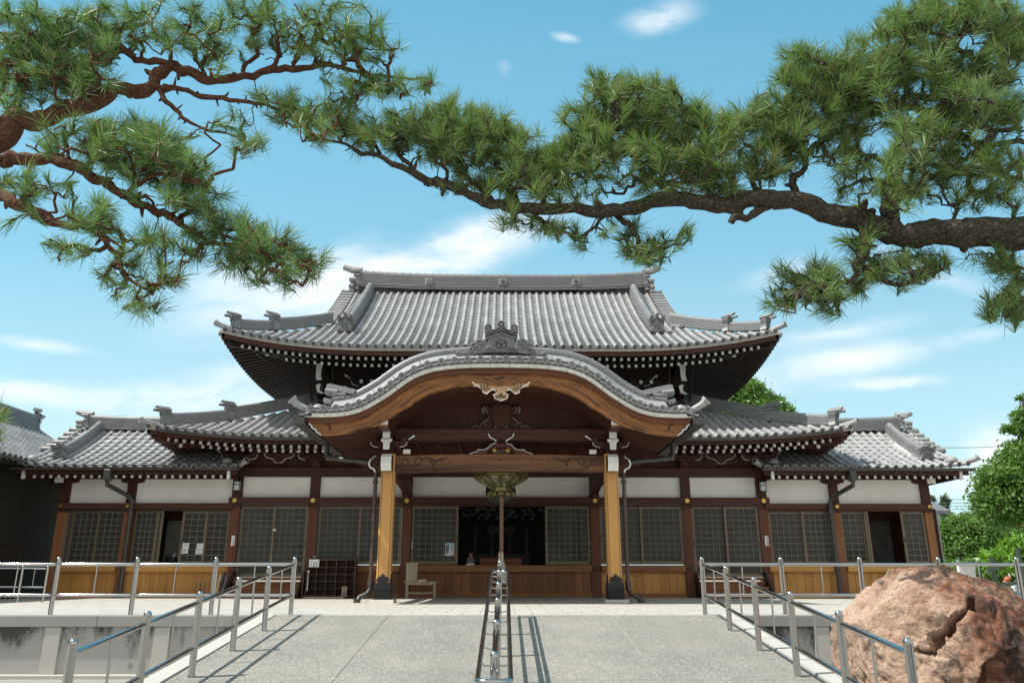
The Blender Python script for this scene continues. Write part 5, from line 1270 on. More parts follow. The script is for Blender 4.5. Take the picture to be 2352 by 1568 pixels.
mb.tube([(jx-.09,24.80,1.12),(jx-.06,24.74,1.08),(jx,24.725,1.09)],[.03,.026,.02],8,0); mb.tube([(jx+.09,24.80,1.12),(jx+.06,24.74,1.08),(jx,24.725,1.09)],[.03,.026,.02],8,0)
for q in (-1,1): mb.lathe([(.002,-.006),(.006,0),(.002,.006)],(jx+q*.022,24.782,1.25),6,0)
mb.build('figure',[simple('warm_stone',(.17,.13,.095),.9,var=.3)],jz)
mb=MB(); mb.box(jx-.12,jx+.12,24.72,24.95,.945,.975,0); mb.build('base',[MT['white']],jz)
# posters and labels
def lines(x0,x1,z0,z1,y):
    def f(mb):
        for k in range(6): q=x0+(x1-x0)*(.12+.085*k); mb.box(q-.005,q+.005,y-.004,y-.001,z0+(z1-z0)*(.12+.05*(k%3)),z1-(z1-z0)*.12,0)
    return f
Yd=YW-.065; a=ptx(1022.5,1260,Yd); b=ptx(1043.3,1260,Yd); c=zat(1275.5,Yd); d=zat(1246,Yd)
def postermat():
    m,nt,bs,tc=base_mat('blue_poster'); f=noisen(nt,tc.outputs['Object'],3.5,3); sx=nd(nt,'ShaderNodeSeparateXYZ'); nt.links.new(tc.outputs['Object'],sx.inputs[0])
    cc=mixc(nt,ramp(nt,mathn(nt,'ADD',sx.outputs[2],mathn(nt,'MULTIPLY',f,.3)),[(.25,0.),(.5,1.)]),(.66,.67,.74),(.42,.62,.70)); nt.links.new(cc,bs.inputs['Base Color']); bs.inputs['Roughness'].default_value=.5; return m
w=b-a
notice('poster','pale blue poster with columns of text on the door left of the opening','poster',a,b,Yd-.006,c,d,[(b-w*.14,d-.02,'今日を生きる言葉',.042),(b-w*.28,d-.02,'仏教の教え',.046)],.04,postermat(),None,lines(a,b-w*.3,c,d,Yd-.006))
for (q0,q1,r0,r1,lab) in ((919.8,925.4,1247,1264,'white strip label on the door edge left of the poster, near the pillar'),(943.6,947.2,1246,1259,'small white and green label on the door frame just right of the post'),(1355,1359,1247.5,1265,'white strip label on the door edge right of the opening')):
    Yq=YW-.10; notice('door_label',lab,'label',ptx(q0,1255,Yq),ptx(q1,1255,Yq),Yq,zat(r1,Yq),zat(r0,Yq),(),.05,'paper','strip labels on the sliding doors',lines(ptx(q0,1255,Yq),ptx(q1,1255,Yq),zat(r1,Yq),zat(r0,Yq),Yq))
Yq=YW-.11; notice('door_label','tiny white tag where the two lattice doors of the left stair bay meet','label',ptx(626.5,1217,Yq),ptx(634,1217,Yq),Yq,zat(1218.5,Yq),zat(1214.8,Yq),(),.05,'paper')
for q0,q1,lab,dx in ((531.3,539.2,'white vertical sign with black lettering on the post left of the stair bay',0),(1757.2,1765.4,'white vertical sign with black lettering on the post right of the hall',0)):
    Yq=YW-.165; a=ptx(q0,1241,Yq); b=ptx(q1,1241,Yq); z1=zat(1230,Yq); z0=zat(1253,Yq)
    notice('post_sign',lab,'sign',a,b,Yq,z0,z1,[(a+(b-a)*.64,z1-.02,'貼札固辞',.062)],.06,'paper','vertical signs on the posts')
for (q0,q1,r0,r1,lab) in ((418.7,433.4,1246.5,1259.6,'upper white notice at the left edge of the lattice door beside the open doorway'),(417.5,432.3,1260.6,1270.6,'lower white notice with a drop symbol at the left of the lattice door'),(451.7,466.4,1247.6,1260,'upper white notice near the middle stile of the lattice door'),(450.4,465.8,1261.2,1272,'lower white notice near the middle stile of the lattice door')):
    Yq=YW-.10; a=ptx(q0,1258,Yq); b=ptx(q1,1258,Yq); z1=zat(r0,Yq); z0=zat(r1,Yq)
    def ex(mb,a=a,b=b,z0=z0,z1=z1,lab=lab,Yq=Yq):
        if 'drop' in lab:
            mb.tube([(a+.06+.035*math.cos(t),Yq-.003,z0+.07+.045*math.sin(t)) for t in np.linspace(2.0,7.4,12)],.008,5,0)
        for k in range(3): zz=z1-.03-.04*k; mb.box(a+.10 if 'drop' in lab else a+.02,b-.02,Yq-.003,Yq-.001,zz-.005,zz+.005,0)
    notice('paper_notice',lab,'notice',a,b,Yq,z0,z1,(),.05,'paper','paper notices on the left wing door',ex)
# wall lamps
for px,lab in ((544.5,'small square wall lamp with dark frame on the post left of the hall'),(1752,'small square wall lamp with dark frame on the post right of the hall')):
    x=ptx(px,1116,24.6); L=thing('wall_lamp',lab,'lamp',(x,24.7,3.3),'wall lamps'); z0=zat(1127,24.55); z1=zat(1105,24.55); w=.095
    mb=MB(); mb.box(x-w+.014,x+w-.014,24.56,24.68,z0+.01,z1-.01,0); mb.build('shade',[simple('milk_glass',(.52,.53,.54),.4,bump=0)],L)
    mb=MB()
    for q in (-w,w-.014): 
        for yy in (24.545,24.68): mb.box(x+q,x+q+.014,yy,yy+.014,z0,z1,0)
    for z in (z0,z1-.014,z0+(z1-z0)*.62): mb.box(x-w,x+w,24.543,24.557,z,z+.014,0)
    mb.box(x-w,x+w,24.55,24.70,z1-.002,z1+.015,0); mb.box(x-w,x+w,24.55,24.70,z0-.015,z0,0); mb.box(x-.05,x+.05,24.66,24.75,z0-.05,z1,0); mb.build('frame',[MT['metal_black']],L)
# umbrella stand and umbrellas at the foot of the left wing
x0=ptx(455,1345,24.1); x1=ptx(508,1345,24.1); us=thing('umbrella_stand','thin dark wire umbrella stand beside the timber steps','umbrella stand',((x0+x1)/2,24.1,0)); mb=MB()
for z in (.05,.42):
    for yy in (23.95,24.25): mb.tube([(x0,yy,z),(x1,yy,z)],.009,6,0)
    for xx in (x0,x1,x0+.14): mb.tube([(xx,23.95,z),(xx,24.25,z)],.009,6,0)
for xx in (x0,x1,x0+.14):
    for yy in (23.95,24.25): mb.tube([(xx,yy,0),(xx,yy,.42)],.009,6,0)
mb.build('wire_frame',[MT['metal_black']],us)
for i,(px,c,lab) in enumerate(((509,(.45,.33,.20),'furled tan umbrella leaning left in the wire stand'),(515,(.03,.03,.035),'furled black umbrella in the middle of the wire stand'),(521,(.10,.10,.105),'furled dark grey umbrella with white tip at the right of the wire stand'))):
    x=ptx(px,1340,24.1); u=thing('umbrella',lab,'umbrella',(x,24.1,0),'umbrellas in the wire stand'); dx=.12+.03*i
    f=lambda z:(x-.14+dx*z*1.1,24.1,z)
    mb=MB(); mb.tube([f(.10),f(.22),f(.55),f(.72)],[.012,.034,.040,.014],10,0); mb.build('furled_canopy',[simple('umbrella_cloth%d'%i,c,.7)],u)
    mb=MB(); mb.tube([f(.03),f(.11)],.008,6,0); mb.tube([f(.70)]+[f(.84)]+[(f(.84)[0]+.045-.045*math.cos(a),24.1,.88+.045*math.sin(a)) for a in np.linspace(.2,3.6,8)],.010,6,0); mb.build('handle',[MT['rackwood']],u)
# wooden steadying rail beside the left steps
x=ptx(701,1330,24.0); hr=thing('step_handrail','slender dark wooden hand rail with round knob beside the left timber steps','handrail',(x,24.0,0)); mb=MB()
mb.tube([(x,23.75,0),(x,23.75,.78)],.022,8,0); mb.tube([(x,23.70,.70),(x+.06,24.75,1.16)],.022,8,0); mb.build('rail',[MT['rackwood']],hr); mb=MB(); mb.lathe([(.004,-.05),(.04,-.03),(.05,0),(.04,.03),(.004,.05)],(x+.06,24.76,1.18),12,0); mb.build('knob',[MT['oldwood']],hr)
# small black stand just inside the open wing door
x=ptx(395,1270,25.6); st=thing('black_stand','low black stand with small bottles inside the left wing doorway','stand',(x,25.6,.94)); mb=MB(); mb.box(x-.16,x+.16,25.5,25.75,1.15,1.19,0)
for q in (-.14,.14): mb.box(x+q-.015,x+q+.015,25.52,25.73,.94,1.15,0)
mb.box(x-.13,x+.13,25.55,25.7,.96,1.1,0); mb.build('frame',[MT['metal_black']],st)
for i,(q,h,c) in enumerate(((-.06,.11,(.03,.03,.03)),(.08,.14,(.6,.6,.6)))):
    o=thing('bottle','dark squat bottle on the black stand' if i==0 else 'slim pale bottle on the black stand','bottle',(x+q,25.6,1.19)); mb=MB(); mb.lathe([(.035,1.192),(.035,1.19+h*.6),(.015,1.19+h*.75),(.015,1.19+h)],(x+q,25.6,0),10,0); mb.build('body',[simple('bottle%d'%i,c,.3,bump=0)],o)
# ------------------------------------------------------------------ neighbouring hall at the far left and the fence between
nb=thing('neighbouring_hall','dark neighbouring hall with steep grey tiled roof at the far left','building',(-18.5,20,GZ)); 
XR,ZR_,XEv,ZEv,YN=-18.5,6.22,-14.4,3.98,31.0
def nroof(a,t):
    s=t/(XEv-XR)*-1; s=t/(-(XR-XEv)); return V((XEv-t,a,ZEv+(ZR_-ZEv)*(.80*s+.20*s*abs(s))))
mb=MB(); n=int((YN-14)/.27); tiled(mb,nroof,[(14+i*.27,0,4.0) for i in range(n+1)],r=.085,step=.28,seg=.28,nseg=5)
mb.grid([[V((2*XR-nroof(a,t).x,a,nroof(a,t).z)) for a in (5,18,YN)] for t in np.linspace(0,4.1,5)],0); mb.grid([[nroof(a,t)-UP*.01 for a in (2,8,14.1)] for t in np.linspace(0,4.1,5)],0)
nr_=mb.build('tiled_roof',[MT['tile_dull'],MT['tile_dark'],MT['tile_ridge']],nb)
mb=MB(); mb.sweep([V((XR,y,ZR_-.05)) for y in np.linspace(2,YN-.1,12)],courses(.40,.46,8),V((1,0,0)),UP,0); mb.build('main_ridge',[MT['tile_ridge']],nr_)
mb=MB(); oni(mb,(XR,YN-.1,ZR_-.1),pi,.5,.7,0,1,0,.1); mb.tube([(XR,YN-.3,ZR_+.72),(XR,YN+.1,ZR_+.76)],.08,8,0); mb.build('ridge_end_tile',[MT['tile'],MT['tile_dark']],nr_)
mb=MB(); mb.sweep([nroof(YN,t)+UP*.03 for t in np.linspace(0,4.0,8)],[(-.05,0),(.05,0),(.05,.06),(-.05,.06)],V((0,1,0)),UP,0); mb.build('verge_board',[MT['pale']],nr_)
mb=MB(); mb.box(-21.2,-15.9,3,YN-.6,GZ,4.2,0); mb.prism([(-21.0,4.1),(-16.0,4.1),(XR,5.9)],YN-.7,YN-.6,0); mb.build('wall',[simple('dark_plaster',(.055,.045,.030),.9)],nb)
mb=MB(); mb.box(-15.9,-14.5,3,YN-.3,3.80,3.88,0); mb.box(-14.55,-14.47,3,YN-.3,3.78,3.96,0); mb.build('eave_board',[MT['blackY']],nb)
fn=thing('slatted_fence','dark slatted fence in the gap left of the side wing','fence',(-15,23.4,0)); mb=MB(); x=-16.0
while x<-13.7: mb.box(x,x+.05,23.38,23.42,0,1.5,0); x+=.13
mb.build('slat',[MT['blackZ']],fn); mb=MB(); 
for z in (.2,1.42): mb.box(-16,-13.65,23.42,23.46,z,z+.07,0)
mb.build('cross_rail',[MT['blackX']],fn)
# ------------------------------------------------------------------ things beyond the right-hand end of the terrace
gf=thing('green_stair_rail','dark green steel stair rail with mesh beyond the boulder','railing',(16.5,17.5,GZ)); GM=simple('green_steel',(.05,.075,.055),.5,.2)
Yg=17.5
for px,h in ((2283,1.0),(2348,1.2)):
    x=ptx(px,1320,Yg); mb=MB(); mb.box(x-.035,x+.035,Yg-.035,Yg+.035,GZ,h,0); mb.build('post',[GM],gf)
for (a,b),(c,d) in (((2268,1311),(2312,1294)),((2296,1347),(2352,1333))):
    mb=MB(); mb.beam(at(a,b,Yg-.05),at(c,d,Yg-.05),.05,.07,0); mb.build('hand_rail',[GM],gf)
mb=MB()
for k in range(34): x=ptx(2262,1320,Yg)+k*.05; mb.box(x-.003,x+.003,Yg+.06,Yg+.066,GZ,.55,0)
for k in range(14): mb.box(ptx(2262,1320,Yg),ptx(2262,1320,Yg)+1.7,Yg+.067,Yg+.073,GZ+.1*k,GZ+.1*k+.006,0)
mb.build('wire_mesh',[GM],gf)
# ------------------------------------------------------------------ trees
def quads_mesh(name,verts,nquad_verts,mat,parent,smooth=False):
    """verts: (N,4,3) array of separate quads"""
    off=np.array(parent['_w'],dtype=np.float32); n=len(verts)
    me=bpy.data.meshes.new(name); vv=(verts.reshape(-1,3)-off).astype(np.float32)
    me.vertices.add(len(vv)); me.vertices.foreach_set('co',vv.ravel())
    return me
def islands_mesh(name,verts,k,faces,mat,parent):
    """verts (N,k,3): N islands of k verts, faces: list of quads on the k verts"""
    off=np.array(parent['_w'],dtype=np.float32); N=len(verts); F=np.array(faces,dtype=np.int32)
    me=bpy.data.meshes.new(name); vv=(verts.reshape(-1,3)-off).astype(np.float32)
    me.vertices.add(N*k); me.vertices.foreach_set('co',vv.ravel())
    idx=(F[None,:,:]+(np.arange(N)*k)[:,None,None]).reshape(-1,4).astype(np.int32)
    me.loops.add(idx.size); me.loops.foreach_set('vertex_index',idx.ravel())
    me.polygons.add(len(idx)); me.polygons.foreach_set('loop_start',np.arange(0,idx.size,4,dtype=np.int32)); me.polygons.foreach_set('loop_total',np.full(len(idx),4,dtype=np.int32))
    me.materials.append(mat); me.update(calc_edges=True); me.validate()
    o=bpy.data.objects.new(name,me); COL.objects.link(o); o.parent=parent; o['_w']=tuple(parent['_w']); return o
def unit(a): return a/np.maximum(np.linalg.norm(a,axis=-1,keepdims=True),1e-9)
def smoothpath(pts,rad,sub=5,wob=.0,seed=0):
    P=[np.array(p) for p in pts]; out=[];ro=[]
    for i in range(len(P)-1):
        p0=P[max(i-1,0)];p1=P[i];p2=P[i+1];p3=P[min(i+2,len(P)-1)]
        for k in range(sub):
            t=k/sub; q=.5*((2*p1)+(-p0+p2)*t+(2*p0-5*p1+4*p2-p3)*t*t+(-p0+3*p1-3*p2+p3)*t**3)
            r=rad[i]+(rad[i+1]-rad[i])*t
            nz=mnoise.noise_vector(V(q*6.)+V((seed,0,0))); nz2=mnoise.noise_vector(V(q*15.)+V((0,seed,0))); q=q+(np.array(nz)*.9+np.array(nz2)*.55)*wob*min(r*3,.05)
            out.append(q); ro.append(r*(1+.22*mnoise.noise(V(q*13.)+V((0,seed,0)))+.12*mnoise.noise(V(q*31.))))
    out.append(P[-1]); ro.append(rad[-1]); return out,ro
def pxpath(pts,Ys,rpx):
    out=[];rr=[]
    n=len(pts)
    for i,(x,y) in enumerate(pts):
        Y=Ys[0]+(Ys[1]-Ys[0])*i/(n-1); p=at(x,y,Y); out.append(np.array(p)); rr.append(rpx[i]*((p-CAM).dot(_F))/FOC)
    return out,rr
def pine(name,label,trunk,branches,pads,bark,needle,tlen,nneed,seed,droop=.15):
    rng=np.random.default_rng(seed)
    base=trunk[0][0]; t=thing(name,label,'pine tree',(base[0],base[1],GZ),None)
    mb=MB(); p,r=smoothpath([np.array(q) for q in trunk[0]],trunk[1],5,.5,seed); mb.tube(p,r,14,0); mb.build('trunk',[bark],t)
    nodes=[];
    for pts,Ys,rp in branches:
        P,rr=pxpath(pts,Ys,rp); P,rr=smoothpath(P,rr,5,.8,seed)
        mb=MB(); mb.tube(P,rr,12 if max(rp)>14 else 8,0); 
        for i in range(3,len(P)-2):      # knots and broken stubs
            if rr[i]>.012 and rng.random()<(.38 if rr[i]<.035 else .16):
                d0=unit(np.array(P[i+1])-np.array(P[i-1])); s=unit(np.cross(d0,rng.normal(size=3))+d0*.3); L=rng.uniform(.6,2.2)*min(rr[i],.022)+.01
                mb.tube([P[i],P[i]+s*(rr[i]+L*.5),P[i]+s*(rr[i]+L)+rng.normal(size=3)*.01],[min(rr[i]*.62,.034),min(rr[i]*.42,.024),min(rr[i],.05)*rng.uniform(.12,.32)],6,0)
        mb.build('branch',[bark],t)
        nodes+= [(q,rad) for q,rad in zip(P,rr)]
    NP=[n[0] for n in nodes]; nb=len(NP); par=[-1]*nb
    tips=[]
    for (cx,cy,rx,ry,Y,dy,n) in pads:
        for _ in range(n):
            a=rng.uniform(0,2*pi); q=math.sqrt(rng.uniform(0,1))
            tips.append((np.array(at(cx+rx*q*math.cos(a),cy+ry*q*math.sin(a),Y+rng.normal()*dy*.55)),1))
            if rng.random()<.55: tips.append((np.array(at(cx+rx*rng.uniform(-.9,.9),cy+ry*rng.uniform(.1,1.15),Y+rng.normal()*dy*.6)),0))
    kind=[k for _,k in tips]; tips=np.array([q for q,_ in tips]); B=np.array(NP)
    d=np.array([np.min(np.linalg.norm(B-q,axis=1)) for q in tips]); order=np.argsort(d)
    cap=len(NP)+len(tips)*3+5; A=np.zeros((cap,3)); A[:nb]=B; cnt=nb; par=[-1]*cap; tipnodes=[]; tdir=[]; bare=[]
    for k in order:
        q=tips[k]; dd=A[:cnt]-q; dist=np.linalg.norm(dd,axis=1)+ .25*np.maximum(0,dd[:,2]); j=int(np.argmin(dist)); s=A[j]; L=np.linalg.norm(q-s)
        last=j
        if L>.07:
            for f in ((.5,) if L<.3 else (.33,.66)):
                m=s+(q-s)*f+rng.normal(size=3)*L*.17+np.array((0,0,-.05*L)); A[cnt]=m; par[cnt]=last; last=cnt; cnt+=1
        A[cnt]=q; par[cnt]=last; tdir.append(q-A[last]); tipnodes.append(cnt) if kind[k] else None; tdir.pop() if not kind[k] else None; bare.append(cnt) if not kind[k] else None; cnt+=1
    w=np.zeros(cnt)
    for i in tipnodes+bare: w[i]+=1
    for i in range(cnt-1,nb-1,-1):
        if par[i]>=0: w[par[i]]+=w[i]
    mb=MB()
    for i in range(nb,cnt):
        a=A[par[i]];b=A[i]
        r0=min(.024,.0042*math.sqrt(max(1,w[par[i]] if par[i]>=nb else w[i]*1.3))); r1=min(.024,.0042*math.sqrt(max(1,w[i])))
        mb.tube([a,a+(b-a)*.5+rng.normal(size=3)*.008,b],[r0,(r0+r1)/2,r1],5,0,False)
    mb.build('twig',[bark],t)['kind']='stuff'
    # needles
    out=[]
    tp=np.array([A[i] for i in tipnodes]); td=unit(np.array(tdir)); td=unit(td*.8+np.array((0,0,.55))+rng.normal(size=td.shape)*.22)
    for q,dv in zip(tp,td):
        n=int(nneed*rng.uniform(.5,1.35)); L=tlen*rng.uniform(.62,1.22); lean=rng.normal(size=3)*.28
        rnd=unit(rng.normal(size=(n,3))); side=unit(rnd-(rnd@dv)[:,None]*dv)
        th=np.clip(rng.normal(size=n)*.28+rng.uniform(.35,1.0),.08,1.7)
        v=side*np.sin(th)[:,None]+dv*np.cos(th)[:,None]; v=unit(v+np.array((0,0,-.10))+lean)
        b=q+dv*(rng.uniform(-.10,.012,size=n))[:,None]; l=(L*rng.uniform(.72,1.1,size=n))[:,None]
        mid=b+v*l*.55; tip=b+v*l+np.array((0,0,-1))*l*droop*rng.uniform(.2,1,size=(n,1))*np.sin(th)[:,None]
        wd=unit(np.cross(v,rng.normal(size=(n,3))))*.0017
        out.append(np.stack([b-wd,b+wd,mid-wd*.95,mid+wd*.95,tip-wd*.35,tip+wd*.35],1))
    out=np.concatenate(out); islands_mesh('crown',out,6,[(0,1,3,2),(2,3,5,4)],needle,t)
    return t,len(out)
def padlist(L,Yf,dy,dens,kf=lambda x,y:1.):
    o=[]
    for e in L:
        cx,cy,rx,ry=e[:4]; k=e[4] if len(e)>4 else 1.; dY=e[5] if len(e)>5 else 0
        k*=kf(cx,cy); o.append((cx,cy,rx*1.0,ry*.95,Yf(cx,cy)+dY,dy,max(3,int(rx*ry*dens*k))))
    return o
# --- red pine on the left
tl=at(-150,420,4.9)
LB=[([(-150,420),(-60,345),(19,305),(30,279),(71,281),(143,257),(228,233),(266,205),(333,205),(362,176),(395,148),(428,162),(476,186),(547,181),(642,157),(714,157),(772,152),(847,173),(915,180),(980,181)],(4.9,5.25),[34,30,26,24,21,19,19,17,15,14,13,12,11,9,8,7,5,4,3,2]),
 ([(-140,440),(-60,372),(0,366),(48,366),(119,362),(157,376),(205,395),(238,419),(286,447),(333,471),(381,490),(419,514),(476,552),(547,571),(619,585),(690,600)],(4.9,4.6),[22,17,15,15,13,13,12,11,11,10,9,7,6,5,4,3]),
 ([(-140,480),(-60,420),(0,447),(48,466),(109,500),(143,514),(200,519),(238,547),(262,571),(276,614),(305,647),(352,676)],(4.9,4.4),[18,16,14,13,11,9,8,7,6,5,4,3]),
 ([(-150,330),(-40,190),(60,140),(160,105),(260,80),(340,50)],(5.0,5.2),[20,14,11,9,7,4]),
 ([(395,150),(330,140),(280,110),(240,60)],(5.05,5.2),[9,7,5,3]),
 ([(345,198),(376,204),(409,205),(476,224),(562,233),(619,243),(666,267),(720,285)],(5.05,5.15),[9,8,6,6,5,4,3,2]),
 ([(362,203),(381,224),(414,257),(443,286),(514,305),(555,318)],(5.06,5.0),[7,6,5,4,3,2]),
 ([(676,150),(700,115),(738,71),(704,43),(676,10)],(5.2,5.3),[6,6,5,4,2]),
 ([(560,180),(566,150),(590,120),(575,90),(600,60)],(5.1,5.2),[6,5,5,4,2]),
 ([(620,165),(640,130),(625,95),(650,60)],(5.15,5.25),[5,5,4,2]),
 ([(470,185),(440,110),(470,70),(520,45)],(5.1,5.2),[5,4,3,2]),
 ([(228,233),(180,200),(120,170),(60,170)],(5.0,4.8),[8,6,5,3]),
 ([(200,380),(240,340),(300,330),(380,345)],(4.75,4.7),[6,5,4,2]),
 ([(290,440),(340,410),(400,400),(440,420)],(4.7,4.6),[6,5,4,2]),
 ([(455,535),(520,520),(600,540),(670,575)],(4.65,4.6),[4,4,3,2]),
 ([(-150,520),(-80,800),(-50,930),(-12,955)],(4.9,5.0),[10,7,5,3])]
LP=[(330,330,80,50,.8),(300,380,70,40,.6),(450,460,50,40,.6),(350,440,50,30,.5),(150,290,60,25,.4),(230,290,60,30,.6),(480,470,50,40,.5),(520,500,40,25,.6),(570,520,50,25,.8),(560,600,60,25,.7),(640,560,50,30,.9),(430,50,90,60,.6),(600,30,90,50,.6),(690,70,80,60,.6),(790,50,70,50,.8),(530,100,90,50,.4),(870,100,50,40,.7),(830,60,50,40,.7),(60,60,90,60,1.1),(150,100,120,80,1.2),(60,150,80,60,1.1),(200,170,90,50,1.1),(270,60,90,55),(120,200,90,40),(20,230,40,40),
 (380,40,70,45,.55),(450,70,90,50,.5),(540,40,90,45,.5),(640,50,90,50,.5),(740,50,70,50,.5),(800,90,80,45,.7),(700,110,80,40,.5),(560,120,80,40,.4),(480,130,60,30,.35),
 (850,130,70,40,.8),(880,190,70,35,.7),(800,190,70,35,.7),(940,195,45,25,.5),(985,188,18,12,1.6),(740,230,80,40,.7),(680,265,60,30,.8),(620,240,60,25,.7),(720,300,50,25,.7),(570,325,32,22,1.2),(500,290,40,16,.4),(560,270,50,20,.35),
 (290,315,90,45,1.0),(370,335,70,40,1.0),(420,390,60,45,1.0),(430,440,45,35,1.0),(340,390,60,35,.7),(100,330,60,20,.5),(180,320,60,25,.6),(250,360,50,25,.6),(470,400,30,30,.5),
 (480,525,50,25,.8),(540,530,60,30,.8),(600,560,70,35,.8),(660,590,60,35,.8),(715,590,26,26,1.2),(620,630,60,24,.7),(700,625,30,20,.8),(500,590,50,25,.6),(440,560,40,25,.5),(380,545,50,25,.6),(400,590,50,25,.5),
 (200,480,60,30,.8),(60,415,60,30,.7),(110,440,60,30,.6),(240,510,50,30,.6),(170,570,40,24,.5),(130,560,30,18,.4),(290,600,40,22,.6),(320,640,40,20,.6),(385,645,30,24,1.1),(340,690,40,18,.7),(240,630,26,18,.5),(260,665,20,16,.5),(300,560,40,20,.4),(40,500,50,16,.4),
 (-12,955,22,12,2.0),(-22,1010,20,14,1.5)]
pine('pine_tree','red-barked pine reaching in from the left with bent branches and long needles',
 ([(tl.x-.35,4.9,GZ-.05),(tl.x-.42,4.92,.2),(tl.x-.25,4.9,1.2),(tl.x,4.9,tl.z),(tl.x+.02,5.0,tl.z+.7),(tl.x-.1,5.1,tl.z+1.5)],[.17,.145,.125,.11,.08,.04]),LB,
 padlist(LP,lambda x,y:(5.0 if x<500 else 5.1) if y<275 else (4.70 if y<480 or x>400 else 4.50),.24,1/118.,lambda x,y:.6 if 370<x<900 and y<170 else (1.15 if y>275 else 1.)),MT['bark_red'],MT['needle_l'],.135,54,3)
# --- black pine on the right
tr_=at(2720,610,4.3)
RB=[([(2720,610),(2500,548),(2352,538),(2268,536),(2165,538),(2088,543),(2037,523),(1986,507),(1909,487),(1806,456),(1704,456),(1665,472),(1575,464),(1478,468),(1395,480),(1270,484),(1187,480),(1146,468),(1063,443),(1000,422),(938,389),(876,360),(826,345),(772,327),(730,318)],(4.3,5.05),[52,46,39,36,31,28,27,26,24,21,19,19,18,16,15,13,13,12,11,10,8,6,5,3,2]),
 ([(1581,464),(1498,418),(1465,372),(1432,339),(1395,322)],(4.75,4.75),[12,11,8,6,3]),
 ([(1470,378),(1541,364),(1602,347),(1640,330)],(4.75,4.7),[7,6,4,2]),
 ([(2052,510),(2042,436),(2062,359),(2088,307),(2124,266),(2190,225),(2242,154),(2293,77),(2352,31),(2420,-20)],(4.55,4.5),[19,17,16,15,14,13,12,10,9,7]),
 ([(2100,300),(2160,308),(2216,318),(2267,333),(2352,328)],(4.5,4.6),[10,10,8,7,5]),
 ([(2139,251),(2062,246),(1986,231),(1940,190),(1909,154)],(4.5,4.6),[9,8,7,5,3]),
 ([(1990,515),(1986,553),(1970,605),(1965,640),(1909,656),(1837,666)],(4.5,4.5),[13,11,10,7,5,3]),
 ([(1970,600),(2037,646),(2114,640),(2165,620)],(4.5,4.4),[7,6,4,2]),
 ([(1760,470),(1730,492),(1678,512)],(4.65,4.5),[9,9,8]),
 ([(1411,485),(1457,530),(1478,567),(1498,592)],(4.8,4.75),[8,6,5,3]),([(1400,485),(1341,542),(1320,552)],(4.8,4.75),[5,4,3]),
 ([(1830,462),(1818,415),(1850,380),(1840,330)],(4.65,4.6),[10,9,6,3]),([(1750,460),(1735,410),(1760,370),(1745,320)],(4.65,4.7),[8,7,5,3]),
 ([(1270,480),(1245,440),(1290,425),(1330,400)],(4.85,4.8),[8,6,5,3]),([(1190,470),(1160,400),(1130,370),(1090,330)],(4.9,4.95),[8,6,5,3]),
 ([(1130,460),(1075,415),(1060,370),(1010,330)],(4.9,4.95),[7,6,4,2]),([(950,395),(920,350),(935,320),(910,290)],(5.0,5.0),[6,5,4,2]),([(870,355),(850,320),(860,290)],(5.0,5.05),[4,4,2]),
 ([(2242,154),(2190,100),(2130,70),(2080,60)],(4.5,4.6),[7,6,4,2]),([(2200,215),(2260,200),(2310,170)],(4.5,4.4),[6,5,3]),([(2050,400),(2000,370),(1960,345)],(4.5,4.6),[7,5,3]),([(2045,440),(2110,420),(2200,400),(2290,380)],(4.5,4.4),[8,7,5,3]),
 ([(2560,560),(2420,620),(2330,650),(2290,690),(2275,715)],(4.4,4.5),[14,9,6,4,2]),([(1700,470),(1650,430),(1600,400),(1580,380)],(4.7,4.75),[7,6,4,2])]
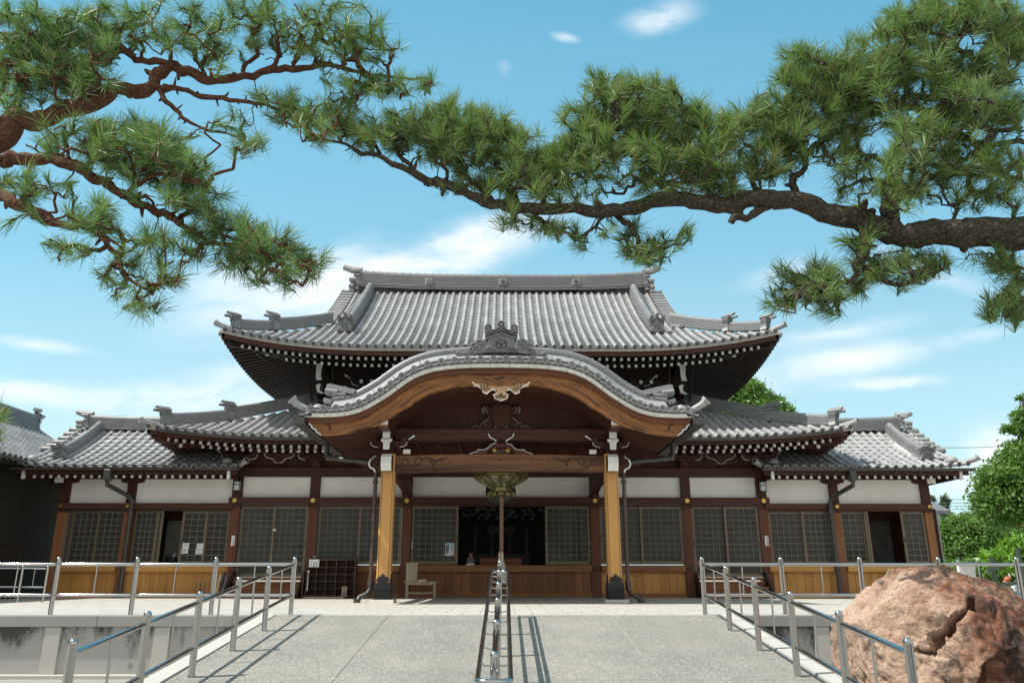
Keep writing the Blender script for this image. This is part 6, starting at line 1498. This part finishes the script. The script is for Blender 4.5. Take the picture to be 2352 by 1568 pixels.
RP=[(2060,440,50,40,.8,-.3),(2080,360,50,40,.8,-.3),(2120,300,60,40,.7,-.3),(2230,220,60,40,.6,-.3),(1210,310,40,25,.8),(1280,350,60,40),(1040,320,70,40),(1150,290,40,30),(1380,200,50,25,1.),(1500,200,60,25,1.),(1600,270,40,35),(1700,270,50,30),(1780,240,50,30),(1830,250,40,40),(1380,330,60,40),(1540,420,60,25,.6),(1640,430,50,25,.6),(1060,420,60,30,.6),(740,285,50,25,.8),(800,275,60,35),(850,300,60,35),(930,285,70,40),(1000,280,60,45),(1060,270,60,50),(1110,290,60,40),(1140,330,70,40),(1170,360,50,40),(980,340,70,35),(1060,350,60,40),(1110,400,60,35),(930,330,40,25),(1220,360,50,45),(1190,410,60,35),(1250,390,60,35),(1260,440,50,25,.7),
 (1400,240,70,45,1.2),(1470,230,70,45,1.2),(1540,250,70,45,1.2),(1340,280,55,40),(1420,300,80,45),(1510,310,80,45),(1590,310,50,45),(1330,340,60,40),(1400,365,60,35,.8),(1480,370,70,35,.7),(1560,370,60,40),(1610,370,50,35),(1300,400,60,35),(1430,420,70,25,.6),(1330,440,50,20,.5),
 (1660,300,45,35),(1720,310,60,40),(1790,280,50,45),(1690,360,60,40),(1760,370,60,40),(1650,410,50,30,.7),(1820,330,55,45),(1860,300,50,45),(1710,420,60,20,.5),
 (1850,140,60,45,1.1),(1830,190,50,40,1.1),(1900,180,70,55,1.1),(1960,210,70,50),(1870,240,70,45),(1940,270,70,40),(1990,130,70,45),(2070,70,70,45),(2110,40,70,35),(2010,170,60,40),(2180,30,80,45),(2270,40,80,50),(2330,90,50,60),(2080,150,80,45),(2150,130,70,40,.8),(2210,180,70,50,.8),(2290,150,70,50,.8),(2160,210,60,35,.7),(2080,210,60,35,.8),(2020,280,60,35,.7),(2250,260,80,40,.8),(2320,250,50,50,.8),(2180,290,60,35,.7),(2310,370,50,40,.9),(2230,360,70,35,.8),(2150,370,60,40,.8),(2140,420,60,30,.6),(1940,340,60,40,.8),(1980,390,50,35,.6),(1950,440,40,25,.4),(2260,430,60,30,.7),(2330,440,30,40,.7),(2200,460,70,20,.5),
 (1980,560,50,30,.7),(1840,640,55,40),(1790,680,34,28),(1890,640,50,35),(1900,690,60,26,.8),(1960,650,40,24,.7),(2010,610,50,26,.7),(2070,600,60,28,.8),(2130,605,55,24),(2080,640,60,16,.6),(2270,590,60,20,.8),(2320,610,40,25,.7),(2320,670,40,30),(2300,710,40,26),(2345,720,30,26),
 (1230,512,60,16,.8),(1190,500,40,16,.7),(1290,520,50,16,.7),(1270,530,28,10,.8),(1330,540,34,14,.6),(1420,530,50,24,.8),(1480,560,50,26,.8),(1510,590,40,18,.9),(1550,545,40,22,.7),(1450,580,40,16,.6)]
pine('pine_tree','dark-barked black pine with a thick level bough crossing from the right',
 ([(tr_.x+.25,4.3,GZ-.05),(tr_.x+.3,4.3,.3),(tr_.x+.1,4.3,1.1),(tr_.x,4.3,tr_.z),(tr_.x+.1,4.4,tr_.z+.8),(tr_.x+.0,4.5,tr_.z+1.8)],[.24,.2,.17,.15,.12,.05]),RB,
 padlist(RP,lambda x,y:4.4+(2352-x)/1650*.65,.22,1/102.),MT['bark_black'],MT['needle_r'],.125,64,5,.06)
# --- broadleaf trees and distant things
def leafy(name,label,cat,Y,blobs,mat,leaf,n,trunkx=None,seed=1,depth=.9,narrow=.42,group=None,clump=.30):
    rng=np.random.default_rng(seed); ctr=[]
    for (px,py,rx,ry) in blobs:
        c=at(px,py,Y); s=((c-CAM).dot(_F))/FOC; ctr.append((np.array(c),rx*s,ry*s))
    x=trunkx if trunkx is not None else float(np.mean([c[0][0] for c in ctr])); yb=Y+.3
    t=thing(name,label,cat,(x,yb,GZ),group)
    zt=min(c[0][2]-c[2]*.2 for c in ctr); zt=max(zt,GZ+.8); r0=max(.05,.035*(max(c[0][2] for c in ctr)-GZ))
    mb=MB(); mb.tube([(x,yb,GZ-.05),(x+.05,yb,(GZ+zt)/2),(x-.05,yb,zt)],[r0*1.25,r0,r0*.75],10,0)
    mb.build('trunk',[MT['bark_grey']],t)
    mb=MB()
    for c,rx,ry in ctr:
        a=np.array((x-.05,yb,zt)); b=c+np.array((0,0,ry*.3)); m=(a+b)/2+rng.normal(size=3)*.14*rx; mb.tube([a,m,b],[r0*.5,r0*.35,r0*.12],6,0)
        for _ in range(5): e=c+unit(rng.normal(size=3))*np.array((rx,rx*depth,ry))*.8; mb.tube([m,(m+e)/2+rng.normal(size=3)*.1*rx,e],[r0*.28,r0*.18,r0*.05],5,0)
    mb.build('limb',[MT['bark_grey']],t)['kind']='stuff'
    A=sum(rx*ry for c,rx,ry in ctr); out=[]
    for c,rx,ry in ctr:
        k=int(n*rx*ry/A); nc=max(6,k//38); d=unit(rng.normal(size=(nc,3))); d[:,2]=np.where(d[:,2]<-.45,-d[:,2],d[:,2])
        rad=rng.uniform(.45,1.0,size=(nc,1))**.6; cc=c+d*rad*np.array((rx,rx*depth,ry))
        q=rng.integers(0,nc,size=k); cs=clump*min(rx,ry)*rng.uniform(.5,1.2,size=(nc,1))
        p=cc[q]+rng.normal(size=(k,3))*cs[q]*np.array((.8,.8,.5))
        ax=unit(rng.normal(size=(k,3))+np.array((0,0,-.5))); nn=unit(np.cross(ax,unit(rng.normal(size=(k,3))+np.array((0,-.3,1.)))))
        L=leaf*rng.uniform(.65,1.25,size=(k,1)); w=nn*L*narrow*.5
        out.append(np.stack([p,p+ax*L*.5-w,p+ax*L,p+ax*L*.5+w],1))
    islands_mesh('crown',np.concatenate(out),4,[(0,1,2,3)],mat,t); return t
leafy('broadleaf_tree','big round green tree at the right edge behind the boulder','tree',30,[(2312,1122,62,58),(2352,1078,50,60),(2290,1165,48,42),(2350,1180,60,60),(2400,1120,80,110),(2335,985,30,15),(2355,960,26,20),(2352,915,12,12),(2430,980,70,60)],MT['leaf_cam'],.18,60000,at(2420,1300,30).x,2)
leafy('broadleaf_tree','dense dark green tree just right of the side wing','tree',40,[(2192,1232,36,42),(2168,1252,24,40),(2240,1238,52,54),(2300,1255,60,50),(2215,1265,60,34),(2160,1275,30,26)],MT['leaf_cam'],.20,34000,None,3)
leafy('broadleaf_tree','low tree with fresh bright green leaves above the right end of the railing','tree',20,[(2300,1285,38,20),(2330,1262,30,20),(2345,1292,34,22),(2285,1298,20,10),(2380,1270,50,40)],MT['leaf_bright'],.19,7000,at(2420,1300,20).x,4,.8,.3)
leafy('broadleaf_tree','round green treetop rising behind the hall roof on the right','tree',42,[(1712,912,52,42),(1765,936,42,30),(1800,950,24,24),(1665,945,40,38),(1730,960,80,40)],MT['leaf_bright'] if False else MT['leaf_cam'],.19,26000,None,5)
for i,(px,w_,s) in enumerate(((2140,9,6),(2171,12,7))):
    leafy('distant_tree','slim pale tree far away beside the grey house' if i==0 else 'feathery pale tree far away right of the grey house','tree',70,[(px,1150,w_*.7,12),(px,1168,w_,16),(px+2,1190,w_*1.2,16)],MT['leaf_far'],.34,1300,None,s,group=None)
leafy('hedge','dark hedge at the foot of the trees on the right','hedge',37,[(2240,1312,45,22),(2310,1322,50,30),(2370,1325,50,34),(2180,1312,40,22)],MT['leaf_cam'],.20,14000,None,8)
# far house and flats
def house(name,label,x0,x1,Y,ztop,c,roofc,flat=False):
    t=thing(name,label,'house' if not flat else 'apartment block',((x0+x1)/2,Y,GZ)); mb=MB(); mb.box(x0,x1,Y,Y+8,GZ,ztop,0)
    mb.build('wall',[simple(name+'_wall',c,.8,var=.06)],t)
    mb=MB()
    if flat: mb.box(x0-.2,x1+.2,Y-.2,Y+8.2,ztop,ztop+.4,0)
    else: mb.prism([(Y-.6,ztop-.1),(Y-.6,ztop+.1),(Y+4,ztop+1.8),(Y+8.6,ztop+.1),(Y+8.6,ztop-.1)],x0-.5,x1+.5,0,'yz')
    mb.build('roof',[simple(name+'_roof',roofc,.7)],t)
    nz=max(1,int((ztop-GZ)/2.8))
    for k in range(nz):
        z=GZ+1.0+2.8*k
        for j in range(max(1,int((x1-x0)/2.2))):
            xx=x0+.7+2.2*j; mb=MB(); mb.box(xx,xx+1.2,Y-.04,Y+.02,z,z+1.2,0); mb.build('window',[MT['glass']],t)
house('grey_house','small grey house far behind the right end of the side wing',xat(2100,1180,55),xat(2158,1180,55),55,zat(1176,55),(.50,.52,.54),(.13,.14,.15))
house('yellow_block','distant yellow apartment block peeping out above the trees at right',xat(2258,1100,103.3),xat(2258,1100,103.3)+9,95,zat(1094,95),(.62,.43,.20),(.5,.42,.3),True)
# overhead wires
for i,(ya,yb) in enumerate(((1133,1132),(1141,1140),(1147,1149),(1154,1157),(1062,1052),(1066,1057),(1016,1004))):
    Y=60 if i<4 else 48; mb=MB(); a=at(2020,ya+4,Y); b=at(2480,yb,Y); pts=[a+(b-a)*q-UP*(1.0*4*q*(1-q)*.4) for q in np.linspace(0,1,14)]; mb.tube(pts,.018,5,0)
    tag(mb.build('power_line',[simple('cable%d'%i,(.10,.11,.12),.6,bump=0)],None,pts[0]),'thin dark overhead wire crossing the sky at the right behind the trees','power line','overhead wires')
# low white wall, slatted gate and the person working there
mb=MB(); a=xat(2202,1300,31); b=xat(2238,1300,31); mb.box(a,b,31,31.15,GZ,zat(1294,31),0); mb.box(a-.05,b+.05,30.95,31.2,zat(1294,31),zat(1294,31)+.06,1)
tag(mb.build('low_wall',[MT['plaster'],MT['granite_dark']],None,((a+b)/2,31,GZ)),'short piece of low white wall beyond the terrace railing','wall')
YG=33; gt=thing('slatted_gate','pale slatted wooden gate at the right edge beyond the boulder','gate',(xat(2341,1345,YG),YG,GZ)); a=xat(2334.5,1345,YG); b=xat(2349,1345,YG); z1=zat(1330.5,YG); mb=MB()
for k in range(7): q=a+(b-a)*k/7; mb.box(q+.004,q+(b-a)/7-.012,YG,YG+.03,GZ-.06,z1-.01*(k%2),0)
mb.build('slat',[MT['oldwood']],gt); mb=MB(); mb.box(a-.02,b+.02,YG-.03,YG-.002,z1-.10,z1-.04,0); mb.box(a-.02,b+.02,YG-.03,YG-.002,GZ+.0,GZ+.06,0); mb.build('cross_rail',[MT['oldwood']],gt)
def person():
    Y=32.; c=at(2329,1345,Y); gz=GZ-.04; fx=-1.0   # faces left (-X), bending forward a little
    t=thing('person','person in white shirt and orange cap bending forward beyond the boulder','person',(c.x,Y,gz))
    def P(x,y,z): return (c.x+x*fx,Y+y,gz+z)
    mats=dict(shirt=simple('white_shirt',(.74,.76,.80),.8,bump=.1),trouser=simple('dark_trousers',(.06,.065,.09),.8),skin=simple('skin',(.42,.25,.17),.5,var=.05,bump=0),cap=simple('orange_cap',(.55,.12,.04),.7),mask=MT['paper'],shoe=MT['metal_black'])
    def skin(name,verts,edges,rad,mat,parent,root=0,lv=2):
        me=bpy.data.meshes.new(name); me.from_pydata([tuple(V(v)-V(t['_w'])) for v in verts],edges,[]); o=bpy.data.objects.new(name,me); COL.objects.link(o)
        md=o.modifiers.new('skin','SKIN'); 
        for i,r in enumerate(rad): me.skin_vertices[0].data[i].radius=(r,r)
        me.skin_vertices[0].data[root].use_root=True
        s2=o.modifiers.new('sub','SUBSURF'); s2.levels=lv; s2.render_levels=lv
        me.materials.append(mat); o.parent=parent; o['_w']=t['_w']; return o
    # one continuous body: pelvis, spine, neck, head, arms, folded legs
    vs=[P(-.06,0,.86),P(-.03,0,.99),P(.06,0,1.17),P(.12,0,1.27),P(.17,0,1.36),P(.205,0,1.45),
        P(.11,-.19,1.25),P(.16,-.24,1.00),P(.34,-.17,.93),P(.42,-.15,.93), P(.11,.19,1.25),P(.17,.23,1.00),P(.36,.15,.92),P(.44,.13,.92),
        P(-.06,-.09,.84),P(-.02,-.10,.46),P(-.07,-.10,.09),P(.06,-.10,.035), P(-.06,.09,.84),P(.02,.10,.46),P(-.01,.10,.09),P(.12,.10,.035)]
    ed=[(0,1),(1,2),(2,3),(3,4),(4,5),(3,6),(6,7),(7,8),(8,9),(3,10),(10,11),(11,12),(12,13),(0,14),(14,15),(15,16),(16,17),(0,18),(18,19),(19,20),(20,21)]
    rd=[.15,.15,.16,.11,.055,.095,.075,.052,.036,.042,.075,.052,.036,.042,.10,.07,.05,.04,.10,.07,.05,.04]
    b=skin('body',vs,ed,rd,mats['skin'],t)
    # clothing follows the body
    skin('shirt',vs[:4]+[vs[6],vs[7],vs[8]]+[vs[10],vs[11],vs[12]],[(0,1),(1,2),(2,3),(3,4),(4,5),(5,6),(3,7),(7,8),(8,9)],[.158,.160,.172,.125,.088,.064,.048,.088,.064,.048],mats['shirt'],t)
    skin('trousers',[vs[0],vs[14],vs[15],vs[16],vs[18],vs[19],vs[20]],[(0,1),(1,2),(2,3),(0,4),(4,5),(5,6)],[.172,.115,.085,.065,.115,.085,.065],mats['trouser'],t)
    mb=MB(); h=V(P(.205,0,1.47)); mb.M=Matrix.Translation(h)@Matrix.Rotation(.35*-fx*-1,4,'Y')
    mb.lathe([(.118,-.01),(.125,.03),(.11,.09),(.07,.125),(.004,.14)],(0,0,0),16,0); mb.prism([(fx*.08,.0),(fx*.22,-.02),(fx*.22,-.005),(fx*.08,.03)],-.08,.08,0); mb.M=None
    mb.build('cap',[mats['cap']],t)
    mb=MB(); h=V(P(.295,0,1.42)); mb.lathe([(.01,-.05),(.05,-.035),(.055,.0),(.045,.03),(.01,.04)],h,12,0); mb.build('face_mask',[mats['mask']],t)
    mb=MB()
    for s in (-1,1):
        mb.lathe([(.003,-.012),(.012,0),(.003,.012)],V(P(.295,s*.04,1.475)),8,0)
    mb.build('eye',[MT['ink']],t)
    for s in (-1,1):
        mb=MB(); base=V(P(.44 if s>0 else .42,s*.14,.92))
        for k in range(4): o=V((fx*.04,s*(-.03+.02*k),-.005)); mb.tube([base+o,base+o+V((fx*(.045+.006*(k%3)),0,-.015)),base+o+V((fx*(.06+.008*(k%3)),0,-.05))],[.010,.009,.006],6,0)
        mb.tube([base+V((0,-s*.035,0)),base+V((fx*.035,-s*.055,-.01)),base+V((fx*.055,-s*.05,-.035))],[.011,.01,.007],6,0); mb.build('hand',[mats['skin']],t)
        mb=MB(); f=V(P(.06 if s>0 else .0,s*.10,.0)); mb.M=Matrix.Translation(f); mb.prism([(-.13,.0),(.15,.0),(.15,.04),(.06,.085),(-.10,.09),(-.13,.05)],-.05,.05,0); mb.M=None; mb.build('shoe',[mats['shoe']],t)
person()
# --- the boulder
def boulder():
    c=V((5.84,10.45,-.36))
    planes=[((-.86,-.12,.51),1.45),((-.55,-.2,.80),1.36),((-.1,-.15,.99),1.34),((.42,-.1,.91),1.06),((.75,0,.66),1.25),((1,.05,.15),1.9),((-.8,-.6,.25),1.50),((-.30,-1,.30),1.25),((.35,-.95,.35),1.15),((.62,-.75,.42),1.14),((.0,.9,.4),1.3),((-1,-.25,-.12),2.05),((.02,-.80,.66),1.17),((.85,-.6,.1),1.6)]
    N=[V(n).normalized() for n,_ in planes]; D=[d for _,d in planes]
    import bmesh
    bm=bmesh.new(); bmesh.ops.create_icosphere(bm,subdivisions=7,radius=1)
    D0=np.array([v.co.normalized()[:] for v in bm.verts]); NN=np.array([n[:] for n in N]); DD=np.array(D)
    # slightly wandering directions so that edges of the broken faces are not ruler straight
    wob=np.array([mnoise.noise_vector(V(d)*2.6)[:] for d in D0])*.07+np.array([mnoise.noise_vector(V(d)*8.)[:] for d in D0])*.028
    d=unit(D0+wob); k=18.
    q=np.maximum(d@NN.T,.02)/DD; r=np.minimum((1/np.sum(q**k,1))**(1/k),2.6)
    rng=np.random.default_rng(4); r0=r.copy()
    for _ in range(120):         # chipped facets
        n=unit(rng.normal(size=3)+np.array((0,-.4,.2))); m=unit(n+rng.normal(size=3)*.28); c0=d@n; i0=int(np.argmax(c0)); off=r0[i0]*float(d[i0]@m)*rng.uniform(.955,1.01)
        s=d@m; r=np.where(s>.25,np.minimum(r,off/np.maximum(s,.25)),r)
    def loc(x,y): return np.array(at((3200+x/2.625)/1.7415,(2200+y/2.625)/1.7415,9.35)-c)
    def half(a,b,side):
        n=unit(np.cross(loc(*a),loc(*b))); return n*(1 if n@loc(*side)>0 else -1)
    wn=np.array([mnoise.fractal(V(q_)*3.2+V((7,1,2)),.9,2.1,5) for q_ in D0])*.075
    def notch(r,halves,nf,depth,ref):
        nf=unit(np.array(nf)); i0=int(np.argmax(d@unit(loc(*ref)))); off=r[i0]*depth*float(d[i0]@nf)
        cut=off/np.maximum(d@nf,.05)*(1+wn*1.2)
        for h,sl in halves: s=d@h+wn; cut=np.maximum(cut,np.where(s>.0,sl/np.maximum(s,1e-3),9.))
        return np.minimum(r,cut)
    r=notch(r,[(half((1650,330),(1090,760),(1500,900)),.03),(half((1360,1130),(1900,640),(1400,700)),.07),(half((1060,700),(1180,1000),(1500,800)),.05),(half((1960,300),(2020,600),(1500,800)),.06)],(-.25,-.95,.15),.74,(1500,780))
    r=notch(r,[(half((1850,1394),(1890,1130),(2100,1250)),.05),(half((1870,1140),(2230,960),(2100,1250)),.06)],(-.45,-.85,.15),.76,(2050,1200))
    r=notch(r,[(half((1500,215),(1740,300),(1700,420)),.03),(half((1400,420),(1740,360),(1650,300)),.12)],(0,-.8,.6),.88,(1620,300))
    r=notch(r,[(half((620,860),(1130,1000),(900,1100)),.04),(half((560,1250),(1200,1200),(900,1100)),.12)],(0,-.9,.4),.92,(900,1080))
    for v,dd,rr in zip(bm.verts,d,r):
        q=V(dd)*float(rr); q.z=max(q.z,-.6); o=V(dd)
        fine=mnoise.fractal(q*2.2+V((3,1,0)),1.,2.1,3)*.035+mnoise.fractal(q*7.,.8,2.1,5)*.026+mnoise.fractal(q*24,.8,2.,3)*.009
        rdg=(1-abs(mnoise.noise(q*4.2+V((2,7,5)))))**5*.035
        v.co=c+q+o*(fine-rdg)
    me=bpy.data.meshes.new('boulder'); base=(c.x,c.y,GZ)
    for v in bm.verts: v.co-=V(base)
    bm.to_mesh(me); bm.free(); me.polygons.foreach_set('use_smooth',[True]*len(me.polygons))
    o=bpy.data.objects.new('boulder',me); COL.objects.link(o); o.location=base; o['_w']=base
    m,nt,b,tc=base_mat('reddish_rock'); g=tc.outputs['Object']
    f=noisen(nt,g,2.1,9,.70,1.2); c1=ramp(nt,f,[(.32,(.05,.030,.022)),(.42,(.18,.070,.042)),(.49,(.28,.122,.072)),(.55,(.38,.235,.15)),(.62,(.22,.082,.05)),(.75,(.30,.155,.10))])
    sx=nd(nt,'ShaderNodeSeparateXYZ'); nt.links.new(g,sx.inputs[0])
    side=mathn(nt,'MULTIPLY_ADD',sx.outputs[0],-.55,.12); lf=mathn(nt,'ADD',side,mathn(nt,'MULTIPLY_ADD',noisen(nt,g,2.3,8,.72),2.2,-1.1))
    c1=mixc(nt,ramp(nt,lf,[(.2,0.),(.7,.85)]),c1,(.62,.44,.33))  # cream towards the left: the sunlit side put into the rock colour
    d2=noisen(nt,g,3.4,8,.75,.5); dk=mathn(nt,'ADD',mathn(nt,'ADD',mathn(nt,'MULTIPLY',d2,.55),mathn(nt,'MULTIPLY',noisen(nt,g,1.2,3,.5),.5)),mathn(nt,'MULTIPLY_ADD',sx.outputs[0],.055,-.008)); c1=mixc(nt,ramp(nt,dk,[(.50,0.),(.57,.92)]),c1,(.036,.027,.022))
    v2=nd(nt,'ShaderNodeTexVoronoi',feature='DISTANCE_TO_EDGE'); v2.inputs['Scale'].default_value=2.6; dm=nd(nt,'ShaderNodeMix',data_type='VECTOR'); dm.inputs[0].default_value=.22
    nn=nd(nt,'ShaderNodeTexNoise'); nn.inputs['Scale'].default_value=3.; nt.links.new(g,nn.inputs['Vector']); nt.links.new(g,dm.inputs[4]); nt.links.new(nn.outputs['Color'],dm.inputs[5]); nt.links.new(dm.outputs[1],v2.inputs['Vector'])
    c1=mixc(nt,ramp(nt,v2.outputs['Distance'],[(0,.5),(.012,0.)]),c1,(.07,.045,.035))
    fn_=noisen(nt,g,26,6,.75); c1=mixc(nt,ramp(nt,fn_,[(.36,.55),(.52,0.)]),c1,(.17,.10,.07))
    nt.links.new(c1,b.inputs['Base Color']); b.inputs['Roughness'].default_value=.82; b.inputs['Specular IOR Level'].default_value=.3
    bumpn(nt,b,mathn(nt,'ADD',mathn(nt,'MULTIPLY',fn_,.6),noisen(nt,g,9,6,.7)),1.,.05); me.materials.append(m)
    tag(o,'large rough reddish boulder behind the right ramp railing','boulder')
boulder()
# ------------------------------------------------------------------ light, sky, camera
SUN=V((.62,.11,-1.0)).normalized()
el=math.asin(-SUN.z); az=math.atan2(-SUN.x,-SUN.y)
l=bpy.data.lights.new('sun','SUN'); l.energy=4.75; l.angle=R(.53); l.color=(1.0,.955,.88)
o=bpy.data.objects.new('sun',l); COL.objects.link(o); o.rotation_euler=SUN.to_track_quat('-Z','Y').to_euler(); o.location=(-30,-10,50)
w=bpy.data.worlds.new('World'); sc.world=w; w.use_nodes=True; nt=w.node_tree; nt.nodes.clear()
out=nd(nt,'ShaderNodeOutputWorld'); bg=nd(nt,'ShaderNodeBackground'); nt.links.new(bg.outputs[0],out.inputs[0])
sky=nd(nt,'ShaderNodeTexSky',sky_type='NISHITA'); sky.sun_disc=False; sky.sun_elevation=el; sky.sun_rotation=az; sky.altitude=20; sky.air_density=1.0; sky.dust_density=1.2; sky.ozone_density=1.0
tc=nd(nt,'ShaderNodeTexCoord'); vec=tc.outputs['Generated']
sx=nd(nt,'ShaderNodeSeparateXYZ'); nt.links.new(vec,sx.inputs[0])
yy=mathn(nt,'MAXIMUM',sx.outputs[1],.05); U=mathn(nt,'DIVIDE',sx.outputs[0],yy); W=mathn(nt,'DIVIDE',sx.outputs[2],yy)
def uv_of(px,py):
    d=_F+_R*((px-1176)/FOC)+_U*(-(py-784)/FOC); return d.x/d.y,d.z/d.y
cb=nd(nt,'ShaderNodeCombineXYZ'); nt.links.new(U,cb.inputs[0]); nt.links.new(W,cb.inputs[1])
clouds=[ # px,py,rx,ry,angle,amount : the cloud streaks of that afternoon
 (1010,590,260,60,20,1.0),(860,650,200,50,5,.9),(640,700,230,75,8,.8),(520,640,120,40,10,.4),(60,905,200,28,-3,1.0),(470,905,230,30,-2,.85),(420,985,260,50,0,.6),(620,860,150,25,0,.5),
 (1890,850,190,34,12,.8),(1930,770,160,22,12,.6),(2040,885,110,14,5,1.0),(1510,35,85,40,15,.85),(1292,84,30,14,-5,.9),(1150,160,26,24,50,.25),(2310,1075,60,75,35,2.2),(2230,1110,90,40,0,.8),(2130,620,160,30,-20,.45),(90,790,110,14,-8,.6),(1080,560,170,45,28,.7),(930,620,200,40,18,.7),(760,600,120,40,30,.45),(2000,820,170,26,10,.5),(1800,640,120,40,10,.35),(2220,770,120,18,10,.4)]
wv=nd(nt,'ShaderNodeTexNoise'); wv.inputs['Scale'].default_value=3.; wv.inputs['Detail'].default_value=4; nt.links.new(cb.outputs[0],wv.inputs['Vector'])
wm=nd(nt,'ShaderNodeVectorMath',operation='MULTIPLY_ADD'); wm.inputs[1].default_value=(.10,.06,0); nt.links.new(wv.outputs['Color'],wm.inputs[0]); nt.links.new(cb.outputs[0],wm.inputs[2])
wo=nd(nt,'ShaderNodeVectorMath',operation='ADD'); wo.inputs[1].default_value=(-.05,-.03,0); nt.links.new(wm.outputs[0],wo.inputs[0])
mask=None
for px,py,rx,ry,an,am in clouds:
    u0,w0=uv_of(px,py); s=rx/FOC; t=ry/FOC; a=R(an)
    mp=nd(nt,'ShaderNodeMapping',vector_type='TEXTURE'); nt.links.new(wo.outputs[0],mp.inputs[0]); mp.inputs['Location'].default_value=(u0,w0,0); mp.inputs['Rotation'].default_value=(0,0,a); mp.inputs['Scale'].default_value=(s,t,1)
    ln=nd(nt,'ShaderNodeVectorMath',operation='LENGTH'); nt.links.new(mp.outputs[0],ln.inputs[0])
    v=mathn(nt,'MULTIPLY',mathn(nt,'EXPONENT',mathn(nt,'MULTIPLY',mathn(nt,'POWER',ln.outputs['Value'],2.),-1.)),am)
    mask=v if mask is None else mathn(nt,'ADD',mask,v)
n1=noisen(nt,mapn(nt,wm.outputs[0],(4.,9.5,1),(0,0,R(-16))),1.7,10,.66,.4)
wisp=ramp(nt,n1,[(.36,0.),(.52,.55),(.70,1.)])
dens=mathn(nt,'MULTIPLY',mathn(nt,'MINIMUM',mask,1.25),mathn(nt,'MULTIPLY_ADD',wisp,.78,.26))
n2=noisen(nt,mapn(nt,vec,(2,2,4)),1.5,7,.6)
back=mathn(nt,'MULTIPLY',ramp(nt,mathn(nt,'MULTIPLY',sx.outputs[1],-1.),[(.0,0.),(.25,1.)]),ramp(nt,n2,[(.38,.25),(.58,.95)]))  # unseen warm cloud cover behind the camera, added to fill the hall front
cov=ramp(nt,dens,[(.03,0.),(.40,.50),(1.,.95)])
tint=mixc(nt,1.,sky.outputs[0],(1.38,2.05,1.76),'MULTIPLY')
hor=ramp(nt,W,[(.0,(5.2,6.6,7.2)),(.23,(4.1,6.0,6.8)),(.44,(2.2,4.8,6.3)),(.84,(1.2,3.7,5.5)),(1.,(1.,3.3,5.1))])
tint=mixc(nt,.75,tint,hor)
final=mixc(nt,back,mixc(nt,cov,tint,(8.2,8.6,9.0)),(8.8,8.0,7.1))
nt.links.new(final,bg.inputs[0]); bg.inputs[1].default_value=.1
cam=bpy.data.cameras.new('camera'); co=bpy.data.objects.new('camera',cam); COL.objects.link(co); sc.camera=co
co.location=CAM; co.rotation_euler=(pi/2+PITCH,0,-YAW); cam.sensor_width=36; cam.lens=FOC/2352*36; cam.clip_end=3000; cam.clip_start=.05
sc.view_settings.view_transform='Standard'; sc.view_settings.look='None'; sc.view_settings.exposure=0.40; sc.view_settings.gamma=1
sc.cycles.max_bounces=8; sc.cycles.diffuse_bounces=4; sc.cycles.transmission_bounces=4; sc.cycles.transparent_max_bounces=4; sc.cycles.use_denoising=True
